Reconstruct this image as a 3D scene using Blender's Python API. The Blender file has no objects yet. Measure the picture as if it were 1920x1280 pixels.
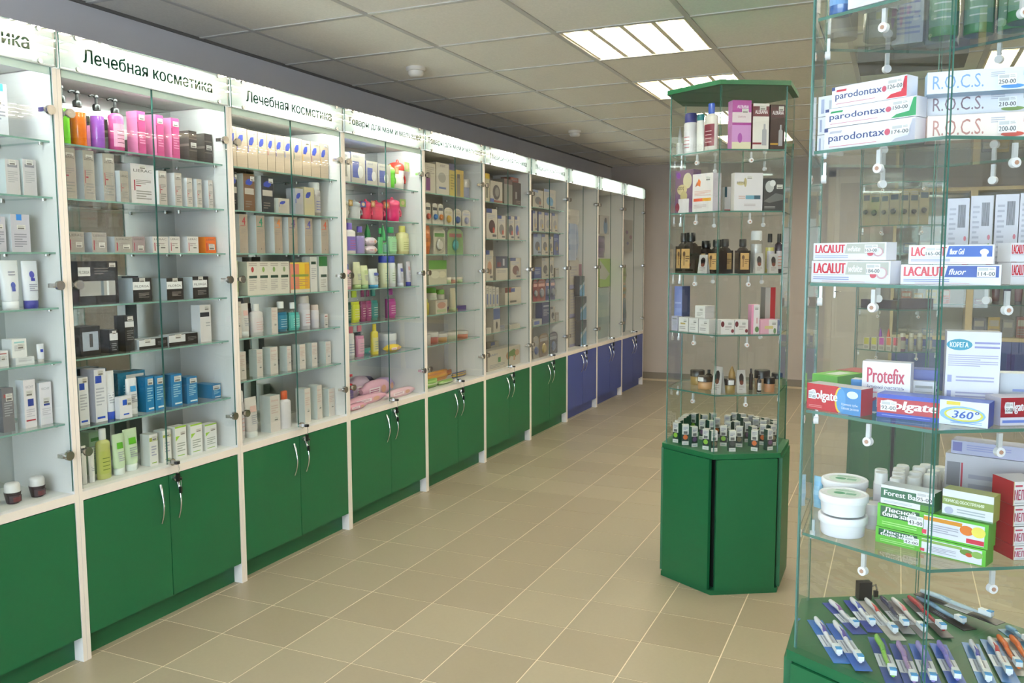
import bpy, bmesh, math, random
from mathutils import Vector, Matrix
from mathutils.geometry import tessellate_polygon
random.seed(7)
S = bpy.context.scene
COL = S.collection
# ------------------------------------------------------------------ camera, world, exposure
cam_data = bpy.data.cameras.new('camera'); cam = bpy.data.objects.new('camera', cam_data); COL.objects.link(cam)
cam_data.sensor_width = 36.0; cam_data.lens = 1597.4/1920*36; cam_data.clip_start = .02
PITCH, YAW, ROLL = -0.09765, 0.42499, -0.00309
fw = Vector((-math.sin(YAW)*math.cos(PITCH), math.cos(YAW)*math.cos(PITCH), math.sin(PITCH)))
ri = Vector((math.cos(YAW), math.sin(YAW), 0)); upv = ri.cross(fw)
ri2 = ri*math.cos(ROLL)+upv*math.sin(ROLL); up2 = upv*math.cos(ROLL)-ri*math.sin(ROLL)
cam.matrix_world = Matrix(((ri2.x, up2.x, -fw.x, 2.5646), (ri2.y, up2.y, -fw.y, -2.0149), (ri2.z, up2.z, -fw.z, 1.4120), (0, 0, 0, 1)))
S.camera = cam
W_ = bpy.data.worlds.new('world'); S.world = W_; W_.use_nodes = True
W_.node_tree.nodes['Background'].inputs[0].default_value = (.75, .85, 1, 1)
W_.node_tree.nodes['Background'].inputs[1].default_value = WORLD_STRENGTH = 5.5
S.view_settings.view_transform = 'Standard'; S.view_settings.look = 'None'
S.view_settings.exposure = 0.9; S.view_settings.gamma = 1.0
S.cycles.use_denoising = True
S.cycles.max_bounces = 8; S.cycles.transparent_max_bounces = 48; S.cycles.diffuse_bounces = 3; S.cycles.glossy_bounces = 4
S.cycles.use_adaptive_sampling = True; S.cycles.adaptive_threshold = .03
S.cycles.caustics_reflective = False; S.cycles.caustics_refractive = False; S.cycles.sample_clamp_indirect = 6.0
# daylight portal over the shop window behind the camera
pd = bpy.data.lights.new('window_portal', 'AREA'); pd.shape = 'RECTANGLE'; pd.size = 4.6; pd.size_y = 2.1; pd.cycles.is_portal = True
po = bpy.data.objects.new('window_portal', pd); COL.objects.link(po); po.location = (2.1, -4.19, 1.3); po.rotation_euler = (math.radians(90), 0, math.radians(180))
LAMP = 36.0      # ceiling fluorescent tubes
CABL = 38.0       # lamps behind the cabinets' front edge
SIGN = 11.0      # light-box tubes
H = 2.466        # ceiling height
# ------------------------------------------------------------------ materials
MATS = {}
def lin(c):
    if isinstance(c, str):
        c = c.lstrip('#')
        if len(c) == 3: c = ''.join(x+x for x in c)
        c = [int(c[i:i+2], 16)/255 for i in (0, 2, 4)]
    return tuple((x/12.92 if x <= .04045 else ((x+.055)/1.055)**2.4) for x in c)+(1,)
def P(col, rough=.5, metal=0., noise=0., scale=40., bump=0., spec=.5, trans=0., alpha=1., emit=0.):
    key = (str(col), rough, metal, noise, scale, bump, spec, trans, alpha, emit)
    if key in MATS: return MATS[key]
    m = bpy.data.materials.new('paint_'+str(col).strip('#')); m.use_nodes = True; nt = m.node_tree; b = nt.nodes['Principled BSDF']
    b.inputs['Base Color'].default_value = lin(col); b.inputs['Roughness'].default_value = rough; b.inputs['Metallic'].default_value = metal
    b.inputs['Specular IOR Level'].default_value = spec
    if trans: b.inputs['Transmission Weight'].default_value = trans
    if alpha < 1: b.inputs['Alpha'].default_value = alpha
    if emit:
        b.inputs['Emission Color'].default_value = lin(col); b.inputs['Emission Strength'].default_value = emit
    if noise or bump:
        tc = nt.nodes.new('ShaderNodeTexCoord'); nz = nt.nodes.new('ShaderNodeTexNoise'); nz.inputs['Scale'].default_value = scale; nz.inputs['Detail'].default_value = 4
        nt.links.new(tc.outputs['Object'], nz.inputs['Vector'])
        if noise:
            mx = nt.nodes.new('ShaderNodeMix'); mx.data_type = 'RGBA'; c = lin(col)
            mx.inputs[6].default_value = tuple(x*(1-noise) for x in c[:3])+(1,); mx.inputs[7].default_value = tuple(min(1, x*(1+noise)) for x in c[:3])+(1,)
            nt.links.new(nz.outputs['Fac'], mx.inputs[0]); nt.links.new(mx.outputs[2], b.inputs['Base Color'])
        if bump:
            bp = nt.nodes.new('ShaderNodeBump'); bp.inputs['Strength'].default_value = bump; bp.inputs['Distance'].default_value = .002
            nt.links.new(nz.outputs['Fac'], bp.inputs['Height']); nt.links.new(bp.outputs['Normal'], b.inputs['Normal'])
    MATS[key] = m; return m
def glassmat(name, tint, ior=1.75, rough=0.0):
    if name in MATS: return MATS[name]
    m = bpy.data.materials.new(name); m.use_nodes = True; nt = m.node_tree; nt.nodes.clear()
    out = nt.nodes.new('ShaderNodeOutputMaterial'); mix = nt.nodes.new('ShaderNodeMixShader'); tr = nt.nodes.new('ShaderNodeBsdfTransparent'); gl = nt.nodes.new('ShaderNodeBsdfGlossy')
    fr = nt.nodes.new('ShaderNodeFresnel'); fr.inputs['IOR'].default_value = ior; ge = nt.nodes.new('ShaderNodeNewGeometry')
    iv = nt.nodes.new('ShaderNodeMath'); iv.operation = 'SUBTRACT'; iv.inputs[0].default_value = 1
    ml = nt.nodes.new('ShaderNodeMath'); ml.operation = 'MULTIPLY'
    nt.links.new(ge.outputs['Backfacing'], iv.inputs[1]); nt.links.new(fr.outputs[0], ml.inputs[0]); nt.links.new(iv.outputs[0], ml.inputs[1])
    tr.inputs[0].default_value = tuple(tint)+(1,); gl.inputs['Roughness'].default_value = rough; gl.inputs[0].default_value = (1, 1, 1, 1)
    nt.links.new(ml.outputs[0], mix.inputs[0]); nt.links.new(tr.outputs[0], mix.inputs[1]); nt.links.new(gl.outputs[0], mix.inputs[2]); nt.links.new(mix.outputs[0], out.inputs[0])
    MATS[name] = m; return m
def translucent(name, col, fac=.6, transp=0.):
    if name in MATS: return MATS[name]
    m = bpy.data.materials.new(name); m.use_nodes = True; nt = m.node_tree; nt.nodes.clear()
    out = nt.nodes.new('ShaderNodeOutputMaterial'); mix = nt.nodes.new('ShaderNodeMixShader'); d = nt.nodes.new('ShaderNodeBsdfDiffuse'); t = nt.nodes.new('ShaderNodeBsdfTransparent' if transp else 'ShaderNodeBsdfTranslucent')
    d.inputs[0].default_value = lin(col); t.inputs[0].default_value = (1, 1, 1, 1) if transp else lin(col); mix.inputs[0].default_value = transp or fac
    nt.links.new(d.outputs[0], mix.inputs[1]); nt.links.new(t.outputs[0], mix.inputs[2]); nt.links.new(mix.outputs[0], out.inputs[0])
    MATS[name] = m; return m
def emitter(name, col, st):
    if name in MATS: return MATS[name]
    m = bpy.data.materials.new(name); m.use_nodes = True; nt = m.node_tree; nt.nodes.clear()
    out = nt.nodes.new('ShaderNodeOutputMaterial'); e = nt.nodes.new('ShaderNodeEmission'); e.inputs[0].default_value = tuple(col)+(1,); e.inputs[1].default_value = st
    nt.links.new(e.outputs[0], out.inputs[0]); MATS[name] = m; return m
GLASS = glassmat('clear_glass', (.97, .985, .975), 1.55); SHELFG = glassmat('shelf_glass', (.95, .98, .965), 1.55); PANEG = glassmat('tower_glass', (.965, .985, .975), 1.66); EDGE = P('#4a786c', .25)
EDGE_L = P('#7fa89c', .2); EDGE_D = P('#38645a', .2); FILM = glassmat('clear_film', (.97, .97, .97), 1.5, .08)
WHITE = P('#e9e7e4', .45); CREAM = P('#e6ddd0', .5); GREEN = P('#125e38', .42, noise=.05, scale=60, bump=.05); GREEN_D = P('#0d4f30', .5)
BLUE = P('#3a4a8c', .42, noise=.05, scale=60); CHROME = P('#d8d8d8', .12, 1.); BLACK = P('#0c0c0d', .35); STEEL = P('#bdbab4', .22, 1.)
MIRROR = P('#cfd3d0', .02, 1.); WALL = P('#e6e4e8', .85, noise=.03, scale=5, bump=.1); WALLF = P('#c2b8b0', .85, noise=.03, scale=5)
TRANSL = glassmat('clear_plastic', (.9, .93, .95), 1.5, .1)
# ------------------------------------------------------------------ mesh helpers
class MB:
    def __init__(s): s.v = []; s.f = []; s.m = []; s.mats = []; s.sm = []
    def mi(s, m):
        if m not in s.mats: s.mats.append(m)
        return s.mats.index(m)
    def face(s, pts, m, smooth=False):
        n = len(s.v); s.v += [tuple(p) for p in pts]; s.f.append(tuple(range(n, n+len(pts)))); s.m.append(s.mi(m)); s.sm.append(smooth); return s
    def mesh(s, vs, fs, m, smooth=False):
        n = len(s.v); s.v += [tuple(p) for p in vs]
        for f in fs: s.f.append(tuple(n+i for i in f)); s.m.append(s.mi(m)); s.sm.append(smooth)
        return s
    def box(s, x0, y0, z0, x1, y1, z1, m, side=None, top=None, front=None):
        v = [(x0, y0, z0), (x1, y0, z0), (x1, y1, z0), (x0, y1, z0), (x0, y0, z1), (x1, y0, z1), (x1, y1, z1), (x0, y1, z1)]
        side = side or m; top = top or m; front = front or m
        for f, mm in (((0, 3, 2, 1), m), ((4, 5, 6, 7), top), ((0, 1, 5, 4), side), ((2, 3, 7, 6), side), ((1, 2, 6, 5), front), ((3, 0, 4, 7), m)): s.mesh([v[i] for i in f], [(0, 1, 2, 3)], mm)
        return s
    def prism(s, poly, z0, z1, m, side=None):
        n = len(poly); s.mesh([(x, y, z0) for x, y in poly][::-1], [tuple(range(n))], m); s.mesh([(x, y, z1) for x, y in poly], [tuple(range(n))], m)
        for i in range(n):
            a, b = poly[i], poly[(i+1) % n]; s.mesh([(a[0], a[1], z0), (b[0], b[1], z0), (b[0], b[1], z1), (a[0], a[1], z1)], [(0, 1, 2, 3)], side or m)
        return s
    def lathe(s, prof, m, n=16, sx=1., sy=1., ox=0, oy=0, caps=True):
        vs = []; fs = []
        for r, z in prof:
            for k in range(n): a = 2*math.pi*k/n; vs.append((ox+r*sx*math.cos(a), oy+r*sy*math.sin(a), z))
        for i in range(len(prof)-1):
            for k in range(n): fs.append((i*n+k, i*n+(k+1) % n, (i+1)*n+(k+1) % n, (i+1)*n+k))
        s.mesh(vs, fs, m, True)
        if caps:
            s.mesh(vs[:n][::-1], [tuple(range(n))], m); s.mesh(vs[-n:], [tuple(range(n))], m)
        return s
    def tube(s, pts, r, m, n=8):
        pts = [Vector(p) for p in pts]; vs = []; fs = []
        for i, p in enumerate(pts):
            t = (pts[min(i+1, len(pts)-1)]-pts[max(i-1, 0)]).normalized(); a = t.orthogonal().normalized()
            if i: a = (pa-t*pa.dot(t)).normalized()
            pa = a; b = t.cross(a); rr = r[i] if isinstance(r, (list, tuple)) else r
            for k in range(n): q = 2*math.pi*k/n; vs.append(p+(a*math.cos(q)+b*math.sin(q))*rr)
        for i in range(len(pts)-1):
            for k in range(n): fs.append((i*n+k, i*n+(k+1) % n, (i+1)*n+(k+1) % n, (i+1)*n+k))
        s.mesh(vs, fs, m, True); s.mesh(vs[:n][::-1], [tuple(range(n))], m); s.mesh(vs[-n:], [tuple(range(n))], m); return s
    def cyl(s, a, b, r, m, n=12): return s.tube([a, b], r, m, n)
    def data(s, name):
        me = bpy.data.meshes.new(name); me.from_pydata(s.v, [], s.f)
        for m in s.mats: me.materials.append(m)
        me.polygons.foreach_set('material_index', s.m); me.polygons.foreach_set('use_smooth', s.sm); me.update(); return me
    def obj(s, name, parent=None, loc=(0, 0, 0), rz=0, **kw): return link(name, s.data(name), parent, loc, rz, **kw)
def link(name, data, parent=None, loc=(0, 0, 0), rz=0, label=None, cat=None, group=None, kind=None, rot=None, scale=None):
    o = bpy.data.objects.new(name, data); COL.objects.link(o)
    if parent: o.parent = parent
    o.location = loc; o.rotation_euler = rot or (0, 0, rz)
    if scale: o.scale = scale
    for k, v in (('label', label), ('category', cat), ('group', group), ('kind', kind)):
        if v: o[k] = v
    return o
def thing(name, label, cat, loc=(0, 0, 0), rz=0, group=None): return link(name, None, None, loc, rz, label, cat, group)
# ------------------------------------------------------------------ lettering (flat glyph meshes)
TXT = {}
def glyphs(text, bold=0., wx=1., shear=0.):
    key = (text, bold, wx, shear)
    if key in TXT: return TXT[key]
    cu = bpy.data.curves.new('glyphs', 'FONT'); cu.body = text; cu.size = 1; cu.resolution_u = 2; cu.fill_mode = 'NONE'; cu.shear = shear
    o = bpy.data.objects.new('glyphs', cu); COL.objects.link(o); dg = bpy.context.evaluated_depsgraph_get(); dg.update()
    ev = o.evaluated_get(dg); me = ev.to_mesh(); pts = [(v.co.x*wx, v.co.y) for v in me.vertices]; nb = {}
    for e in me.edges:
        p, q = e.vertices; nb.setdefault(p, []).append(q); nb.setdefault(q, []).append(p)
    ev.to_mesh_clear(); bpy.data.objects.remove(o); bpy.data.curves.remove(cu)
    seen = set(); loops = []
    for i in range(len(pts)):
        if i in seen or i not in nb: continue
        lp = [i]; seen.add(i); j = i+1 if i+1 in nb[i] else nb[i][0]
        while j not in seen: lp.append(j); seen.add(j); j = ([q for q in nb[j] if q not in seen] or [i])[0]
        if len(lp) > 2: loops.append(lp)
    area = lambda lp: sum(pts[lp[k-1]][0]*pts[lp[k]][1]-pts[lp[k]][0]*pts[lp[k-1]][1] for k in range(len(lp)))
    def within(p, lp):
        c = False
        for k in range(len(lp)):
            (ax, ay), (bx_, by) = pts[lp[k-1]], pts[lp[k]]
            if (ay > p[1]) != (by > p[1]) and p[0] < (bx_-ax)*(p[1]-ay)/(by-ay)+ax: c = not c
        return c
    vs = list(pts); fs = []; ar = [area(l) for l in loops]
    isin = [any(abs(ar[b]) > abs(ar[a]) and ar[a]*ar[b] < 0 and within(pts[loops[a][0]], loops[b]) for b in range(len(loops)) if b != a) for a in range(len(loops))]
    outs = [l for l, q in zip(loops, isin) if not q]; holes = [l for l, q in zip(loops, isin) if q]
    for ol in outs:
        hl = [h for h in holes if within(pts[h[0]], ol)]; idx = [i for l in [ol]+hl for i in l]
        for tri in tessellate_polygon([[Vector((pts[i][0], pts[i][1], 0)) for i in l] for l in [ol]+hl]):
            f = tuple(idx[i] for i in tri); (ax, ay), (bx_, by), (cx, cy) = (pts[i] for i in f)
            fs.append(f if (bx_-ax)*(cy-ay)-(cx-ax)*(by-ay) > 0 else f[::-1])
    used = sorted({i for f in fs for i in f}); mp = {i: n for n, i in enumerate(used)}; vs = [pts[i] for i in used]; fs = [tuple(mp[i] for i in f) for f in fs]
    x0 = min(v[0] for v in vs); x1 = max(v[0] for v in vs); y1 = max(v[1] for v in vs); y0 = min(v[1] for v in vs)
    vs = [((x-x0)/(x1-x0), (y-y0)/(y1-y0)) for x, y in vs]; TXT[key] = (vs, fs, (x1-x0)/(y1-y0)); return TXT[key]
def put_text(mb, text, O, U, V, u0, v0, u1, v1, m, bold=0., shear=0.):
    """write text into the rectangle u0..u1, v0..v1 of the plane O + u*U + v*V"""
    vs, fs, asp = glyphs(text, bold, 1., shear); O, U, V = Vector(O), Vector(U), Vector(V)
    mb.mesh([O+U*(u0+(u1-u0)*x)+V*(v0+(v1-v0)*y) for x, y in vs], fs, m)
# ------------------------------------------------------------------ room shell
XW, XR, YB, YF = -.545, 4.75, -4.2, 7.7
floor = MB().box(XW, YB, -.05, XR, YF, -.0012, P('#e2d6bd', .8, noise=.05)).obj('floor', kind='structure')
tmat = [P(c, .34, noise=.045, scale=70, bump=.02) for c in ('#9a917b', '#978d77', '#9e957e')]
TX, TY, OX, OY = .2931, .2868, .2800, .0736
tile_mesh = []
for m in tmat: tile_mesh.append(MB().box(-TX/2+.0022, -TY/2+.0022, -.006, TX/2-.0022, TY/2-.0022, 0, m).data('floor_tile'))
near = []; far = []
for i in range(-3, 16):
    for j in range(-15, 27):
        cx, cy = OX+TX*(i+.5), OY+TY*(j+.5)
        if cx < XW+.1 or cx > XR-.1 or cy > YF-.1 or cy < YB+.1: continue
        v = Vector((cx, cy, 0))-cam.location; z = v.dot(fw)
        vis = z > .5 and abs(v.dot(ri)/z) < .68 and -.62 < v.dot(up2)/z and cx > -.08
        (near if vis else far).append((z, cx, cy))
near.sort()
far += near[300:]; near = near[:300]
for k, (z, cx, cy) in enumerate(near): link('floor_tile', tile_mesh[(k*7) % 3], floor, (cx, cy, 0))
mb = MB()
for z, cx, cy in far: mb.box(cx-TX/2+.0022, cy-TY/2+.0022, -.006, cx+TX/2-.0022, cy+TY/2-.0022, 0, tmat[0])
mb.obj('floor_tile_field', floor, kind='stuff')
MB().box(XW-.1, YB, -.05, XW, YF+.1, H+.1, WALL).obj('wall_left', kind='structure')
MB().box(XW-.1, YF, -.05, XR+.1, YF+.1, H+.1, WALLF).obj('wall_back', kind='structure')
MB().box(XR, YB, -.05, XR+.1, YF, H+.1, P('#857b70', .8, noise=.03, scale=5)).obj('wall_right', kind='structure')
X0, X1, Z0, Z1 = -.2, 4.4, .25, 2.35
MB().box(XW-.1, YB-.1, -.05, X0, YB, H+.1, WALLF).box(X0, YB-.1, -.05, X1, YB, Z0, WALLF).box(X0, YB-.1, Z1, X1, YB, H+.1, WALLF).box(X1, YB-.1, -.05, XR+.1, YB, H+.1, WALLF).obj('wall_front', kind='structure')
wf = MB().box(X0, YB-.08, Z0, X1, YB-.02, Z0+.06, WHITE).box(X0, YB-.08, Z1-.06, X1, YB-.02, Z1, WHITE).box(X0, YB-.08, Z0+.06, X0+.06, YB-.02, Z1-.06, WHITE).box(X1-.06, YB-.08, Z0+.06, X1, YB-.02, Z1-.06, WHITE).box(2.07, YB-.08, Z0+.06, 2.13, YB-.02, Z1-.06, WHITE).obj('window_1', kind='structure')
for a, b in ((X0+.06, 2.07), (2.13, X1-.06)): MB().box(a, YB-.055, Z0+.06, b, YB-.049, Z1-.06, GLASS).obj('pane', wf)
MB().box(XW, YF-.014, 0, 2.0, YF, .075, P('#7d766b', .5)).box(2.75, YF-.014, 0, XR, YF, .075, P('#7d766b', .5)).obj('baseboard_back', kind='structure')
# ceiling: slab, grid bars, lay-in tiles
ceil = MB().box(XW, YB, H+.05, XR, YF, H+.1, P('#8d8a86', .9)).obj('ceiling', kind='structure')
GX, GY, GP = -.2157, 1.2151, .63
xs = [GX+GP*i for i in range(0, 8)]; ys = [GY+GP*j for j in range(-8, 11)]
LIGHTS = [(i, j) for i in (2, 5) for j in (-3, -1, 1, 3, 5, 7)]
tm = P('#f3efe6', .9, noise=.10, scale=110, bump=.25); barm = P('#c9c6c0', .28, .15)
tile_data = {}
edges_x = [XW]+[x for x in xs if x < XR]+[XR]; edges_y = [YB]+[y for y in ys if YB < y < YF]+[YF]
for a in range(len(edges_x)-1):
    for b in range(len(edges_y)-1):
        x0, x1, y0, y1 = edges_x[a], edges_x[a+1], edges_y[b], edges_y[b+1]
        i = round((x0-GX)/GP); j = round((y0-GY)/GP)
        if (i, j) in LIGHTS and abs(x1-x0-GP) < .01 and abs(y1-y0-GP) < .01: continue
        k = (round(x1-x0, 3), round(y1-y0, 3))
        if k not in tile_data: tile_data[k] = MB().box(-k[0]/2+.006, -k[1]/2+.006, .004, k[0]/2-.006, k[1]/2-.006, .02, tm).data('ceiling_tile')
        link('ceiling_tile', tile_data[k], ceil, ((x0+x1)/2, (y0+y1)/2, H))
for x in edges_x[1:-1]: MB().box(x-.012, YB, H-.001, x+.012, YF, H+.006, barm).obj('ceiling_grid_bar', ceil)
for y in edges_y[1:-1]:
    for a in range(len(edges_x)-1): MB().box(edges_x[a]+.012, y-.012, H-.0005, edges_x[a+1]-.012, y+.012, H+.006, barm).obj('ceiling_grid_bar', ceil)
MB().box(XW, YB, H-.008, XW+.012, YF, H+.004, P('#777470', .6)).obj('trim_1', kind='structure')
# recessed four-tube louvre lights
refl = P('#f1ead6', .25, .0); louv = P('#efe4c8', .4); tubem = emitter('lamp_tube', (1., .93, .80), LAMP)
hs = GP/2-.016
body = MB()
body.face([(-hs, -hs, .045), (-hs, hs, .045), (hs, hs, .045), (hs, -hs, .045)], refl)
for a, b in (((-hs, -hs), (hs, -hs)), ((hs, -hs), (hs, hs)), ((hs, hs), (-hs, hs)), ((-hs, hs), (-hs, -hs))): body.face([(a[0], a[1], 0), (b[0], b[1], 0), (b[0], b[1], .045), (a[0], a[1], .045)], refl)
body_d = body.data('lamp_housing')
tube_d = MB().cyl((0, -.27, .022), (0, .27, .022), .011, tubem, 6).data('lamp_tube')
lv = MB()
for k in range(5):
    x = -hs+2*hs*k/4; lv.face([(x-.012, -hs, .004), (x-.002, -hs, .02), (x-.002, hs, .02), (x-.012, hs, .004)], louv).face([(x+.012, -hs, .004), (x+.012, hs, .004), (x+.002, hs, .02), (x+.002, -hs, .02)], louv).face([(x-.012, -hs, .004), (x-.012, hs, .004), (x+.012, hs, .004), (x+.012, -hs, .004)], louv)
blade_d = lv.data('louvre')
cross_d = MB().box(-.058, -.0006, .002, .058, .0006, .010, louv).data('cross_blade')
for n, (i, j) in enumerate(LIGHTS):
    o = thing('ceiling_light', 'lit recessed four-tube ceiling light, %s in the %s row of lights' % (('first', 'second', 'third', 'fourth', 'fifth', 'sixth', 'seventh', 'eighth')[n % 6], ('cabinet-side', 'far-side')[n//6]), 'ceiling light', (GX+GP*(i+.5), GY+GP*(j+.5), H), 0, 'recessed ceiling lights')
    link('lamp_housing', body_d, o); link('louvre', blade_d, o); [link('cross_blade', cross_d, o, (-hs+2*hs*(k+.5)/4, -hs+2*hs*(q+.5)/8, 0)) for k in range(4) for q in range(8)]
    for k in range(4): link('lamp_tube', tube_d, o, (-hs+2*hs*(k+.5)/4, 0, 0))
# smoke detectors, hanging box
for n, (x, y) in enumerate(((.07, 2.21), (.05, 4.83))):
    o = thing('smoke_detector', 'white round smoke detector on ceiling tiles, %s the glass-fronted cabinets' % ('nearer one above' if n == 0 else 'farther one above'), 'smoke detector', (x, y, H), 0, 'smoke detectors')
    MB().lathe([(.055, .004), (.055, -.012), (.048, -.016)], P('#d8d2c8', .5), 24).obj('detector_base', o)
    MB().lathe([(.043, -.016), (.043, -.032), (.034, -.044), (.01, -.047)], P('#e2dcd2', .45), 24).obj('detector_head', o)
o = thing('ceiling_unit', 'dark grey box mounted under the ceiling behind the glass display', 'ceiling unit', (2.585, 2.75, 0), 0)
MB().box(-.25, 0, H-.075, .25, .35, H, P('#5c574f', .6)).obj('unit_body', o); MB().box(-.25, -.004, H-.077, -.085, 0, H-.005, P('#6a655c', .55)).obj('unit_panel', o); MB().box(-.082, -.004, H-.077, .083, 0, H-.005, P('#6a655c', .55)).obj('unit_panel', o); MB().box(.086, -.004, H-.077, .25, 0, H-.005, P('#6a655c', .55)).obj('unit_panel', o)
# ------------------------------------------------------------------ wall cabinets
UW, DEP = .79974, .32
SHELVES = [1.805, 1.62, 1.436, 1.25, 1.066, .878]
Z_BOT, Z_G0, Z_G1 = .605, .612, 2.043
ORD = ['first', 'second', 'third', 'fourth', 'fifth', 'sixth', 'seventh', 'eighth', 'ninth', 'tenth', 'eleventh', 'twelfth', 'thirteenth', 'fourteenth', 'fifteenth', 'sixteenth', 'seventeenth', 'eighteenth', 'nineteenth', 'twentieth']
ORD += ['twenty-'+q for q in ORD[:9]]+['thirtieth']+['thirty-'+q for q in ORD[:9]]
SIGNTEXT = ['Лечебная косметика']*3+['Товары для мам и малышей']*2+['Медицинская техника']*2+['']*3
side_d = MB().box(-DEP, 0, 0, 0, .0155, 2.04, WHITE, front=CREAM).data('side_panel')
knob_d = MB().cyl((.004, 0, 0), (.016, 0, 0), .016, STEEL, 16).box(-.022, -.02, -.007, .004, .006, .007, CHROME).cyl((-.012, .016, -.014), (-.012, .016, .014), .006, CHROME, 8).data('hinge')
hpts = [(.004+.028*math.sin(math.pi*t/10), -.012*math.sin(math.pi*t/10), -.075*t/10*2) for t in range(11)]
handle_d = MB().tube(hpts, [.0062, .0062, .005, .0042, .0038, .0036, .0036, .0036, .0036, .0036, .004], CHROME, 8).data('handle')
pin_d = MB().cyl((0, 0, -.010), (0, 0, -.002), .007, STEEL, 8).data('shelf_pin')
lockk = MB().cyl((0, 0, 0), (.012, 0, 0), .011, CHROME, 14)
lock_d = lockk.data('lock')
keyb = MB().box(.012, -.0012, -.006, .022, .0012, .006, CHROME).lathe([(.009, -.004), (.009, .004)], BLACK, 10, ox=.03).tube([(.03, .004, -.004), (.031, .006, -.02), (.029, .004, -.032)], .0012, STEEL, 5).box(.024, -.002, -.058, .034, .006, -.032, BLACK)
key_d = keyb.data('key')
signlet = P('#0e5a3c', .4)
dg = UW-.034
shelf_d = MB().box(-.295, -dg/2, -.003, -.028, dg/2, .003, SHELFG, side=EDGE_L, front=EDGE_L).data('shelf')
gdoor_d = MB().box(-.007, -(dg/2-.004)/2, Z_G0+.003, -.002, (dg/2-.004)/2, Z_G1-.002, GLASS, side=EDGE_D, front=GLASS).data('glass_door')
pan = translucent('sign_panel', '#eef6f2', .55); film = translucent('sign_film', '#06402a', 0, .003)
stube = emitter('sign_tube', (.92, 1., .97), SIGN)
stube_d = MB().cyl((0, -.25, 0), (0, .25, 0), .012, stube, 6).data('sign_tube')
clamp_d = MB().cyl((0, -.33, 0), (0, .33, 0), .006, emitter('cabinet_tube', (.93, 1., .96), CABL), 6).data('cabinet_lamp')
CAB = []
for u in range(10):
    y0 = (u-1)*UW; blue = u >= 7; paint = BLUE if blue else GREEN; lit = u <= 3
    look = ('blue' if blue else 'green')
    sg = ['therapeutic cosmetics', 'therapeutic cosmetics', 'therapeutic cosmetics', 'mother and baby', 'mother and baby', 'medical devices', 'medical devices', 'blank', 'blank', 'blank'][u]
    o = thing('display_cabinet', 'white %s-doored glass display cabinet with lit sign, %s from left along the wall' % (look, ORD[u]), 'display cabinet', (0, y0, 0), 0, 'wall display cabinets')
    CAB.append(o)
    for y in (.0005, UW-.016): link('side_panel', side_d, o, (0, y, 0))
    bk = MIRROR if u <= 3 else P('#b8afa2', .5)  # unlit cabinets: their dim interior is put into this darker beige
    MB().box(-DEP, .016, .6, -DEP+.012, UW-.016, 2.04, WHITE, front=bk).obj('back_panel', o)
    MB().box(-DEP, .016, .575, 0, UW-.016, Z_BOT, WHITE, front=CREAM).obj('bottom_board', o)
    MB().box(-.062, .016, 0, -.044, UW-.016, .086, paint).obj('kick_board', o)
    MB().box(-DEP, .016, .06, -.064, UW-.016, .075, WHITE).obj('base_board', o)
    for k in (0, 1):
        a, b = (.0185, UW/2-.0016) if k == 0 else (UW/2+.0016, UW-.0185)
        d = MB().box(-.018, a, .09, -.001, b, .572, paint).obj('door', o)
        link('handle', handle_d, d, (-.001, UW/2-.046 if k == 0 else UW/2+.04, .545))
        if k == 1:
            l = link('lock', lock_d, d, (-.001, UW/2+.028, .556)); link('key', key_d, l, (0, 0, 0))
    for k in (0, 1):
        yc = .017+dg/4 if k == 0 else UW-.017-dg/4
        d = link('glass_door', gdoor_d, o, (0, yc, 0))
        for z in (1.9, 1.325, .745): link('hinge', knob_d, d, (0, (-1 if k == 0 else 1)*(dg/4-.02), z), scale=(1, 1 if k == 1 else -1, 1))
    l = link('glass_lock', lock_d, o, (-.002, UW/2+.012, .624), scale=(1.2, 1.3, 1.3)); link('key', key_d, l, (0, 0, 0))
    if not blue:
        for n, z in enumerate([1.80, 1.545, 1.254, 1.07, .885] if u == 5 else SHELVES):
            if u == 1 and n == 5: z = .821
            if u == 0 and n == 5: z = .85
            sh = link('shelf', shelf_d, o, (0, UW/2, z-.003))
            for px in (-.27, -.06):
                for py in (-dg/2+.01, dg/2-.01): link('shelf_pin', pin_d, sh, (px, py, 0))
    # light box
    zb, zt = 2.047, 2.155
    MB().box(-.10, .004, zt, .002, UW-.004, zt+.006, WHITE).box(-.105, .004, zb, -.10, UW-.004, zt, WHITE).box(-.10, .004, zb, .002, .008, zt, WHITE).box(-.10, UW-.008, zb, .002, UW-.004, zt, WHITE).obj('light_box', o)
    MB().box(-DEP, .016, 2.043, 0, UW-.016, zb, WHITE).obj('top_board', o)
    if lit:
        MB().box(-.014, .017, 2.018, -.010, UW-.017, 2.043, P('#d5e6de', .4)).obj('light_shield', o)
        link('cabinet_lamp', clamp_d, o, (-.032, UW/2, 2.034))
    p = MB().face([(.006, .013, zb+.001), (.006, UW-.013, zb+.001), (.006, UW-.013, zt-.001), (.006, .013, zt-.001)], pan).obj('sign_panel', o)
    MB().box(.0075, .006, zb-.006, .0125, UW-.006, zt+.004, GLASS, side=EDGE, top=EDGE).obj('sign_glass', o)
    link('sign_tube', stube_d, o, (-.05, UW/2, zb+.055))
    if SIGNTEXT[u]:
        t = MB(); w = {18: .60, 24: .72, 19: .62}[len(SIGNTEXT[u])]
        for q, (dy, dz) in enumerate(((0, 0), (.0016, 0), (.0032, 0), (.0008, .0009), (.0024, .0009))):
            put_text(t, SIGNTEXT[u], (.0071+.00004*q, UW/2-w/2+dy, zb+.032+dz), (0, w, 0), (0, 0, .047), 0, 0, 1, 1, film)
        t.obj('lettering', p)
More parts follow.
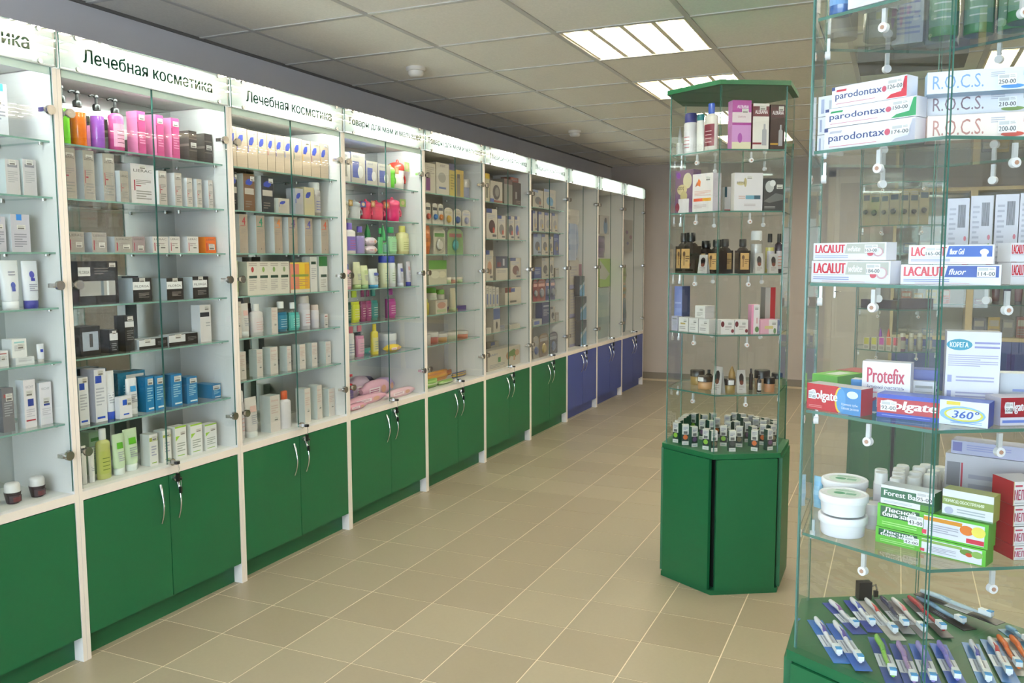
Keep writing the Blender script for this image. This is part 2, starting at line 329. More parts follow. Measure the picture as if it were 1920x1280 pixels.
    for yy in (.07, UW-.07):
        for zz in (zb+.002, zt-.004): MB().cyl((.0125, yy, zz), (.02, yy, zz), .0075, STEEL, 10).obj('sign_stud', o)
# ------------------------------------------------------------------ hexagonal glass towers
def hexv(R, k0=0): return [(R*math.sin(math.radians(60*k)), -R*math.cos(math.radians(60*k))) for k in range(6)]
PANEL_D = MB().box(-.130, -.008, .022, .130, .008, .578, GREEN).data('base_panel')
clip = MB().box(-.004, -.003, -.034, .004, .003, -.004, P('#d9dadd', .25, .3)).cyl((0, -.006, -.038), (0, .004, -.038), .0088, P('#e8e6ea', .35), 14).cyl((0, -.0075, -.038), (0, -.006, -.038), .004, P('#b98d78', .4), 8)
CLIP_D = clip.data('shelf_clip')
def tower(label, cx, cy, shelves, ztop, lockface=3):
    o = thing('hexagonal_display', label, 'display stand', (cx, cy, 0))
    MB().prism(hexv(.288), 0, .02, GREEN).obj('base_plate', o)
    MB().prism(hexv(.245), .02, .58, P('#06110b', .9)).obj('base_core', o)
    MB().prism(hexv(.29), .58, .601, GREEN).obj('counter_plate', o)
    MB().prism(hexv(.29), ztop, ztop+.018, GREEN).obj('top_plate', o)
    hv = hexv(1.)
    L = .272
    pane_d = MB().box(-L/2+.003, -.0025, .602, L/2-.003, .0025, ztop-.001, GLASS, side=EDGE_D, front=EDGE_D)
    pane_d = None
    mbp = MB(); x0, x1, z0, z1 = -L/2+.003, L/2-.003, .602, ztop-.001
    for (f, m) in ((((x0, -.0025, z0), (x1, -.0025, z0), (x1, -.0025, z1), (x0, -.0025, z1)), PANEG), (((x1, .0025, z0), (x0, .0025, z0), (x0, .0025, z1), (x1, .0025, z1)), PANEG),
                   (((x0, .0025, z0), (x0, -.0025, z0), (x0, -.0025, z1), (x0, .0025, z1)), EDGE), (((x1, -.0025, z0), (x1, .0025, z0), (x1, .0025, z1), (x1, -.0025, z1)), EDGE)): mbp.face(f, m)
    pane_d = mbp.data('glass_pane')
    for k in range(6):
        a = math.radians(60*k+30); ap = .2495; r = .272*math.cos(math.pi/6)
        link('base_panel', PANEL_D, o, (ap*math.sin(a), -ap*math.cos(a), 0), a)
        link('glass_pane', pane_d, o, (r*math.sin(a), -r*math.cos(a), 0), a)
    for z in shelves:
        s = MB().prism(hexv(.264), z-.006, z, SHELFG, EDGE).obj('shelf', o)
        for k in range(6):
            a = math.radians(60*k+30); r = .218; link('shelf_clip', CLIP_D, s, (r*math.sin(a), -r*math.cos(a), z-.006), a)
    a = math.radians(60*lockface+30); r = .228
    l = MB().box(-.016, -.012, .603, .016, .006, .645, BLACK).obj('pane_lock', o, (r*math.sin(a), -r*math.cos(a), 0), a)
    MB().tube([(-.016, -.004, .63), (-.03, -.004, .635), (-.034, -.004, .62)], .0025, STEEL, 6).box(-.036, -.007, .605, -.026, -.001, .62, BLACK).obj('key', l)
    return o
HEX1, HEX2, HEX3 = (1.895, 1.765), (2.633, -.085), (2.57, 3.76)
SH1 = [.846, 1.095, 1.345, 1.60, 1.846]; SH2 = [.85, 1.105, 1.361, 1.619, 1.872]; SH3 = [.85, 1.10, 1.35, 1.60, 1.85]
tower('green hexagonal glass display tower standing mid-floor full of small dark bottles', HEX1[0], HEX1[1], SH1, 2.095)
tower('hexagonal glass display tower closest to the camera stocked with toothpaste', HEX2[0], HEX2[1], SH2, 2.12)
tower('hexagonal glass display tower seen through the toothpaste tower', HEX3[0], HEX3[1], SH3, 2.095)
# ------------------------------------------------------------------ door and cabinets on the far wall
dr = MB().box(1.86, YF-.05, 0, 1.93, YF, 2.32, P('#c9bfae', .5)).box(2.33, YF-.05, 0, 2.4, YF, 2.32, P('#c9bfae', .5)).box(1.86, YF-.05, 2.25, 2.4, YF, 2.32, P('#c9bfae', .5)).obj('door_1', kind='structure')
dl = MB().box(1.93, YF-.04, .01, 2.33, YF-.012, 2.25, P('#cfc6b6', .45)).obj('door_leaf', dr)
MB().box(1.98, YF-.047, 1.15, 2.28, YF-.04, 2.18, P('#b7ada0', .4)).obj('door_panel', dl); MB().box(1.98, YF-.047, .62, 2.28, YF-.04, 1.05, P('#c6bdad', .4)).obj('door_panel', dl)
MB().box(1.945, YF-.06, .98, 1.965, YF-.04, 1.12, STEEL).tube([(1.955, YF-.06, 1.05), (1.955, YF-.085, 1.05), (2.02, YF-.085, 1.05)], .006, STEEL, 8).obj('door_handle', dl)
TAN = P('#cdbb93', .5)
for n, (xa, xb) in enumerate(((2.5, 3.2), (3.2, 3.95), (3.95, 4.7))):
    o = thing('blue_cabinet', 'blue-based cream shelf cabinet against the far wall, %s' % ('beside the door', 'with boxes in rows', 'at the corner')[n], 'display cabinet', (xa, 7.32, 0), 0, 'far wall cabinets')
    w = xb-xa
    for x in (0, w-.03): MB().box(x, 0, 0, x+.03, .35, 2.04, TAN).obj('side_panel', o)
    MB().box(.03, .33, 0, w-.03, .35, 2.04, P('#a79f93', .6)).obj('back_panel', o); MB().box(0, 0, 2.04, w, .35, 2.075, TAN).obj('top_board', o)
    MB().box(.03, -.004, .60, w-.03, .33, .635, TAN).obj('bottom_board', o); MB().box(.03, .03, 0, w-.03, .05, .09, BLUE).obj('kick_board', o)
    for k in (0, 1): MB().box(.032+k*(w-.064)/2, 0, .092, .032+(k+1)*(w-.064)/2-.002, .018, .598, BLUE).obj('door', o)
    for z in (.95, 1.2, 1.45, 1.72): MB().box(.03, .02, z-.006, w-.03, .33, z, SHELFG, side=EDGE).obj('shelf', o)
    for k in (0, 1): MB().box(.032+k*(w-.064)/2, -.006, .64, .032+(k+1)*(w-.064)/2-.002, -.001, 2.035, GLASS).obj('glass_door', o)
# ------------------------------------------------------------------ product builders (front = local +x, right of viewer = +y, origin at base front centre)
DK = '#2a2a2c'
def prints(mb, O, U, V, w, h, N, items):
    """flat print on one face: r rectangle, e ellipse, p polygon, t text, l text-lines; u,v in 0..1"""
    O, U, V, N = Vector(O), Vector(U), Vector(V), Vector(N)
    for n, it in enumerate(items):
        o = O+N*(.0004+.00012*n); k = it[0]
        if k == 'r': u0, v0, u1, v1, c = it[1:]; mb.face([o+U*u0*w+V*v0*h, o+U*u1*w+V*v0*h, o+U*u1*w+V*v1*h, o+U*u0*w+V*v1*h], P(c, .4))
        elif k == 'e': u, v, ru, rv, c = it[1:]; mb.face([o+U*(u+ru*math.cos(a*math.pi/8))*w+V*(v+rv*math.sin(a*math.pi/8))*h for a in range(16)], P(c, .4))
        elif k == 'p': mb.face([o+U*u*w+V*v*h for u, v in it[1]], P(it[2], .4))
        elif k == 't':
            tx, u0, v0, u1, v1, c = it[1:7]; b = it[7] if len(it) > 7 else 0; sh = it[8] if len(it) > 8 else 0
            put_text(mb, tx, o, U*w, V*h, u0, v0, u1, v1, P(c, .4), 0, sh)
            if b:
                for q in (1, 2): put_text(mb, tx, o+N*.00003*q, U*w, V*h, u0+b*q/2, v0, u1+b*q/2, v1, P(c, .4), 0, sh)
        elif k == 'l':
            u0, v0, u1, v1, n_, c = it[1:]
            for q in range(n_):
                vv = v1-(v1-v0)*(q+.5)/n_; t = (v1-v0)/n_*.22; uu = u0+(u1-u0)*(1 if q % 3 != 2 else .65)
                mb.face([o+U*u0*w+V*(vv-t)*h, o+U*uu*w+V*(vv-t)*h, o+U*uu*w+V*(vv+t)*h, o+U*u0*w+V*(vv+t)*h], P(c, .4))
STICK = {}
def sticker(parent, O, w, h, text=None, rot=0):
    if text is None and 'plain' not in STICK:
        m = MB(); prints(m, (0, -.5, -.5), (0, 1, 0), (0, 0, 1), 1, 1, (1, 0, 0), [('r', 0, 0, 1, 1, '#d9d6d0'), ('r', .1, .1, .85, .4, '#77726e'), ('r', .1, .6, .9, .72, '#b5b0ab'), ('r', .1, .8, .7, .88, '#b5b0ab')]); STICK['plain'] = m.data('price_sticker')
    if text is None: return link('price_sticker', STICK['plain'], parent, O, scale=(1, w, h))
    m = MB(); prints(m, (0, -w/2, -h/2), (0, 1, 0), (0, 0, 1), w, h, (1, 0, 0), [('r', 0, 0, 1, 1, '#ecebee'), ('r', .06, .62, .6, .9, '#c2c2c6'), ('r', .65, .7, .93, .76, '#aaa'), ('r', .65, .82, .9, .87, '#aaa'), ('t', text, .05, .12, .95, .5, '#4a4a4e', .012)])
    return m.obj('price_sticker', parent, O, rot=(rot, 0, 0))
def PS(name, a='#888', b='#444', c='#888'):
    if name == 'lines': return [('r', .15, .78, .85, .86, a), ('l', .15, .35, .85, .68, 6, '#a9a9ac')]
    if name == 'lierac': return [('t', 'LIERAC', .12, .80, .9, .87, '#54504e'), ('r', .12, .34, .17, .60, '#a3243c'), ('r', .2, .45, .42, .475, '#a3243c'), ('l', .2, .5, .85, .62, 3, '#8e8a86'), ('l', .2, .12, .85, .36, 4, '#8e8a86')]
    if name == 'lieracs': return [('t', 'LIERAC', .1, .78, .9, .9, '#5b5754'), ('r', .1, .12, .16, .62, '#a3243c'), ('l', .22, .4, .75, .62, 2, '#9a8f8c')]
    if name == 'phyto': return [('p', [(.12, .62), (.12, .72), (.3, .82), (.62, .84), (.62, .72), (.42, .62)], '#2b3f9e'), ('r', .02, .44, .10, .60, a), ('l', .16, .42, .8, .56, 4, '#b3a79c')]
    if name == 'phytod': return [('p', [(.2, .72), (.2, .8), (.4, .86), (.8, .88), (.8, .76), (.6, .7)], '#2b3f9e'), ('r', .1, .46, .9, .62, a), ('l', .15, .1, .7, .3, 3, '#7a6f68')]
    if name == 'four': return [('t', '4', .34, .73, .72, .93, a, .03), ('r', .1, .70, .72, .715, a), ('l', .1, .5, .8, .64, 3, '#9a8f88'), ('e', .55, .12, .05, .02, '#7c6f68')]
    if name == 'filorga': return [('r', 0, .5, .92, .84, '#e9e9ea'), ('t', 'FILORGA', .1, .6, .85, .7, '#3b3b3d'), ('l', .3, .16, .85, .38, 4, '#8d8783')]
    if name == 'bluehead': return [('r', .08, .74, .62, .88, a), ('l', .1, .3, .8, .66, 6, '#b5b8c4'), ('r', .12, .06, .8, .10, a)]
    if name == 'teal': return [('r', .3, .76, .95, .93, '#d9d3ce'), ('l', .2, .28, .85, .7, 6, '#9cc4d8'), ('r', .3, .06, .95, .11, '#e8f0f4')]
    if name == 'leaf': return [('p', [(.05, .7), (.05, .55), (.42, .7)], '#9ccb3a'), ('r', 0, .95, 1, 1, '#9ccb3a'), ('l', .15, .2, .85, .5, 4, '#a3aaa0'), ('r', .15, .08, .8, .105, '#8fbf3a')]
    if name == 'bluesq': return [('r', .3, .45, .8, .6, '#2a3f8e'), ('r', .1, .14, .9, .17, a), ('t', 'VICHY', .15, .82, .85, .88, '#9a98a0'), ('l', .15, .22, .85, .4, 4, '#c4bfc6')]
    if name == 'klorane': return [x for k in range(4) for x in (('r', .04+.25*k, .5, .22+.25*k, .58, '#2e4a3c'), ('l', .04+.25*k, .12, .2+.25*k, .46, 6, '#bdb6b0'), ('e', .12+.25*k, .76, .03, .08, ('#b8342c', '#8fae5a', '#7fa05a', '#8a9a70')[k]), ('l', .04+.25*k, .86, .22+.25*k, .96, 2, '#a79c94'))]
    if name == 'med': return [('r', 0, .86, .5, 1, a), ('e', .5, .42, .3, .22, b), ('r', .55, .08, .92, .16, '#55565e'), ('l', .1, .66, .8, .82, 3, '#9aa0ae'), ('e', .66, .3, .1, .1, c)]
    if name == 'pump': return [('r', .1, .2, .55, .72, a), ('e', .66, .4, .2, .2, '#c9c6c0'), ('t', 'AVENT', .12, .84, .6, .92, '#5b5f78')]
    if name == 'pic': return [('e', .5, .6, .36, .25, a), ('r', .1, .08, .9, .3, b), ('l', .1, .82, .9, .96, 2, '#9a9a9a')]
    if name == 'win': return [('r', .1, .1, .9, .5, a), ('r', .1, .58, .9, .9, b)]
    if name == 'bottlepic': return [('r', 0, .72, 1, .94, a), ('t', 'ALERANA', .12, .78, .9, .86, '#f0e6ea', .008), ('r', .58, .1, .86, .42, b), ('e', .72, .42, .14, .04, b), ('r', .66, .42, .78, .56, b), ('r', 0, .12, .55, .16, c)]
    if name == 'oil': return [('r', .06, .12, .94, .98, '#c29a62'), ('e', .35, .75, .14, .12, '#5b3d26'), ('r', .3, .25, .4, .7, '#7a5533'), ('l', .5, .4, .9, .7, 3, '#6b4a2c')]
    return []
def carton(name, loc, rz, w, h, d, c='#e6e4e0', s=None, t=None, p=(), sp=(), tp=(), rough=.38):
    m = MB(); m.box(-d, -w/2, 0, 0, w/2, h, P(s or c, rough), side=P(s or c, rough), top=P(t or s or c, rough), front=P(c, rough))
    if p: prints(m, (0, -w/2, 0), (0, 1, 0), (0, 0, 1), w, h, (1, 0, 0), p)
    if sp: prints(m, (-d, -w/2, 0), (1, 0, 0), (0, 0, 1), d, h, (0, -1, 0), sp)
    if tp: prints(m, (0, -w/2, h), (0, 1, 0), (-1, 0, 0), w, d, (0, 0, 1), tp)
    return m.obj(name, None, loc, rz)
def arcpatch(mb, r, cx, z0, z1, m, span=1.1, sx=1., n=8, lines=None):
    pts = [(-span+2*span*k/n) for k in range(n+1)]
    for k in range(n): mb.face([(cx+r*sx*math.cos(pts[k]), r*math.sin(pts[k]), z0), (cx+r*sx*math.cos(pts[k+1]), r*math.sin(pts[k+1]), z0), (cx+r*sx*math.cos(pts[k+1]), r*math.sin(pts[k+1]), z1), (cx+r*sx*math.cos(pts[k]), r*math.sin(pts[k]), z1)], m, True)
def bottle(name, loc, rz, w, h, d, c='#fff', cap='#222', lab=None, shape='round', clear=False, lab2=None, rough=.25):
    R = w/2; sx = .62 if shape in ('flat', 'flatpump') else 1.; cx = -R*sx
    o = link(name, None, None, loc, rz)
    body = FILM if clear else P(c, rough)
    m = MB(); zb = h*{'pump': .71, 'flatpump': .6, 'spray': .68, 'slim': .80, 'can': .80, 'roll': .55, 'cone': .45, 'flask': .76}.get(shape, .76)
    if shape == 'roll': prof = [(R*.7, 0), (R*.75, .002), (R, zb*.9), (R, zb)]
    elif shape == 'flask':
        m.box(cx-R, -R, 0, cx+R, R, zb*.88, P(c, rough)); prof = [(R*1.0, zb*.86), (R*.85, zb*.93), (R*.5, zb*1.0), (R*.5, zb*1.06)]
    else: prof = [(R*.92, 0), (R, h*.012), (R, zb*.93), (R*.9, zb*.975), (R*.45, zb*1.03), (R*.42, zb*1.07)]
    m.lathe(prof, body, 18, sx, 1, cx)
    if shape != 'roll' and clear: m.lathe([(R*.9, .002), (R*.94, h*.02), (R*.94, zb*.86)], P(c, .12), 16, sx, 1, cx)
    if shape == 'pear': pass
    m.obj('bottle_body', o)
    k = MB(); cm = P(cap, .3); cr = R*.6 if shape == 'flask' else R*.5 if shape not in ('can', 'roll') else R*.92
    if shape in ('pump', 'flatpump'):
        k.lathe([(R*.56, zb*1.0), (R*.56, zb*1.13), (R*.4, zb*1.17)], cm, 14, ox=cx).lathe([(R*.22, zb*1.16), (R*.2, h*.95)], cm, 10, ox=cx).lathe([(R*.36, h*.945), (R*.38, h*.985), (R*.28, h)], cm, 12, ox=cx).tube([(cx, 0, h*.975), (cx, -R*.8, h*.98), (cx, -R*1.15, h*.955)], R*.17, cm, 6)
    elif shape == 'spray': k.lathe([(R*.5, zb*1.02), (R*.42, h*.86), (R*.4, h)], cm, 12, ox=cx).box(cx, -R*.3, h*.9, cx+R*.9, R*.3, h*.97, cm)
    elif shape == 'cone': k.lathe([(R*.55, zb*1.02), (R*.5, h*.7), (R*.15, h*.97), (R*.1, h)], cm, 12, ox=cx)
    elif shape == 'roll': k.lathe([(R*.95, zb), (R*.95, h*.86), (R*.8, h*.97), (R*.4, h)], cm, 16, ox=cx)
    elif shape == 'can': k.lathe([(R*.9, zb*.98), (R*.9, h*.97), (R*.8, h)], cm, 16, ox=cx)
    else: k.lathe([(cr, zb*1.03), (cr*1.02, zb*1.05), (cr, h*.99), (cr*.9, h)], cm, 14, sx if shape == 'flat' else 1, 1, cx)
    k.obj('cap', o)
    if lab:
        l = MB(); lm = P(lab if lab != 'oil' else '#c29a62', .45)
        if shape == 'flask': prints(l, (cx+R, -R*.85, zb*.06), (0, 1, 0), (0, 0, 1), R*1.7, zb*.74, (1, 0, 0), PS('oil') if lab == 'oil' else [('r', 0, 0, 1, 1, lab)])
        else:
            arcpatch(l, R*1.012, cx, zb*.14, zb*.74, lm, 1.0, sx)
            for q in range(4): arcpatch(l, R*1.02, cx, zb*(.24+.1*q), zb*(.26+.1*q), P(lab2 or '#8f8f94', .45), .55, sx, 4)
        l.obj('bottle_label', o)
    return o
def squeeze(name, loc, rz, w, h, d, c='#f0f0f0', cap='#ddd', band=None, p=(), up=False):
    """cosmetic tube: round cap end, flat crimped end"""
    o = link(name, None, None, loc, rz); m = MB(); n = 14; ch = h*.16; vs = []; fs = []; R = w/2
    for i, (t, ry, rx) in enumerate(((0, .8, .62), (.05, .88, .66), (.45, .96, .5), (.8, 1.0, .24), (1., 1.0, .04))):
        z = ch+(h-ch)*t
        for k in range(n): a = 2*math.pi*k/n; vs.append((-R*.66+R*rx*math.cos(a), R*ry*math.sin(a), z))
    for i in range(4):
        for k in range(n): fs.append((i*n+k, i*n+(k+1) % n, (i+1)*n+(k+1) % n, (i+1)*n+k))
    if up:
        vs = [(x, y, h-z) for x, y, z in vs]; fs = [f[::-1] for f in fs]
    m.mesh(vs, fs, P(c, .3), True); m.mesh(vs[-n:], [tuple(range(n))], P(c, .3)); m.obj('tube_body', o)
    z0, z1 = (0, ch) if not up else (h-ch, h)
    MB().lathe([(R*.64, z0), (R*.68, z0+.002), (R*.68, z1-.001), (R*.6, z1)], P(cap, .35), 14, 1, 1.2, -R*.66).obj('cap', o)
    if band or p:
        l = MB(); xf = R*.02
        prints(l, (R*.03, -R*.62, h*.3), (0, 1, 0), Vector((-.12*h, 0, .9*h)).normalized(), R*1.24, h*.55, Vector((1, 0, .13)), list(p) or [('r', .1, .62, .9, .9, band), ('l', .1, .05, .9, .5, 5, '#a9abb5')])
        l.obj('print_panel', o)
    return o
def jar(name, loc, rz, w, h, d, c='#c8a878', cap='#1c1616', lab=None):
    o = link(name, None, None, loc, rz); R = w/2
    MB().lathe([(R*.9, 0), (R*.95, .002), (R*.95, h*.56), (R*.85, h*.62)], P(c, .3), 20, ox=-R).obj('jar_body', o)
    MB().lathe([(R, h*.58), (R, h*.96), (R*.94, h)], P(cap, .25), 20, ox=-R).obj('lid', o)
    if lab:
        l = MB(); arcpatch(l, R*1.01, -R, h*.62, h*.94, P(lab, .45), .5); l.obj('price_sticker', o)
    return o
def tub(name, loc, rz, w, h, d, c='#eceaf2', **k):
    o = link(name, None, None, loc, rz); R = w/2
    MB().lathe([(R*.86, 0), (R*.88, .002), (R*.92, h*.62)], P(c, .35), 28, ox=-R).obj('tub_body', o)
    l = MB().lathe([(R*.98, h*.60), (R, h*.64), (R, h*.90), (R*.96, h*.95), (R*.86, h*.95), (R*.84, h*.92)], P('#f1f0f6', .3), 28, ox=-R).obj('lid', o)
    pr = MB(); prints(pr, (-2*R, -R, h*.921), (0, 1, 0), (1, 0, 0), 2*R, 2*R, (0, 0, 1), [('e', .5, .5, .34, .34, '#dfeee6'), ('e', .42, .52, .12, .1, '#3f9a6c'), ('r', .55, .45, .75, .6, '#7fb89c'), ('l', .3, .22, .7, .36, 3, '#7fb89c')]); pr.obj('lid_print', l)
    return o
def soap(name, loc, rz, w, h, d, c='#e7c9d6', p=(), puff=.25, c2=None):
    """soft pillow pack: rounded slab with crimped ends"""
    o = None; m = MB(); n = 8; vs = []; fs = []; rows = 7
    for i in range(rows):
        y = -w/2+w*i/(rows-1); e = min(i, rows-1-i); sc = (.25, .82, 1., 1.)[e]
        for k in range(n):
            a = 2*math.pi*(k+.5)/n; cx_, sz = math.cos(a), math.sin(a); q = 1.08
            vs.append((-d/2+d/2*sc**.3*max(-1, min(1, cx_*q)), y, h/2+h/2*sc*max(-1, min(1, sz*q))))
    for i in range(rows-1):
        for k in range(n): fs.append((i*n+k, i*n+(k+1) % n, (i+1)*n+(k+1) % n, (i+1)*n+k))
    fs = [f[::-1] for f in fs]
    m.mesh(vs, fs, P(c, .3), True); m.mesh(vs[:n], [tuple(range(n))], P(c, .3)); m.mesh(vs[-n:][::-1], [tuple(range(n))], P(c, .3))
    o = link(name, None, None, loc, rz); m.obj('wrapper', o)
    l = MB(); prints(l, (.0012, -w*.32, h*.22), (0, 1, 0), (0, 0, 1), w*.62, h*.52, (1, 0, 0), list(p) or [('r', 0, .2, .62, .8, c2 or '#f4e9ee'), ('l', .06, .3, .55, .7, 2, '#b0588a'), ('e', .82, .5, .14, .4, '#d9a58c')]); l.obj('print_panel', o)
    return o
def blister(name, loc, rz, w, h, d, c='#f0eee8', a='#3a68b0', b='#c33', ring=True):
    o = link(name, None, None, loc, rz)
    m = MB(); R = w/2; pts = [(-R, 0), (R, 0), (R, h*.82)]+[(R*math.cos(q*math.pi/8), h*.82+min(h*.18, R)*math.sin(q*math.pi/8)) for q in range(1, 8)]+[(-R, h*.82)]
    m.mesh([(0, y, z) for y, z in pts], [tuple(range(len(pts)))], P(c, .4)); m.mesh([(-.002, y, z) for y, z in pts], [tuple(range(len(pts)))[::-1]], P(c, .5))
    prints(m, (0, -R, 0), (0, 1, 0), (0, 0, 1), w, h, (1, 0, 0), [('r', .1, .66, .9, .8, a), ('l', .12, .83, .88, .92, 2, '#9a9a9a')]); m.obj('card', o)
    q = min(w*.44, h*.33); k = MB().lathe([(q*.6, 0), (q*.68, .004), (q*.5, .014)], P(b, .3), 12); k.obj('soother', o, (.001, -w*.05, h*.36), rot=(0, math.pi/2, 0))
    MB().lathe([(q, 0), (q*.95, .014), (q*.82, .02)], FILM, 14).obj('bubble', o, (.001, 0, h*.36), rot=(0, math.pi/2, 0))
    return o
def cup(name, loc, rz, w, h, d, c='#d03a6a', lid='#e2557f', tag='#8fae6a'):
    o = link(name, None, None, loc, rz); R = w/2
    MB().lathe([(R*.72, 0), (R*.76, .003), (R*.86, h*.3), (R*.8, h*.4), (R*.92, h*.62), (R*.9, h*.66)], P(c, .3), 18, ox=-R).obj('cup_body', o)
    MB().lathe([(R*.96, h*.64), (R*.98, h*.72), (R*.8, h*.84), (R*.5, h*.9)], P(lid, .3), 18, ox=-R).lathe([(R*.3, h*.88), (R*.2, h*.97), (R*.1, h)], P(lid, .3), 10, .6, 1, -R*.8).obj('lid', o)
    MB().tube([(-R+R*.5*math.cos(t*.4), R*.9+R*.35*math.sin(t*.52), h*(.25+.09*t)) for t in range(7)], R*.1, P(lid, .3), 6).obj('cup_handle', o)
    t = MB(); prints(t, (R*.05, 0, h*.62), (0, 1, 0), (0, 0, 1), R*1.0, h*.3, (1, 0, 0), [('r', 0, 0, 1, 1, tag), ('e', .5, .5, .3, .3, '#c9b08a')]); t.obj('hang_tag', o)
    return o
def bag(name, loc, rz, w, h, d, c='#e0b030', c2='#c0502a', c3='#3c4a8a'):
    """soft foil bag standing up, crimped top and bottom"""
    m = MB(); n = 10; rows = 8; vs = []; fs = []
    for i in range(rows):
        t = i/(rows-1); fat = math.sin(math.pi*min(max(t, .02), .98))**.6
        for k in range(n):
            a = 2*math.pi*k/n; wob = 1+.06*math.sin(3*a+i*1.7)
            vs.append((-d/2+d/2*max(fat, .06)*math.cos(a)*wob, w/2*math.sin(a)*(1 if .02 < t < .98 else 1.02)*wob, h*t))
    for i in range(rows-1):
        for k in range(n): fs.append((i*n+k, i*n+(k+1) % n, (i+1)*n+(k+1) % n, (i+1)*n+k))
    cols = [c, c, c2, c3, c, c2, c]
    for i in range(rows-1): m.mesh(vs, fs[i*n:(i+1)*n], P(cols[i], .28), True)
    m.mesh(vs[:n][::-1], [tuple(range(n))], P(c, .3)); m.mesh(vs[-n:], [tuple(range(n))], P(c, .3)); return m.obj(name, None, loc, rz)
def wrapper(name, loc, rz, w, h, d, **k):
    """white folded card sleeve with a small dark bottle showing through its arched window"""
    o = link(name, None, None, loc, rz)
    m = MB(); w2, d2 = w/2, d
    m.mesh([(0, -w2, 0), (0, w2, 0), (-d2*.45, w2*.85, h), (-d2*.45, -w2*.85, h)], [(0, 1, 2, 3), (3, 2, 1, 0)], P('#e6e0dc', .5)); m.mesh([(-d2, -w2, 0), (-d2, w2, 0), (-d2*.5, w2*.85, h), (-d2*.5, -w2*.85, h)], [(0, 1, 2, 3), (3, 2, 1, 0)], P('#ddd7d3', .5)); m.obj('card_sleeve', o)
    b = MB(); nz = Vector((h, 0, d2*.45)).normalized(); V = Vector((-d2*.45, 0, h)).normalized()
    prints(b, (0, -w2, 0), (0, 1, 0), V, w, h, nz, [('e', .5, .66, .24, .2, '#1d1412'), ('r', .28, .5, .72, .68, '#1d1412'), ('e', .5, .46, .2, .1, '#6a2f1c'), ('l', .2, .14, .8, .34, 3, '#b9a9a2')]); b.obj('bottle_window', o)
    return o
def brushpack(name, P0, P1, w, card, handle, tip, card2='#dfe3ee', dark=False):
    """toothbrush in a blister card lying flat: P0 handle end, P1 head end"""
    P0, P1 = Vector(P0), Vector(P1); D = P1-P0; L = D.length; rz = math.atan2(D.y, D.x)
    o = link(name, None, None, P0, rz)
    m = MB(); m.box(-.008, -w/2, 0, L+.012, w/2, .0012, P(card, .3)); prints(m, (-.008, -w/2, .0012), (1, 0, 0), (0, 1, 0), L+.02, w, (0, 0, 1), [('r', .38, 0, .66, 1, card2), ('l', .4, .15, .64, .85, 4, '#9aa0b0'), ('r', .70, .1, .86, .9, card), ('r', .06, .2, .3, .8, P and card2 if dark else card)]); m.obj('card', o)
    z = .009; pts = [(0, 0, z), (L*.12, -w*.06, z+.002), (L*.28, w*.06, z+.001), (L*.42, 0, z), (L*.6, -w*.03, z), (L*.78, 0, z), (L*.95, 0, z)]
    MB().tube(pts, [.0045, .0062, .006, .005, .0045, .0032, .0038], P(handle, .25), 8).obj('brush_handle', o)
    MB().tube([(L*.2, 0, z+.003), (L*.3, w*.05, z+.003), (L*.42, 0, z+.002)], .0045, P(tip, .3), 6).obj('handle_grip', o)
    MB().box(L*.80, -.006, z+.001, L*.96, .006, z+.011, P('#eef2f6', .5)).box(L*.9, -.0058, z+.0105, L*.96, .0058, z+.0125, P('#3f9ad8', .5)).obj('bristles', o)
    MB().tube([(0, 0, z*.9), (L*.5, 0, z*.95), (L*.97, 0, z*1.05)], [w*.18, w*.2, w*.25], FILM, 8).obj('blister', o).scale = (1, 1, .9)
    return o
CATS = {'carton': 'box', 'bottle': 'bottle', 'squeeze': 'tube', 'jar': 'jar', 'tub': 'tub', 'soap': 'pack', 'blister': 'pack', 'cup': 'cup', 'bag': 'bag', 'wrapper': 'pack'}
NAMES = {'carton': 'carton', 'bottle': 'bottle', 'squeeze': 'cosmetic_tube', 'jar': 'jar', 'tub': 'round_tub', 'soap': 'soft_pack', 'blister': 'blister_pack', 'cup': 'sippy_cup', 'bag': 'foil_bag', 'wrapper': 'sleeve_pack'}
FN = dict(carton=carton, bottle=bottle, squeeze=squeeze, jar=jar, tub=tub, soap=soap, blister=blister, cup=cup, bag=bag, wrapper=wrapper)
def item(kind, look, where, loc, rz, w, h, d, st=None, grp=None, name=None, **k):
    for q in ('p', 'sp', 'tp'):
        if q in k and isinstance(k[q], str):
            a = k[q].split(':'); k[q] = PS(a[0], *a[1:])
    o = FN[kind](name or NAMES[kind], loc, rz, w, h, d, **k)
    o['label'] = look+', '+where; o['category'] = CATS[kind]; o['group'] = grp or 'shelf goods'
    if st:
        if len(st) == 4: sticker(o, (.0012, w*(st[0]+st[2]/2-.5), h*(st[1]+st[3]/2)), w*st[2], h*st[3])
    return o
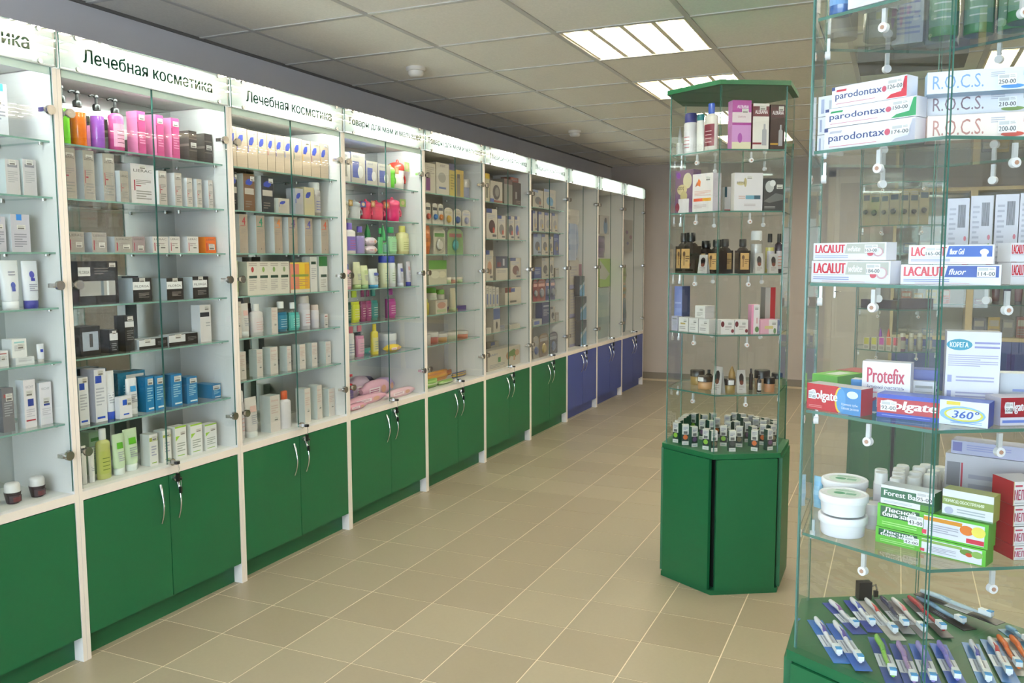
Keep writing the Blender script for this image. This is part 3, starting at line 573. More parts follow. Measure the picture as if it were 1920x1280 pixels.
# ------------------------------------------------------------------ stock lists (metres): cabinet goods, tower goods
GOODS = [
(0,0,0,'carton','tall white carton with purple edge',-0.16,-0.07,0.0634,0.165,0.0576,1.805,{'c': '#cfd3dc', 's': '#5a4fa8', 'p': [('r', 0.35, 0.86, 0.8, 1, '#3f8fd8'), ('l', 0.2, 0.3, 0.85, 0.7, 6, '#8d93a8')], 'st': (0.3, 0.6, 0.4, 0.12)}),
(0,1,0,'carton','grey-white carton with small print',-0.1245,-0.07,0.0484,0.115,0.0441,1.62,{'c': '#c6c2c4', 's': '#dfe6e6', 'p': 'lines:#8c8a92', 'st': (0.25, 0.84, 0.5, 0.14)}),
(0,1,1,'carton','grey-white carton with small print',-0.0645,-0.07,0.0484,0.121,0.0441,1.62,{'c': '#c6c2c4', 's': '#dfe6e6', 'p': 'lines:#8c8a92', 'st': (0.25, 0.84, 0.5, 0.14)}),
(0,2,0,'carton','pale grey carton with blue flag',-0.1825,-0.07,0.0444,0.113,0.0405,1.436,{'c': '#c2bfca', 's': '#dfe3e8', 'p': [('r', 0.3, 0.86, 0.62, 1, '#2f7fd0'), ('l', 0.15, 0.2, 0.85, 0.6, 6, '#8d8c98')], 'st': (0.3, 0.66, 0.5, 0.12)}),
(0,2,1,'carton','pale grey carton with blue flag',-0.1085,-0.07,0.0664,0.123,0.0603,1.436,{'c': '#c2bfca', 's': '#dfe3e8', 'p': [('r', 0.3, 0.84, 0.58, 1, '#2f7fd0'), ('l', 0.15, 0.12, 0.8, 0.5, 6, '#8d8c98')], 'st': (0.3, 0.6, 0.45, 0.12)}),
(0,3,0,'squeeze','white tube with blue drops',-0.1435,-0.07,0.0644,0.159,0.0585,1.25,{'c': '#e4e6ea', 'cap': '#e8e9ec', 'p': [('e', 0.5, 0.35, 0.2, 0.12, '#3f52a8'), ('r', 0.35, 0.12, 0.65, 0.3, '#3a4a9e'), ('l', 0.2, 0.7, 0.8, 0.9, 2, '#99a')]}),
(0,3,1,'squeeze','white tube with violet cap',-0.0725,-0.07,0.0584,0.157,0.0531,1.25,{'c': '#e6e8ee', 'cap': '#3c3f9a', 'p': [('e', 0.5, 0.75, 0.25, 0.14, '#4a4fb0'), ('r', 0.35, 0.5, 0.75, 0.62, '#2f35a0'), ('l', 0.1, 0.1, 0.9, 0.4, 4, '#99a')]}),
(0,4,0,'carton','small white carton',-0.1955,-0.07,0.0364,0.051,0.0333,1.066,{'c': '#d9d9da', 'p': 'lines:#a66', 'st': (0.3, 0.4, 0.4, 0.3)}),
(0,4,1,'carton','white carton on a flat carton',-0.137,-0.07,0.0514,0.0612,0.05,1.0898,{'c': '#e6e6e4', 'p': 'lines:#9cc', 'st': (0.35, 0.45, 0.45, 0.3)}),
(0,4,2,'carton','low white carton lying flat',-0.1195,-0.07,0.0664,0.023,0.06,1.066,{'c': '#e2e4e4', 'p': 'lines:#bbb'}),
(0,4,3,'squeeze','slim white tube with blue square',-0.056,-0.07,0.0274,0.061,0.0252,1.066,{'c': '#e4e4e8', 'cap': '#b9b5b0', 'p': [('r', 0.2, 0.45, 0.8, 0.75, '#2a3fa8')]}),
(0,5,0,'carton','charcoal grey carton',-0.188,-0.07,0.0394,0.145,0.036,0.85,{'c': '#77757a', 's': '#6a686d', 'p': 'lines:#a55', 'st': (0.3, 0.7, 0.6, 0.17)}),
(0,5,1,'carton','tall white carton with navy square',-0.1105,-0.07,0.0424,0.162,0.0387,0.85,{'c': '#e3dde0', 's': '#e2e4e8', 'p': 'bluesq:#b02a3a', 'st': (0.15, 0.66, 0.6, 0.12)}),
(0,5,2,'carton','tall white carton with small square',-0.0525,-0.07,0.0444,0.146,0.0405,0.85,{'c': '#e3dee2', 's': '#e2e4e8', 'p': 'bluesq:#ddd', 'st': (0.25, 0.5, 0.55, 0.14)}),
(0,6,0,'bottle','dark roll-on deodorant with white cap',-0.174,-0.07,0.0514,0.07,0.0468,0.605,{'c': '#2a1c26', 'cap': '#dcd9d6', 'lab': '#3a2a34', 'lab2': '#b5332e', 'shape': 'roll'}),
(0,6,1,'bottle','dark roll-on deodorant with white cap',-0.085,-0.07,0.0514,0.07,0.0468,0.605,{'c': '#2a1c26', 'cap': '#dcd9d6', 'lab': '#3a2a34', 'lab2': '#b5332e', 'shape': 'roll'}),
(1,0,0,'bottle','lime green bottle with black pump',0.088,-0.07,0.0494,0.206,0.045,1.805,{'c': '#7ee03a', 'cap': '#101012', 'clear': True, 'shape': 'pump'}),
(1,0,1,'bottle','orange bottle with black pump',0.1535,-0.07,0.0564,0.198,0.0513,1.805,{'c': '#f07a18', 'cap': '#101012', 'clear': True, 'shape': 'pump'}),
(1,0,2,'bottle','violet bottle with black pump',0.23,-0.07,0.0494,0.196,0.045,1.805,{'c': '#a55fd0', 'cap': '#101012', 'clear': True, 'shape': 'pump'}),
(1,0,3,'bottle','pink bottle with black pump',0.313,-0.07,0.0554,0.196,0.0504,1.805,{'c': '#d05a92', 'cap': '#101012', 'clear': False, 'lab': '#d9a0b8', 'lab2': '#7a3050', 'shape': 'pump'}),
(1,0,4,'carton','bright pink carton',0.4065,-0.07,0.0384,0.163,0.055,1.805,{'c': '#b8447c', 's': '#e58cb8', 't': '#d070a0', 'p': [('r', 0.0, 0.1, 0.12, 0.75, '#8a1f52'), ('l', 0.25, 0.25, 0.9, 0.55, 5, '#d992b5')], 'st': (0.2, 0.8, 0.7, 0.12)}),
(1,0,5,'carton','bright pink carton',0.4955,-0.07,0.0364,0.162,0.055,1.805,{'c': '#b8447c', 's': '#e58cb8', 't': '#d070a0', 'p': [('r', 0.0, 0.1, 0.12, 0.75, '#8a1f52'), ('l', 0.25, 0.25, 0.9, 0.55, 5, '#d992b5')], 'st': (0.2, 0.8, 0.7, 0.12)}),
(1,0,6,'carton','bright pink carton',0.5735,-0.07,0.0404,0.161,0.055,1.805,{'c': '#b8447c', 's': '#e58cb8', 't': '#d070a0', 'p': [('r', 0.0, 0.1, 0.12, 0.75, '#8a1f52'), ('l', 0.25, 0.25, 0.9, 0.55, 5, '#d992b5')], 'st': (0.2, 0.8, 0.7, 0.12)}),
(1,0,7,'carton','dark brown striped carton',0.6645,-0.07,0.0424,0.124,0.06,1.805,{'c': '#352c2a', 's': '#4c443f', 'p': [('r', 0, 0.72, 1, 0.76, '#6a5f58'), ('r', 0, 0.35, 1, 0.39, '#6a5f58')], 'sp': [('r', 0, 0.5, 1, 0.58, '#8a8078')], 'st': (0.2, 0.46, 0.7, 0.16)}),
(1,0,8,'carton','dark brown striped carton',0.7505,-0.07,0.0424,0.123,0.06,1.805,{'c': '#352c2a', 's': '#4c443f', 'p': [('r', 0, 0.72, 1, 0.76, '#6a5f58'), ('r', 0, 0.35, 1, 0.39, '#6a5f58')], 'sp': [('r', 0, 0.5, 1, 0.58, '#8a8078')], 'st': (0.2, 0.46, 0.7, 0.16)}),
(1,1,0,'carton','tall grey carton with red bar',0.0865,-0.07,0.0504,0.176,0.06,1.62,{'c': '#a49c92', 's': '#cfd4d8', 'p': 'lierac', 'st': (0.25, 0.85, 0.6, 0.06)}),
(1,1,1,'carton','tall grey carton with red bar',0.165,-0.07,0.0454,0.176,0.06,1.62,{'c': '#a49c92', 's': '#cfd4d8', 'p': 'lierac', 'st': (0.25, 0.85, 0.6, 0.06)}),
(1,1,2,'carton','tall grey carton with red bar',0.2495,-0.07,0.0504,0.173,0.06,1.62,{'c': '#a49c92', 's': '#cfd4d8', 'p': 'lierac', 'st': (0.25, 0.85, 0.6, 0.06)}),
(1,1,3,'carton','small grey carton with red bar',0.298,-0.05,0.0374,0.115,0.05,1.62,{'c': '#a49c92', 's': '#cfd4d8', 'p': 'lierac'}),
(1,1,4,'carton','wide white carton with red bar',0.42,-0.09,0.1114,0.153,0.09,1.62,{'c': '#d3ced0', 's': '#e3e3e5', 'p': 'lierac', 'st': (0.35, 0.88, 0.3, 0.09)}),
(1,1,5,'carton','white-grey carton with red bar',0.4985,-0.07,0.0404,0.134,0.06,1.62,{'c': '#bdb4ae', 's': '#e4e5e8', 'p': 'lierac', 'st': (0.2, 0.84, 0.6, 0.09)}),
(1,1,6,'carton','white-grey carton with red bar',0.5775,-0.07,0.0364,0.133,0.06,1.62,{'c': '#bdb4ae', 's': '#e4e5e8', 'p': 'lierac', 'st': (0.2, 0.84, 0.6, 0.09)}),
(1,1,7,'carton','slim white carton with red bar',0.637,-0.07,0.0294,0.119,0.05,1.62,{'c': '#c4bbb4', 's': '#e4e5e8', 'p': 'lierac', 'st': (0.2, 0.82, 0.7, 0.1)}),
(1,1,8,'carton','slim white carton with red bar',0.69,-0.07,0.0274,0.118,0.05,1.62,{'c': '#c4bbb4', 's': '#e4e5e8', 'p': 'lierac', 'st': (0.2, 0.82, 0.7, 0.1)}),
(1,1,9,'carton','slim white carton with red bar',0.7535,-0.07,0.0264,0.118,0.05,1.62,{'c': '#c4bbb4', 's': '#e4e5e8', 'p': 'lierac', 'st': (0.2, 0.82, 0.7, 0.1)}),
(1,2,0,'carton','square grey carton with red bar',0.0985,-0.07,0.0644,0.072,0.07,1.436,{'c': '#a59d95', 's': '#c9cdd2', 'p': 'lieracs', 'st': (0.45, 0.25, 0.4, 0.25)}),
(1,2,1,'carton','square grey carton with red bar',0.1945,-0.07,0.0624,0.072,0.07,1.436,{'c': '#a59d95', 's': '#c9cdd2', 'p': 'lieracs', 'st': (0.45, 0.25, 0.4, 0.25)}),
(1,2,2,'carton','square grey carton with red bar',0.2995,-0.07,0.0784,0.059,0.07,1.436,{'c': '#a59d95', 's': '#c9cdd2', 'p': 'lieracs', 'st': (0.45, 0.25, 0.4, 0.25)}),
(1,2,3,'carton','mauve-grey carton',0.37,-0.07,0.0574,0.061,0.07,1.436,{'c': '#a08c8e', 's': '#cbb', 'p': 'lieracs', 'st': (0.4, 0.15, 0.45, 0.3)}),
(1,2,4,'carton','low white carton with red bar',0.4745,-0.07,0.0764,0.063,0.055,1.436,{'c': '#d2ccc9', 's': '#e2e2e4', 'p': 'lieracs', 'st': (0.45, 0.25, 0.4, 0.3)}),
(1,2,5,'carton','low white carton with red bar',0.5475,-0.07,0.0524,0.065,0.055,1.436,{'c': '#d2ccc9', 's': '#e2e2e4', 'p': 'lieracs', 'st': (0.45, 0.25, 0.4, 0.3)}),
(1,2,6,'carton','low white carton with red bar',0.644,-0.07,0.0594,0.067,0.055,1.436,{'c': '#d2ccc9', 's': '#e2e2e4', 'p': 'lieracs', 'st': (0.45, 0.25, 0.4, 0.3)}),
(1,2,7,'carton','bright orange carton',0.7425,-0.07,0.0604,0.067,0.05,1.436,{'c': '#e06a18', 's': '#e8801f', 'p': 'lieracs', 'st': (0.3, 0.2, 0.55, 0.35)}),
(1,3,0,'carton','big black gift carton with silver window',0.1825,-0.07,0.1684,0.155,0.09,1.25,{'c': '#1c181a', 's': '#26221f', 'p': [('r', 0, 0.66, 0.3, 0.86, '#dcdcdc'), ('t', 'FILORGA', 0.02, 0.71, 0.28, 0.78, '#333'), ('r', 0.02, 0.2, 0.92, 0.54, '#a9a8a6'), ('r', 0.55, 0.2, 0.62, 0.54, '#6f7f8a'), ('r', 0.7, 0.2, 0.75, 0.54, '#dfe3e6'), ('l', 0.4, 0.68, 0.75, 0.86, 3, '#6b6460')], 'st': (0.78, 0.86, 0.16, 0.1)}),
(1,3,1,'carton','black carton with white band',0.3765,-0.07,0.0884,0.09,0.075,1.25,{'c': '#191719', 's': '#c5d0d6', 't': '#2a2628', 'p': 'filorga', 'st': (0.35, 0.82, 0.3, 0.18)}),
(1,3,2,'carton','black carton with white band',0.5395,-0.07,0.0864,0.086,0.075,1.25,{'c': '#191719', 's': '#c5d0d6', 't': '#2a2628', 'p': 'filorga', 'st': (0.35, 0.82, 0.3, 0.18)}),
(1,3,3,'carton','black carton with white band',0.677,-0.07,0.0874,0.089,0.075,1.25,{'c': '#191719', 's': '#c5d0d6', 't': '#2a2628', 'p': 'filorga', 'st': (0.35, 0.82, 0.3, 0.18)}),
(1,4,0,'carton','large black carton with picture window',0.1355,-0.07,0.0824,0.106,0.07,1.066,{'c': '#1a1719', 's': '#1f1c1e', 'p': [('r', 0.1, 0.18, 0.9, 0.82, '#a9b3c4'), ('r', 0.45, 0.3, 0.62, 0.75, '#4a4a52')]}),
(1,4,1,'carton','small black and white carton',0.2355,-0.07,0.0364,0.087,0.055,1.066,{'c': '#1b191a', 's': '#2a2829', 'p': [('r', 0, 0.55, 1, 0.85, '#d6d6d8'), ('l', 0.2, 0.1, 0.8, 0.45, 4, '#888')], 'st': (0.3, 0.8, 0.5, 0.15)}),
(1,4,2,'carton','tall black carton with white band',0.308,-0.07,0.0414,0.134,0.055,1.066,{'c': '#1d1a1b', 's': '#2a2728', 'p': [('r', 0, 0.68, 1, 0.84, '#d8d8da'), ('l', 0.2, 0.3, 0.9, 0.6, 5, '#777')], 'st': (0.3, 0.86, 0.6, 0.12)}),
(1,4,3,'carton','low black carton with white end',0.419,-0.07,0.1394,0.038,0.055,1.066,{'c': '#1b1819', 's': '#c9cfd3', 'p': [('r', 0, 0.3, 0.56, 0.95, '#d9d9db'), ('l', 0.65, 0.3, 0.95, 0.7, 3, '#777')], 'st': (0.18, 0.6, 0.22, 0.4)}),
(1,4,4,'carton','low black carton with white end',0.573,-0.07,0.1534,0.044,0.055,1.066,{'c': '#1b1819', 's': '#c9cfd3', 'p': [('r', 0, 0.3, 0.56, 0.95, '#d9d9db'), ('l', 0.65, 0.3, 0.95, 0.7, 3, '#777')], 'st': (0.2, 0.6, 0.22, 0.4)}),
(1,4,5,'carton','tall white carton with dark band',0.6975,-0.07,0.0604,0.155,0.05,1.066,{'c': '#d9d4d3', 's': '#e2e2e3', 'p': [('r', 0, 0.68, 0.85, 0.8, '#23252f'), ('l', 0.5, 0.4, 0.9, 0.55, 2, '#aaa')], 'st': (0.4, 0.85, 0.45, 0.12)}),
(1,5,0,'carton','white carton with blue header',0.096,-0.07,0.0394,0.172,0.05,0.821,{'c': '#e3e5ea', 's': '#d5dbe4', 'p': 'bluehead:#2748b0', 'st': (0.4, 0.88, 0.5, 0.1)}),
(1,5,1,'carton','white and sky-blue carton',0.1035,-0.12,0.0184,0.218,0.025,0.821,{'c': '#e0e4ea', 's': '#cfe0ee', 'p': [('r', 0, 0.72, 1, 0.92, '#2f86c4')]}),
(1,5,2,'carton','tall white carton with blue header',0.167,-0.07,0.0494,0.193,0.07,0.821,{'c': '#e2e2e8', 's': '#cfcfe0', 'p': 'bluehead:#2748b0', 'st': (0.3, 0.88, 0.5, 0.1)}),
(1,5,3,'squeeze','white tube standing on blue cap',0.216,-0.07,0.0454,0.18,0.0414,0.821,{'c': '#e8e9ef', 'cap': '#2a4ab8', 'band': '#2a4ab8'}),
(1,5,4,'carton','small low white carton with blue mark',0.253,-0.045,0.0554,0.082,0.025,0.821,{'c': '#e6e4e8', 'p': [('r', 0.25, 0.6, 0.6, 0.85, '#2a58c0'), ('r', 0.3, 0.15, 0.75, 0.22, '#2a58c0')], 'st': (0.6, 0.55, 0.35, 0.35)}),
(1,5,5,'squeeze','white tube with azure mark',0.3265,-0.08,0.0524,0.137,0.0477,0.821,{'c': '#ebecf0', 'cap': '#e0e2e6', 'band': '#3a9ad8'}),
(1,5,6,'carton','wide teal carton behind the white tube',0.3775,-0.15,0.1304,0.154,0.06,0.821,{'c': '#1d6f92', 's': '#1a6080', 'p': 'teal'}),
(1,5,7,'carton','upright teal-blue carton',0.3895,-0.07,0.0404,0.137,0.05,0.821,{'c': '#2277ae', 's': '#1c6a96', 'p': 'teal', 'st': (0.3, 0.76, 0.6, 0.18)}),
(1,5,8,'carton','upright teal-blue carton',0.438,-0.07,0.0454,0.134,0.05,0.821,{'c': '#2277ae', 's': '#1c6a96', 'p': 'teal', 'st': (0.3, 0.76, 0.6, 0.18)}),
(1,5,9,'carton','upright teal-blue carton',0.5255,-0.07,0.0564,0.13,0.05,0.821,{'c': '#2277ae', 's': '#1c6a96', 'p': 'teal', 'st': (0.3, 0.76, 0.6, 0.18)}),
(1,5,10,'carton','upright teal-blue carton',0.608,-0.07,0.0574,0.109,0.05,0.821,{'c': '#2277ae', 's': '#1c6a96', 'p': 'teal', 'st': (0.3, 0.76, 0.6, 0.18)}),
(1,5,11,'carton','low teal-blue carton',0.7445,-0.07,0.0504,0.059,0.1,0.821,{'c': '#2478ae', 's': '#2a82b4', 'p': 'teal', 'st': (0.1, 0.62, 0.8, 0.3)}),
(1,6,0,'squeeze','slim white tube near hinge',0.086,-0.07,0.0254,0.141,0.025,0.605,{'c': '#e4e4e2', 'cap': '#dcdcda'}),
(1,6,1,'squeeze','slim white tube with green print',0.119,-0.07,0.0254,0.127,0.025,0.605,{'c': '#e6e6e2', 'cap': '#dcdcda', 'band': '#a9b56a'}),
(1,6,2,'bottle','olive-yellow bottle with white cap',0.179,-0.07,0.0574,0.186,0.0522,0.605,{'c': '#c3c77a', 'cap': '#e8e8e4', 'clear': False, 'lab': '#b8bf62', 'lab2': '#6a7a2a', 'shape': 'flat'}),
(1,6,3,'carton','tall pale green carton at back',0.213,-0.17,0.0494,0.161,0.05,0.605,{'c': '#b5d6b0', 's': '#c9e4c4', 'p': 'lines:#5a9a4a'}),
(1,6,4,'squeeze','pale green tube on clear cap',0.246,-0.07,0.0534,0.154,0.0486,0.605,{'c': '#cfe3bf', 'cap': '#dfe6e0', 'band': '#63b52e'}),
(1,6,5,'squeeze','pale green tube on clear cap',0.3105,-0.078,0.0664,0.161,0.0603,0.605,{'c': '#cfe3bf', 'cap': '#dfe6e0', 'band': '#63b52e'}),
(1,6,6,'carton','white carton with olive band',0.3975,-0.07,0.0404,0.125,0.05,0.605,{'c': '#e4e2dc', 's': '#dfe0da', 'p': [('r', 0, 0.78, 1, 0.9, '#a3b04a'), ('l', 0.2, 0.3, 0.8, 0.65, 4, '#aab'), ('r', 0.2, 0.08, 0.8, 0.11, '#8fae3a')], 'st': (0.3, 0.8, 0.6, 0.14)}),
(1,6,7,'carton','white carton with olive header',0.4645,-0.07,0.0404,0.128,0.05,0.605,{'c': '#e4e2dc', 's': '#dfe0da', 'p': [('r', 0, 0.78, 1, 0.86, '#a3b04a'), ('l', 0.2, 0.3, 0.8, 0.65, 4, '#aab'), ('r', 0.2, 0.08, 0.8, 0.11, '#8fae3a')], 'st': (0.3, 0.8, 0.6, 0.14)}),
(1,6,8,'carton','white carton with green corner mark',0.5365,-0.07,0.0584,0.132,0.04,0.605,{'c': '#e9e9e6', 's': '#e2e4de', 'p': 'leaf', 'st': (0.45, 0.72, 0.45, 0.1)}),
(1,6,9,'carton','white carton with green corner mark',0.6215,-0.07,0.0644,0.126,0.04,0.605,{'c': '#e9e9e6', 's': '#e2e4de', 'p': 'leaf', 'st': (0.45, 0.72, 0.45, 0.1)}),
(1,6,10,'carton','white carton with green corner mark',0.703,-0.07,0.0674,0.111,0.04,0.605,{'c': '#e9e9e6', 's': '#e2e4de', 'p': 'leaf', 'st': (0.45, 0.72, 0.45, 0.1)}),
(2,0,0,'carton','beige carton with blue leaf logo',0.8985,-0.07,0.0324,0.175,0.06,1.805,{'c': '#c3ae97', 's': '#b8a58f', 'p': 'phyto:#a08870', 'st': (0.45, 0.9, 0.45, 0.07)}),
(2,0,1,'carton','beige carton with blue leaf logo',0.95,-0.07,0.0654,0.174,0.06,1.805,{'c': '#c3ae97', 's': '#b8a58f', 'p': 'phyto:#5a50a0', 'st': (0.45, 0.9, 0.45, 0.07)}),
(2,0,2,'carton','beige carton with blue leaf logo',1.019,-0.07,0.0634,0.172,0.06,1.805,{'c': '#c3ae97', 's': '#b8a58f', 'p': 'phyto:#3a3f9a', 'st': (0.45, 0.9, 0.45, 0.07)}),
(2,0,3,'carton','beige carton with blue leaf logo',1.0835,-0.07,0.0584,0.172,0.06,1.805,{'c': '#c3ae97', 's': '#b8a58f', 'p': 'phyto:#3a8a92', 'st': (0.45, 0.9, 0.45, 0.07)}),
(2,0,4,'carton','beige carton with blue leaf logo',1.1425,-0.07,0.0524,0.172,0.06,1.805,{'c': '#c3ae97', 's': '#b8a58f', 'p': 'phyto:#b03a4a', 'st': (0.45, 0.9, 0.45, 0.07)}),
(2,0,5,'carton','beige carton with blue leaf logo',1.202,-0.07,0.0594,0.173,0.06,1.805,{'c': '#c3ae97', 's': '#b8a58f', 'p': 'phyto:#3a3f8a', 'st': (0.45, 0.9, 0.45, 0.07)}),
(2,0,6,'carton','beige carton with blue leaf logo',1.2665,-0.07,0.0644,0.175,0.06,1.805,{'c': '#c3ae97', 's': '#b8a58f', 'p': 'phyto:#4a6ab0', 'st': (0.45, 0.9, 0.45, 0.07)}),
(2,0,7,'carton','beige carton with blue leaf logo',1.332,-0.07,0.0614,0.176,0.06,1.805,{'c': '#c3ae97', 's': '#b8a58f', 'p': 'phyto:#4a7a5a', 'st': (0.45, 0.9, 0.45, 0.07)}),
(2,0,8,'carton','beige carton with blue leaf logo',1.398,-0.07,0.0634,0.174,0.06,1.805,{'c': '#c3ae97', 's': '#b8a58f', 'p': 'phyto:#d09a3a', 'st': (0.45, 0.9, 0.45, 0.07)}),
(2,0,9,'carton','beige carton with blue leaf logo',1.469,-0.07,0.0694,0.176,0.06,1.805,{'c': '#c3ae97', 's': '#b8a58f', 'p': 'phyto:#8a3a5a', 'st': (0.45, 0.9, 0.45, 0.07)}),
(2,0,10,'carton','beige carton with blue leaf logo',1.5395,-0.07,0.0624,0.175,0.06,1.805,{'c': '#c3ae97', 's': '#b8a58f', 'p': 'phyto:#d0a050', 'st': (0.45, 0.9, 0.45, 0.07)}),
(2,1,0,'carton','black hair-colour carton with blue logo',0.894,-0.07,0.0374,0.165,0.07,1.62,{'c': '#1f1d22', 's': '#d2d6d6', 'p': 'phytod:#b5aca2', 'st': (0.6, 0.82, 0.35, 0.12)}),
(2,1,1,'carton','brown hair-colour carton with blue logo',0.9875,-0.07,0.0724,0.165,0.07,1.62,{'c': '#6a4a30', 's': '#d2d6d6', 'p': 'phytod:#b5aca2', 'st': (0.6, 0.82, 0.35, 0.12)}),
(2,1,2,'carton','black hair-colour carton with blue logo',1.108,-0.07,0.0834,0.165,0.07,1.62,{'c': '#1f2028', 's': '#d2d6d6', 'p': 'phytod:#b5aca2', 'st': (0.6, 0.82, 0.35, 0.12)}),
(2,1,3,'carton','low silver carton with blue logo',1.2085,-0.06,0.0764,0.071,0.06,1.62,{'c': '#b9b1a4', 's': '#c9c9c2', 'p': 'phyto:#889'}),
(2,1,4,'carton','silver-grey carton with blue stripe',1.335,-0.07,0.0594,0.126,0.055,1.62,{'c': '#a5a2a6', 's': '#b4b6bc', 'p': 'phyto:#2a4fb0'}),
(2,1,5,'carton','golden-beige carton with blue logo',1.4125,-0.07,0.0764,0.137,0.055,1.62,{'c': '#b9ad8c', 's': '#c4bc9e', 'p': 'phyto:#b9ad8c'}),
(2,1,6,'bottle','silver cylinder bottle with clear cap',1.489,-0.07,0.0614,0.167,0.0558,1.62,{'c': '#9a9490', 'cap': '#cfd0cf', 'lab': '#a9a29c', 'lab2': '#2b3f9e', 'shape': 'can'}),
(2,2,0,'carton','taupe carton with large figure 4',0.9435,-0.07,0.0524,0.171,0.055,1.436,{'c': '#a8988a', 's': '#dfe2e2', 'p': 'four:#b02a3a'}),
(2,2,1,'carton','taupe carton with large figure 4',1.0535,-0.07,0.0564,0.17,0.055,1.436,{'c': '#a8988a', 's': '#dfe2e2', 'p': 'four:#1f8a6a'}),
(2,2,2,'carton','taupe carton with large figure 4',1.175,-0.07,0.0554,0.17,0.055,1.436,{'c': '#a8988a', 's': '#dfe2e2', 'p': 'four:#e08030'}),
(2,2,3,'carton','taupe carton with large figure 4',1.2805,-0.07,0.0664,0.172,0.055,1.436,{'c': '#a8988a', 's': '#dfe2e2', 'p': 'four:#5a2a78'}),
(2,2,4,'carton','taupe carton with large figure 4',1.4,-0.07,0.0594,0.171,0.055,1.436,{'c': '#a8988a', 's': '#dfe2e2', 'p': 'four:#3a3fa0'}),
(2,2,5,'carton','taupe carton with large figure 4',1.528,-0.07,0.0594,0.171,0.055,1.436,{'c': '#a8988a', 's': '#dfe2e2', 'p': 'four:#d0502a'}),
(2,3,0,'carton','narrow green and white carton',0.9195,-0.1,0.0264,0.155,0.025,1.25,{'c': '#cfd8b8', 's': '#c0cf90', 'p': 'win:#8fae5a:#e8ead8'}),
(2,3,1,'carton','wide white multipack of four cartons',1.1005,-0.07,0.2864,0.149,0.05,1.25,{'c': '#ddd6ca', 's': '#cfd2c8', 'p': 'klorane'}),
(2,3,2,'carton','pink and yellow triple carton',1.325,-0.07,0.1434,0.144,0.05,1.25,{'c': '#e0c050', 's': '#d8b0a0', 'p': [('r', 0, 0.12, 0.45, 0.95, '#d9806a'), ('r', 0.45, 0.12, 0.75, 0.95, '#e2c23a'), ('r', 0.75, 0.12, 1, 0.95, '#d9a030'), ('r', 0.05, 0.52, 0.95, 0.6, '#8a9a4a'), ('r', 0, 0, 1, 0.1, '#ddd8cc'), ('l', 0.08, 0.2, 0.9, 0.45, 4, '#c09060')]}),
(2,3,3,'carton','white carton with thin print',1.431,-0.07,0.0534,0.171,0.05,1.25,{'c': '#dcd9d4', 's': '#d5d8d4', 'p': 'lines:#2e4a3c'}),
(2,3,4,'carton','white carton with green corner',1.508,-0.07,0.0674,0.172,0.05,1.25,{'c': '#dcd9d4', 's': '#d5d8d4', 'p': [('r', 0, 0.72, 1, 1, '#1f6a2a'), ('r', 0.2, 0.4, 0.9, 0.48, '#2e4a3c'), ('l', 0.2, 0.1, 0.8, 0.35, 4, '#b5aea8')]}),
(2,4,0,'carton','white carton with faint pink print',0.892,-0.07,0.0374,0.158,0.045,1.066,{'c': '#d8cfc8', 's': '#d3dad6', 'p': [('t', 'Avene', 0.1, 0.84, 0.8, 0.9, '#d09a94'), ('l', 0.1, 0.5, 0.8, 0.75, 4, '#cdb5ae')], 'st': (0.35, 0.3, 0.45, 0.12)}),
(2,4,1,'squeeze','white tube with pale print',0.9465,-0.07,0.0564,0.148,0.0513,1.066,{'c': '#e0dbd8', 'cap': '#d8dcdc', 'band': '#e0b5b0'}),
(2,4,2,'bottle','white bottle with white cap',1.0315,-0.07,0.0744,0.141,0.0675,1.066,{'c': '#dcd8d8', 'cap': '#e8e8e6', 'lab': '#d8cfd0', 'lab2': '#d0a09a', 'shape': 'flat'}),
(2,4,3,'carton','white carton with faint pink print',1.131,-0.07,0.0434,0.12,0.045,1.066,{'c': '#d8cfc8', 's': '#d3dad6', 'p': [('t', 'Avene', 0.1, 0.84, 0.8, 0.9, '#d09a94'), ('l', 0.1, 0.5, 0.8, 0.75, 4, '#cdb5ae')], 'st': (0.35, 0.3, 0.45, 0.12)}),
(2,4,4,'bottle','deep blue bottle with white cap',1.202,-0.07,0.0794,0.144,0.072,1.066,{'c': '#1f6f92', 'cap': '#e6e8e8', 'clear': True, 'lab': '#2a7a9a', 'lab2': '#cfe0e8', 'shape': 'flat'}),
(2,4,5,'bottle','turquoise bottle with white cap',1.293,-0.07,0.0794,0.136,0.072,1.066,{'c': '#4fb5ae', 'cap': '#e6e8e8', 'clear': True, 'lab': '#5fbab2', 'lab2': '#d8eeec', 'shape': 'flat'}),
(2,4,6,'bottle','silvery spray bottle',1.3825,-0.07,0.0644,0.163,0.0585,1.066,{'c': '#cbc6cc', 'cap': '#b9b2ac', 'lab': '#d0ccd2', 'lab2': '#c07a80', 'shape': 'can'}),
(2,4,7,'bottle','slim pale stick bottle',1.4565,-0.07,0.0464,0.116,0.0423,1.066,{'c': '#d5d0d4', 'cap': '#c9b9b0', 'shape': 'can'}),
(2,4,8,'carton','tiny white carton with barcode',1.5225,-0.07,0.0284,0.067,0.03,1.066,{'c': '#d8cfcc', 's': '#ccc', 'p': 'lines:#a55', 'st': (0.1, 0.1, 0.8, 0.35)}),
(2,5,0,'carton','white carton with faint pink print',0.907,-0.07,0.0474,0.124,0.045,0.878,{'c': '#d8cfc8', 's': '#d3dad6', 'p': [('t', 'Avene', 0.1, 0.84, 0.8, 0.9, '#d09a94'), ('l', 0.1, 0.5, 0.8, 0.75, 4, '#cdb5ae')], 'st': (0.35, 0.3, 0.45, 0.12)}),
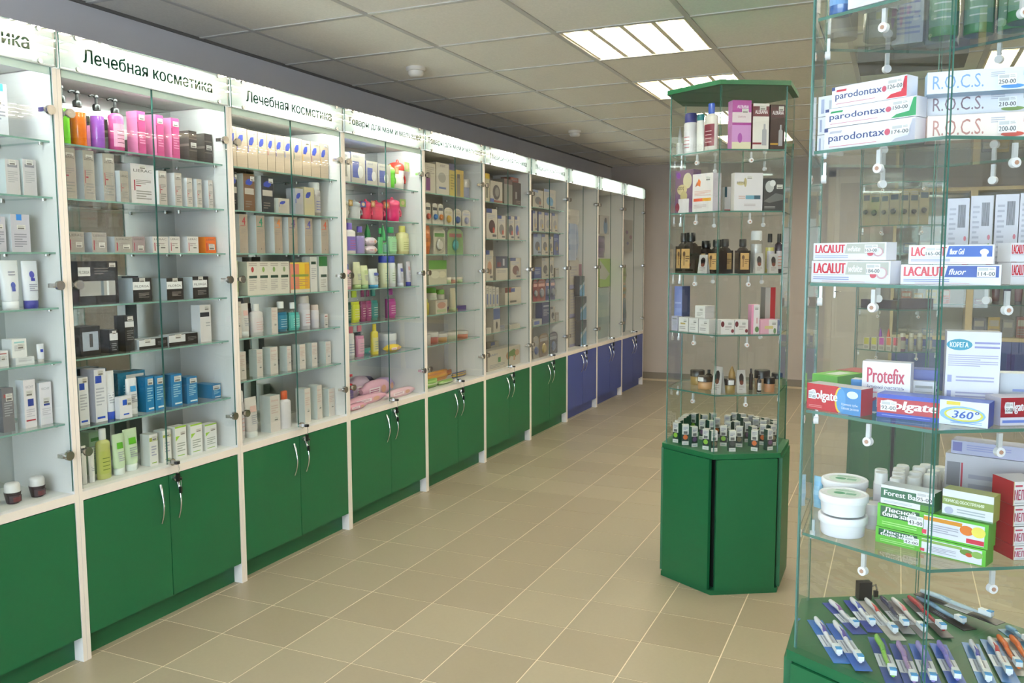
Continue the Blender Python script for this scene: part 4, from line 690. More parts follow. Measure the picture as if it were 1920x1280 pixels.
(2,5,1,'carton','white carton with faint pink print',1.021,-0.07,0.0394,0.123,0.045,0.878,{'c': '#d8cfc8', 's': '#d3dad6', 'p': [('t', 'Avene', 0.1, 0.84, 0.8, 0.9, '#d09a94'), ('l', 0.1, 0.5, 0.8, 0.75, 4, '#cdb5ae')], 'st': (0.35, 0.3, 0.45, 0.12)}),
(2,5,2,'carton','white carton with faint pink print',1.1185,-0.07,0.0524,0.125,0.045,0.878,{'c': '#d8cfc8', 's': '#d3dad6', 'p': [('t', 'Avene', 0.1, 0.84, 0.8, 0.9, '#d09a94'), ('l', 0.1, 0.5, 0.8, 0.75, 4, '#cdb5ae')], 'st': (0.35, 0.3, 0.45, 0.12)}),
(2,5,3,'carton','white carton with faint pink print',1.2265,-0.07,0.0304,0.119,0.045,0.878,{'c': '#d8cfc8', 's': '#d3dad6', 'p': [('t', 'Avene', 0.1, 0.84, 0.8, 0.9, '#d09a94'), ('l', 0.1, 0.5, 0.8, 0.75, 4, '#cdb5ae')], 'st': (0.35, 0.3, 0.45, 0.12)}),
(2,5,4,'carton','white carton with faint pink print',1.3275,-0.07,0.0444,0.118,0.045,0.878,{'c': '#d8cfc8', 's': '#d3dad6', 'p': [('t', 'Avene', 0.1, 0.84, 0.8, 0.9, '#d09a94'), ('l', 0.1, 0.5, 0.8, 0.75, 4, '#cdb5ae')], 'st': (0.35, 0.3, 0.45, 0.12)}),
(2,5,5,'carton','white carton with faint pink print',1.422,-0.07,0.0434,0.117,0.045,0.878,{'c': '#d8cfc8', 's': '#d3dad6', 'p': [('t', 'Avene', 0.1, 0.84, 0.8, 0.9, '#d09a94'), ('l', 0.1, 0.5, 0.8, 0.75, 4, '#cdb5ae')], 'st': (0.35, 0.3, 0.45, 0.12)}),
(2,5,6,'carton','white carton with faint pink print',1.534,-0.07,0.0434,0.114,0.045,0.878,{'c': '#d8cfc8', 's': '#d3dad6', 'p': [('t', 'Avene', 0.1, 0.84, 0.8, 0.9, '#d09a94'), ('l', 0.1, 0.5, 0.8, 0.75, 4, '#cdb5ae')], 'st': (0.35, 0.3, 0.45, 0.12)}),
(2,6,0,'bottle','white spray can at left side',0.8985,-0.07,0.0524,0.222,0.0477,0.605,{'c': '#d9d4d8', 'cap': '#e4e2e4', 'lab': '#d4ced4', 'lab2': '#cf9a9a', 'shape': 'can'}),
(2,6,1,'squeeze','tall white tube',0.977,-0.07,0.0774,0.182,0.0702,0.605,{'c': '#e2dcd8', 'cap': '#d9dcda', 'band': '#e3c0ba'}),
(2,6,2,'carton','white carton with faint pink print',1.1155,-0.07,0.0684,0.171,0.06,0.605,{'c': '#d8cfc8', 's': '#d3dad6', 'p': [('t', 'Avene', 0.1, 0.84, 0.8, 0.9, '#d09a94'), ('l', 0.1, 0.5, 0.8, 0.75, 4, '#cdb5ae')], 'st': (0.35, 0.3, 0.45, 0.12)}),
(2,6,3,'bottle','white pump bottle with orange collar',1.2095,-0.07,0.0784,0.177,0.0711,0.605,{'c': '#dcd8dc', 'cap': '#cf5a30', 'shape': 'flat'}),
(2,6,4,'carton','white carton with faint pink print',1.357,-0.07,0.0454,0.17,0.055,0.605,{'c': '#d8cfc8', 's': '#d3dad6', 'p': [('t', 'Avene', 0.1, 0.84, 0.8, 0.9, '#d09a94'), ('l', 0.1, 0.5, 0.8, 0.75, 4, '#cdb5ae')], 'st': (0.35, 0.3, 0.45, 0.12)}),
(2,6,5,'carton','white carton with faint pink print',1.4525,-0.07,0.0404,0.173,0.055,0.605,{'c': '#d8cfc8', 's': '#d3dad6', 'p': [('t', 'Avene', 0.1, 0.84, 0.8, 0.9, '#d09a94'), ('l', 0.1, 0.5, 0.8, 0.75, 4, '#cdb5ae')], 'st': (0.35, 0.3, 0.45, 0.12)}),
(2,6,6,'carton','white carton with faint pink print',1.5535,-0.07,0.0504,0.142,0.055,0.605,{'c': '#d8cfc8', 's': '#d3dad6', 'p': [('t', 'Avene', 0.1, 0.84, 0.8, 0.9, '#d09a94'), ('l', 0.1, 0.5, 0.8, 0.75, 4, '#cdb5ae')], 'st': (0.35, 0.3, 0.45, 0.12)}),
(3,0,0,'carton','grey and white breast-pump carton',1.7315,-0.07,0.0604,0.157,0.09,1.805,{'c': '#c9c3ba', 's': '#b0a898', 'p': 'pump:#8a8a80'}),
(3,0,1,'carton','white carton with blue pump picture',1.833,-0.07,0.1294,0.163,0.09,1.805,{'c': '#aea69a', 's': '#4a5590', 'p': 'pump:#4a5490'}),
(3,0,2,'carton','white carton with blue pump picture',1.963,-0.07,0.1114,0.132,0.09,1.805,{'c': '#aea69a', 's': '#4a5590', 'p': 'pump:#4a5490'}),
(3,0,3,'carton','white carton with blue pump picture',2.087,-0.07,0.1274,0.127,0.09,1.805,{'c': '#aea69a', 's': '#4a5590', 'p': 'pump:#4a5490'}),
(3,0,4,'cup','lime green sippy cup with clear dome',2.194,-0.07,0.0794,0.139,0.072,1.805,{'c': '#6ac03a', 'lid': '#7acb4a', 'tag': '#b08a5a'}),
(3,0,5,'cup','white sippy cup with red lid',2.308,-0.078,0.1094,0.179,0.099,1.805,{'c': '#e6e0d8', 'lid': '#d0352a', 'tag': '#9aae6a'}),
(3,1,0,'cup','grey sippy cup with brown tag',1.7355,-0.07,0.0744,0.107,0.0675,1.62,{'c': '#c9c9c4', 'lid': '#8a8a78', 'tag': '#9a7a3a'}),
(3,1,1,'cup','grey sippy cup with navy tag',1.845,-0.07,0.0994,0.105,0.09,1.62,{'c': '#c9cdd0', 'lid': '#a5a9ac', 'tag': '#3a4a8a'}),
(3,1,2,'cup','pink sippy cup with round tag',1.9565,-0.078,0.0844,0.116,0.0765,1.62,{'c': '#cf3a5a', 'lid': '#d8406a', 'tag': '#b06a4a'}),
(3,1,3,'cup','rose sippy cup with red tag',2.08,-0.078,0.1214,0.117,0.1098,1.62,{'c': '#d84a68', 'lid': '#d03a64', 'tag': '#b5503a'}),
(3,1,4,'cup','magenta sippy cup with green tag',2.2395,-0.07,0.1264,0.144,0.1143,1.62,{'c': '#d62a70', 'lid': '#d84a72', 'tag': '#8aa85a'}),
(3,2,0,'bottle','pale violet baby bottle',1.7105,-0.07,0.0324,0.156,0.0297,1.436,{'c': '#cfc5dc', 'cap': '#6a5ab8', 'lab': '#8a7ac8', 'shape': 'flat'}),
(3,2,1,'bottle','white baby bottle with violet cap',1.7755,-0.07,0.0884,0.163,0.0801,1.436,{'c': '#e2dedd', 'cap': '#6f5ac0', 'lab': '#7a6ac0', 'lab2': '#c03a50', 'shape': 'flat'}),
(3,2,2,'bottle','clear violet bottle with violet cap',1.8665,-0.07,0.0764,0.148,0.0693,1.436,{'c': '#a596d8', 'cap': '#6050b0', 'clear': True, 'shape': 'flat'}),
(3,2,3,'soap','lilac and white cotton-bud tub',1.9715,-0.078,0.1124,0.046,0.04,1.436,{'c': '#dfd3dc'}),
(3,2,4,'soap','lilac and white tub stacked on top',1.9715,-0.078,0.1104,0.0442,0.04,1.4828,{'c': '#dccfdc'}),
(3,2,5,'bottle','green spray bottle behind the tubs',2.048,-0.13,0.0694,0.166,0.063,1.436,{'c': '#7acb8a', 'cap': '#2f9a5a', 'clear': True, 'shape': 'cone'}),
(3,2,6,'bottle','green bottle behind glass edge',2.0505,-0.07,0.0424,0.144,0.0387,1.436,{'c': '#5fc07a', 'cap': '#2fa05a', 'clear': True, 'shape': 'flat'}),
(3,2,7,'bottle','green spray bottle with cone cap',2.117,-0.078,0.0594,0.164,0.054,1.436,{'c': '#58b870', 'cap': '#2f9a5a', 'clear': True, 'lab': '#7ab0a0', 'shape': 'cone'}),
(3,2,8,'bottle','light green bottle with green cap',2.198,-0.078,0.0934,0.155,0.0846,1.436,{'c': '#8fd09a', 'cap': '#2fa868', 'clear': True, 'lab': '#9ad0a0', 'shape': 'flat'}),
(3,2,9,'bottle','pale yellow oil bottle',2.315,-0.07,0.1054,0.164,0.0954,1.436,{'c': '#d3cf9a', 'cap': '#d8d470', 'lab': '#cfd09a', 'lab2': '#7a8a3a', 'shape': 'flat'}),
(3,3,0,'bottle','pink bottle with blue cap',1.733,-0.07,0.0694,0.133,0.063,1.25,{'c': '#d9a5b5', 'cap': '#3a4a9a', 'lab': '#d0b8bc', 'shape': 'flat'}),
(3,3,1,'squeeze','cream tube with green cap',1.828,-0.07,0.0654,0.143,0.0594,1.25,{'c': '#d9dcb8', 'cap': '#9ab57a', 'band': '#d0d4b0'}),
(3,3,2,'squeeze','short cream tube with green cap',1.8975,-0.07,0.0664,0.124,0.0603,1.25,{'c': '#d5dcb0', 'cap': '#8aae7a', 'band': '#b9c890'}),
(3,3,3,'squeeze','white tube with blue cap',1.9935,-0.07,0.0864,0.105,0.0783,1.25,{'c': '#dde4e4', 'cap': '#3f8fc0', 'band': '#4a5aa8'}),
(3,3,4,'bottle','pale oil bottle with navy cap',2.1035,-0.07,0.0604,0.175,0.0549,1.25,{'c': '#cfd0a8', 'cap': '#2a3fa8', 'lab': '#c9cfae', 'shape': 'can'}),
(3,3,5,'bottle','white bottle with navy cap',2.176,-0.07,0.0634,0.175,0.0576,1.25,{'c': '#d5d8de', 'cap': '#2a3fa8', 'lab': '#cfd6d0', 'lab2': '#7a9a6a', 'shape': 'can'}),
(3,3,6,'squeeze','white tube with navy flower top',2.2645,-0.07,0.0544,0.132,0.0495,1.25,{'c': '#cfd0e0', 'cap': '#cfd4e4', 'band': '#2a3a9a'}),
(3,3,7,'squeeze','slim white tube with blue foot',2.3485,-0.07,0.0444,0.144,0.0405,1.25,{'c': '#d5cfd8', 'cap': '#3a44a8', 'band': '#d0a5a8'}),
(3,4,0,'bottle','dark green shampoo bottle',1.744,-0.08,0.0574,0.175,0.0522,1.066,{'c': '#1f5a50', 'cap': '#17463f', 'clear': True, 'lab': '#1f5a50', 'lab2': '#d9d4c8', 'shape': 'flat'}),
(3,4,1,'bottle','yellow-green shampoo bottle',1.8175,-0.08,0.0784,0.175,0.0711,1.066,{'c': '#c5cf3a', 'cap': '#a5c030', 'clear': True, 'lab': '#c5cf3a', 'lab2': '#d9d4c8', 'shape': 'flat'}),
(3,4,2,'bottle','plum shampoo bottle',1.883,-0.08,0.0474,0.175,0.0432,1.066,{'c': '#8a3a6a', 'cap': '#7a2f5c', 'clear': True, 'lab': '#8a3a6a', 'lab2': '#d9d4c8', 'shape': 'flat'}),
(3,4,3,'bottle','wine-red shampoo bottle',1.9355,-0.08,0.0484,0.175,0.0441,1.066,{'c': '#933f70', 'cap': '#7a2f5c', 'clear': True, 'lab': '#933f70', 'lab2': '#d9d4c8', 'shape': 'flat'}),
(3,4,4,'bottle','teal shampoo bottle',1.9985,-0.08,0.0704,0.175,0.0639,1.066,{'c': '#2a7a78', 'cap': '#1f6a66', 'clear': True, 'lab': '#2a7a78', 'lab2': '#d9d4c8', 'shape': 'flat'}),
(3,4,5,'bottle','magenta shampoo bottle',2.18,-0.08,0.0854,0.175,0.0774,1.066,{'c': '#a03a86', 'cap': '#7a2a70', 'clear': True, 'lab': '#a03a86', 'lab2': '#d9d4c8', 'shape': 'flat'}),
(3,5,0,'bottle','white foam can',1.7505,-0.07,0.0824,0.176,0.0747,0.878,{'c': '#cfd0d4', 'cap': '#b05a6a', 'lab': '#c9ccd2', 'lab2': '#3a5a8a', 'shape': 'can'}),
(3,5,1,'soap','lilac soap bar',1.8325,-0.138,0.0744,0.026,0.05,0.878,{'c': '#b8a0d0'}),
(3,5,2,'bottle','rose oil bottle',1.841,-0.07,0.0674,0.179,0.0612,0.878,{'c': '#d08aa8', 'cap': '#c8707f', 'clear': True, 'lab': '#cfa0b0', 'shape': 'flat'}),
(3,5,3,'bottle','yellow baby bottle',1.9825,-0.07,0.0584,0.17,0.0531,0.878,{'c': '#d9c84a', 'cap': '#d9c43a', 'lab': '#cfc98a', 'lab2': '#4a7a9a', 'shape': 'flat'}),
(3,5,4,'soap','turquoise soap bar',2.004,-0.114,0.1314,0.032,0.05,0.878,{'c': '#5fb8b0'}),
(3,5,5,'soap','yellow soap bar',2.1445,-0.05,0.1464,0.042,0.05,0.878,{'c': '#e0c030'}),
(3,5,6,'jar','clear jar of cotton buds',2.2495,-0.12,0.1204,0.094,0.1089,0.878,{'c': '#b9bcc8', 'cap': '#d9dcdf'}),
(3,6,0,'soap','small pink wipes pack',1.7465,-0.04,0.1844,0.036,0.04,0.605,{'c': '#dc9ab0'}),
(3,6,1,'bottle','red trigger spray bottle',1.8345,-0.14,0.0724,0.181,0.0657,0.605,{'c': '#a81f2a', 'cap': '#b0202c', 'lab': '#6a5a9a', 'shape': 'spray'}),
(3,6,2,'soap','long pink wipes pack',1.9215,-0.09,0.3844,0.053,0.04,0.605,{'c': '#dfa8bc'}),
(3,6,3,'soap','clear and violet nappy pack',2.038,-0.2,0.2134,0.133,0.09,0.605,{'c': '#c9b0c8'}),
(3,6,4,'soap','rose and lilac nappy pack',2.1075,-0.15,0.2904,0.108,0.04,0.605,{'c': '#d9a8c0'}),
(3,6,5,'soap','pale pink wipes pack',2.2225,-0.06,0.3004,0.051,0.025,0.605,{'c': '#e8c0cc'}),
(3,6,6,'soap','blue-topped pink nappy pack',2.2911,-0.196,0.1756,0.094,0.09,0.605,{'c': '#b8a0d0'}),
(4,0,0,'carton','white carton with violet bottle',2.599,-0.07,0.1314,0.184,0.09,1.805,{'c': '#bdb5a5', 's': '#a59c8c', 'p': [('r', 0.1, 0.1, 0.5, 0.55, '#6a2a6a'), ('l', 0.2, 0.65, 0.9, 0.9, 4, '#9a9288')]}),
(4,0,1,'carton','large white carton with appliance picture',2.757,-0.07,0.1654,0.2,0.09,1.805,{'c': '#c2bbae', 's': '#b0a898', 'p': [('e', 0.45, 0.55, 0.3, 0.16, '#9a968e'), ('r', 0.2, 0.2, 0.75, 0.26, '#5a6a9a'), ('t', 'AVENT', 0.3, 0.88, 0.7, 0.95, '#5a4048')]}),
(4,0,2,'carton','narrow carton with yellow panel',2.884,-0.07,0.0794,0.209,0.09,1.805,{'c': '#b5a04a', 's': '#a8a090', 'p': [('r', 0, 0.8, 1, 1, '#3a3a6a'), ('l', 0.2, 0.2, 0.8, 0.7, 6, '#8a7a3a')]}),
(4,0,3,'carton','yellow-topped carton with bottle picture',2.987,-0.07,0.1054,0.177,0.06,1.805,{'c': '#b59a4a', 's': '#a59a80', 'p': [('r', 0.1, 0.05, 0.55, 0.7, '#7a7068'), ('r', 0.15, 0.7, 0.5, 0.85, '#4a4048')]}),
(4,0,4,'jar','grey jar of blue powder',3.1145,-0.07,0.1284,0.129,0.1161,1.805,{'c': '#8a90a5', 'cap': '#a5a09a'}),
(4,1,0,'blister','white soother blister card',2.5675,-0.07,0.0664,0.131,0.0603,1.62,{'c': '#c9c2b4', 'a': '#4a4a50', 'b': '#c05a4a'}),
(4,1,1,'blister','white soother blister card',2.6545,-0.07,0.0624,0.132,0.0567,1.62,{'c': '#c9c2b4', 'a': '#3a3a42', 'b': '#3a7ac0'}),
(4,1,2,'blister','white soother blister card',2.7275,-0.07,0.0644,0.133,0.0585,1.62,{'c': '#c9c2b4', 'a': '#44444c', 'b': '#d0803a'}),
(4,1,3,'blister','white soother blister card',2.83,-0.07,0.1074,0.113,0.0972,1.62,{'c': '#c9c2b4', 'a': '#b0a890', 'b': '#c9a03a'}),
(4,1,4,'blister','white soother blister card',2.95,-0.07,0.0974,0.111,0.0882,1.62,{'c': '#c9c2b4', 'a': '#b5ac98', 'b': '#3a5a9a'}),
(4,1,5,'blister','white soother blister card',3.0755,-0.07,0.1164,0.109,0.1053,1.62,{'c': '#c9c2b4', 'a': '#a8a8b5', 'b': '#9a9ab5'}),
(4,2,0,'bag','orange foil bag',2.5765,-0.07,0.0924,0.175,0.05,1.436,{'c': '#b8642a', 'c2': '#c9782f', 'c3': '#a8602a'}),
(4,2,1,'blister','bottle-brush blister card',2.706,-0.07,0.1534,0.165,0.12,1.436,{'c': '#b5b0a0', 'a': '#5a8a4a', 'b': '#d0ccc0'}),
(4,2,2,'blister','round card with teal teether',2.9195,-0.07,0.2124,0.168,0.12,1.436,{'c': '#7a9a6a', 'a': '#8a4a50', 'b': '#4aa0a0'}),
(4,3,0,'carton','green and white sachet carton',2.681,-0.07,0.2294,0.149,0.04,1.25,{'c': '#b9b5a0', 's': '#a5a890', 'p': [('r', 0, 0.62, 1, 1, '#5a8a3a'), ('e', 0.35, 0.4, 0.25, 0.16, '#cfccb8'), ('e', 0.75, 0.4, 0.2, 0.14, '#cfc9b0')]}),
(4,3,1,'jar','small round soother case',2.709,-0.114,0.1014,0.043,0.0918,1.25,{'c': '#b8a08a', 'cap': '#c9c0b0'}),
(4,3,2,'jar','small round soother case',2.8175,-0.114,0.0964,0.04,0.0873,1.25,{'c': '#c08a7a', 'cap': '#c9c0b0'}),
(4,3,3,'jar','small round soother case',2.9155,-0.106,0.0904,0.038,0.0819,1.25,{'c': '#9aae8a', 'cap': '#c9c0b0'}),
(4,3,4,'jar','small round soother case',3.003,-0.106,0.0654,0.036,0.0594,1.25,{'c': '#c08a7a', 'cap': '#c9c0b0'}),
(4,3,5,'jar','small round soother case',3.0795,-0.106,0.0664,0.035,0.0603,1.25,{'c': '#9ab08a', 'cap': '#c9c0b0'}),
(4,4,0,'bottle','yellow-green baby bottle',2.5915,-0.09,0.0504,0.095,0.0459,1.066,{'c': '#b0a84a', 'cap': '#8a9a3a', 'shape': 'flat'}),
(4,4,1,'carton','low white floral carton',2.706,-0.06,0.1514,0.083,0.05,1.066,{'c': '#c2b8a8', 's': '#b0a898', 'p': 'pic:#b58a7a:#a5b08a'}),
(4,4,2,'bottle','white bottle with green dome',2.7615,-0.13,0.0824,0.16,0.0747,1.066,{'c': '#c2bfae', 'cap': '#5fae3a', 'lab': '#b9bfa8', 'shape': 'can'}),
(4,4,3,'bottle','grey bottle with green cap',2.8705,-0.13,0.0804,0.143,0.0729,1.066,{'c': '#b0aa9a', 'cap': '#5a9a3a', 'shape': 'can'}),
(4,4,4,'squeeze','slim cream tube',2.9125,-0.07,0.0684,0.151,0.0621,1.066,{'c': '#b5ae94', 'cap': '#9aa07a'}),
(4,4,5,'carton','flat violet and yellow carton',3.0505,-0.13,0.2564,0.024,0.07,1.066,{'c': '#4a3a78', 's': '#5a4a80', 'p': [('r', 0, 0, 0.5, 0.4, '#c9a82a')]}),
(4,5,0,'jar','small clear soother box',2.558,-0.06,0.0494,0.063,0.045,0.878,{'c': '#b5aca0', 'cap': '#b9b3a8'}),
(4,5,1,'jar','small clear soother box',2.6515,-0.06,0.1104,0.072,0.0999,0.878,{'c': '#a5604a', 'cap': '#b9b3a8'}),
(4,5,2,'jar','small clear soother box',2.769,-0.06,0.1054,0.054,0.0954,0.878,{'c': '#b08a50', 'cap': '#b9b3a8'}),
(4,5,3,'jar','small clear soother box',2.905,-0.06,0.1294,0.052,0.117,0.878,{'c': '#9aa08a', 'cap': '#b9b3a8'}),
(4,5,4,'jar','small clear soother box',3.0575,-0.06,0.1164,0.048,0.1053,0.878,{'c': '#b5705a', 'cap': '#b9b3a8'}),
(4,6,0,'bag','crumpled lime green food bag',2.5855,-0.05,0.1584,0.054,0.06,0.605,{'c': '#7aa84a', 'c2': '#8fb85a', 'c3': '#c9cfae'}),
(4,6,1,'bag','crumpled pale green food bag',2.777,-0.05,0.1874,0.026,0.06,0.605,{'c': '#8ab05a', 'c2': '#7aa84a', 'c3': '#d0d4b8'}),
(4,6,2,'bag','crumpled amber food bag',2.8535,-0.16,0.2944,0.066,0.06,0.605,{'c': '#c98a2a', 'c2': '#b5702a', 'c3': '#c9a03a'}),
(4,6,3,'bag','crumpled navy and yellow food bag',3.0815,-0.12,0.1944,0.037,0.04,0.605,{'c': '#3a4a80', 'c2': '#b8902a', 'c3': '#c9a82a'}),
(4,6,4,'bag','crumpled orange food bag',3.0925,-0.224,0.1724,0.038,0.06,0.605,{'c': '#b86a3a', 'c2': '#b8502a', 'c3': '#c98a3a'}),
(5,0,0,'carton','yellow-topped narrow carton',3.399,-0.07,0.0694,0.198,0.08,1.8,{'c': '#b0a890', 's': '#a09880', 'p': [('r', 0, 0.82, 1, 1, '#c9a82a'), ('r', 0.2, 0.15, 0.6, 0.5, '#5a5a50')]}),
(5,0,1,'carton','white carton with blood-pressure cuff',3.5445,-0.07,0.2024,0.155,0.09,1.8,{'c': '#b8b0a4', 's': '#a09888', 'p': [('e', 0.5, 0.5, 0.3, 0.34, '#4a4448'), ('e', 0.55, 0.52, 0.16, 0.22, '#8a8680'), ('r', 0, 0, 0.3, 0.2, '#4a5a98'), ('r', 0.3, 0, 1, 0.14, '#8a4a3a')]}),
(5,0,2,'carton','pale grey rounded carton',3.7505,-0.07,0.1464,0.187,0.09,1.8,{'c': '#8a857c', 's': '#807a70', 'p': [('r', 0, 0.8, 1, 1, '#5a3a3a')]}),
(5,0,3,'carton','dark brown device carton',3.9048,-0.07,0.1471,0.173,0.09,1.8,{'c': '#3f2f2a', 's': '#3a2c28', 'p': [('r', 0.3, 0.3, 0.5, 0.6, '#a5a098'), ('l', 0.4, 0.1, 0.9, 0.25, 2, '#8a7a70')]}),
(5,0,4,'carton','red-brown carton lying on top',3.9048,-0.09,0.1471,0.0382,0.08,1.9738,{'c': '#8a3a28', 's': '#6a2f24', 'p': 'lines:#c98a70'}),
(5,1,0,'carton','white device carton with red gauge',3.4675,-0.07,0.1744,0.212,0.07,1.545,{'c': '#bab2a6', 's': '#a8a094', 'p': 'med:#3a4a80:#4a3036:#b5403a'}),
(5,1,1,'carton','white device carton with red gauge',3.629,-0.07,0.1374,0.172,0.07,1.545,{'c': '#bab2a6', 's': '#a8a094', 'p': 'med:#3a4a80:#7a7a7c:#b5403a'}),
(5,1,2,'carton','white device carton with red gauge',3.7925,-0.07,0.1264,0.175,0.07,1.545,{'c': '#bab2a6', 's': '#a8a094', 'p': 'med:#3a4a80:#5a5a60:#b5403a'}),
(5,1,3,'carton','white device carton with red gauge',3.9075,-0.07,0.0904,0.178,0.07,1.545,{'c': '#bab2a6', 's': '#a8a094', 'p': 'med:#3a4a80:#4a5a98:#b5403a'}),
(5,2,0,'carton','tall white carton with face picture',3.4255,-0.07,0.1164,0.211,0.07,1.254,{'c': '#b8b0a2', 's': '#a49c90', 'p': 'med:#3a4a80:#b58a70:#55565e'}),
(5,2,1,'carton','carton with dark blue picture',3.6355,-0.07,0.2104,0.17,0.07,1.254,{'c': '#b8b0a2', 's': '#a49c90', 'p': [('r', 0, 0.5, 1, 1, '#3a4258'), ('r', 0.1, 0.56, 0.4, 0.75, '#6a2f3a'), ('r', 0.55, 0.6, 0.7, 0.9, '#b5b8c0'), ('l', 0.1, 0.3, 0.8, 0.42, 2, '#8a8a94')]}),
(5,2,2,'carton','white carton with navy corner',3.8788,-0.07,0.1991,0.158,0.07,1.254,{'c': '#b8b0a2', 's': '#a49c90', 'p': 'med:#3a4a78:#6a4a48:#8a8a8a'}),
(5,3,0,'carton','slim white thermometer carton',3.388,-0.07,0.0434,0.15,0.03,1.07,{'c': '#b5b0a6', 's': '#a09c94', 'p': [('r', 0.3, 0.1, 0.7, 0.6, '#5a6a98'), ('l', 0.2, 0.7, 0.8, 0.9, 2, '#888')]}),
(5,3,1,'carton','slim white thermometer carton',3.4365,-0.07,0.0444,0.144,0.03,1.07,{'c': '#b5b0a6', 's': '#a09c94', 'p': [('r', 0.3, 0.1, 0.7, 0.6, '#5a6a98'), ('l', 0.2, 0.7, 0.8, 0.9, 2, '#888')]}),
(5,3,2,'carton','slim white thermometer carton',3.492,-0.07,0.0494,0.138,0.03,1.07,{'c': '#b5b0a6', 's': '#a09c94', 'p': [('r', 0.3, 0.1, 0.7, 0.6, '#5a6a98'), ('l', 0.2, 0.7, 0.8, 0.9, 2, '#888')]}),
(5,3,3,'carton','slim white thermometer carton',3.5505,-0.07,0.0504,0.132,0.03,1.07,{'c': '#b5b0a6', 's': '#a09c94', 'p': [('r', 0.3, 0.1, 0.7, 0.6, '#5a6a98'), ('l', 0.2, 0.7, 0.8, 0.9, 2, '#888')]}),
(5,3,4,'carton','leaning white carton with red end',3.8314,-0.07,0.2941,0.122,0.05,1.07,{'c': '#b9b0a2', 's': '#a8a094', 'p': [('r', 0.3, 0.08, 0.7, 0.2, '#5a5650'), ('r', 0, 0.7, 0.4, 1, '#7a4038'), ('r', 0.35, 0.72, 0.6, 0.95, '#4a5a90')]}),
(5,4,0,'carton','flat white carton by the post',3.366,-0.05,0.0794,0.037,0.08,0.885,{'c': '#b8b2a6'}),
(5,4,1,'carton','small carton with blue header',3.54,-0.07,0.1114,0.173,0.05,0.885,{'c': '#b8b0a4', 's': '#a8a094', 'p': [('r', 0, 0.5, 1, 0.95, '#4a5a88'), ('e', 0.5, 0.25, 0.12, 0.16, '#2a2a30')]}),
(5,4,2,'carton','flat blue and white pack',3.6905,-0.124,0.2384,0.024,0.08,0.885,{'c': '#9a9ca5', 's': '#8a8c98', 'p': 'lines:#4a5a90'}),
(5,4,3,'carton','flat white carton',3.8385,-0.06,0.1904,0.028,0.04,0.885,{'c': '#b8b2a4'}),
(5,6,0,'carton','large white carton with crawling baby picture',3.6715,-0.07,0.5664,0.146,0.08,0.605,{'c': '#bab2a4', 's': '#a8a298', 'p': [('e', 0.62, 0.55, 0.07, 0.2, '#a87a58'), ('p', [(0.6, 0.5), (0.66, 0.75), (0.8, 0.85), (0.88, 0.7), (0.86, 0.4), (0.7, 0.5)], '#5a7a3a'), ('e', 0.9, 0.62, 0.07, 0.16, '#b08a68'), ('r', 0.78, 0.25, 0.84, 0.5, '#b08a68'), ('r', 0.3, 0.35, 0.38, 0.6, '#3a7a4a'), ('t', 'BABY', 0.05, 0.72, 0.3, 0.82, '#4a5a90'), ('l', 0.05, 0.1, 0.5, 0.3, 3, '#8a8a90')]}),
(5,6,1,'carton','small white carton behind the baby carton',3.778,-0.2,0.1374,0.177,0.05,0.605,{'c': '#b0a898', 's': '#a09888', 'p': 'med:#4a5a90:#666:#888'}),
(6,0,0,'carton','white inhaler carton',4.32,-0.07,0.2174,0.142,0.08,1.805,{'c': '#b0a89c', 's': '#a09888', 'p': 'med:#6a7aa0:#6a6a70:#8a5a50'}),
(6,0,1,'carton','white carton with light-blue mask',4.57,-0.07,0.2554,0.164,0.08,1.805,{'c': '#b4aca2', 's': '#a49c90', 'p': 'med:#7a8ab0:#5a8ab0:#6a9ac0'}),
(6,1,0,'carton','white inhaler carton with blue side',4.2565,-0.07,0.0904,0.164,0.07,1.62,{'c': '#b0a89c', 's': '#3a4a80', 'p': 'med:#4a5a90:#8a8890:#b5903a'}),
(6,1,1,'carton','white inhaler carton with blue side',4.39,-0.07,0.1234,0.161,0.07,1.62,{'c': '#b0a89c', 's': '#3a4a80', 'p': 'med:#4a5a90:#8a8890:#b5903a'}),
(6,1,2,'carton','white inhaler carton with blue side',4.5365,-0.07,0.1504,0.159,0.07,1.62,{'c': '#b0a89c', 's': '#3a4a80', 'p': 'med:#4a5a90:#8a8890:#b5903a'}),
(6,1,3,'carton','white inhaler carton with blue side',4.684,-0.07,0.1254,0.162,0.07,1.62,{'c': '#b0a89c', 's': '#3a4a80', 'p': 'med:#4a5a90:#8a8890:#b5903a'}),
(6,2,0,'carton','blue carton with device picture',4.305,-0.07,0.1674,0.166,0.07,1.436,{'c': '#8a94a8', 's': '#8a8478', 'p': 'med:#4a5a90:#5a5a60:#b5903a'}),
(6,2,1,'carton','pale carton with device picture',4.465,-0.07,0.1414,0.167,0.07,1.436,{'c': '#b0a89c', 's': '#8a8478', 'p': 'med:#4a5a90:#5a5a60:#b5903a'}),
(6,2,2,'carton','slim carton with device picture',4.594,-0.07,0.0934,0.151,0.07,1.436,{'c': '#b0a89c', 's': '#8a8478', 'p': 'med:#4a5a90:#5a5a60:#b5903a'}),
(6,2,3,'carton','navy carton with device picture',4.7167,-0.07,0.1228,0.175,0.07,1.436,{'c': '#3a4a80', 's': '#8a8478', 'p': 'med:#4a5a90:#5a5a60:#b5903a'}),
(6,3,0,'carton','low blue carton',4.3095,-0.07,0.1504,0.087,0.06,1.25,{'c': '#34467e', 's': '#2f3f70', 'p': 'lines:#8a94b0'}),
(6,3,1,'carton','white carton with device outline',4.472,-0.07,0.1514,0.161,0.06,1.25,{'c': '#aaa396', 's': '#9a9488', 'p': 'med:#8a8a90:#4a4a50:#777'}),
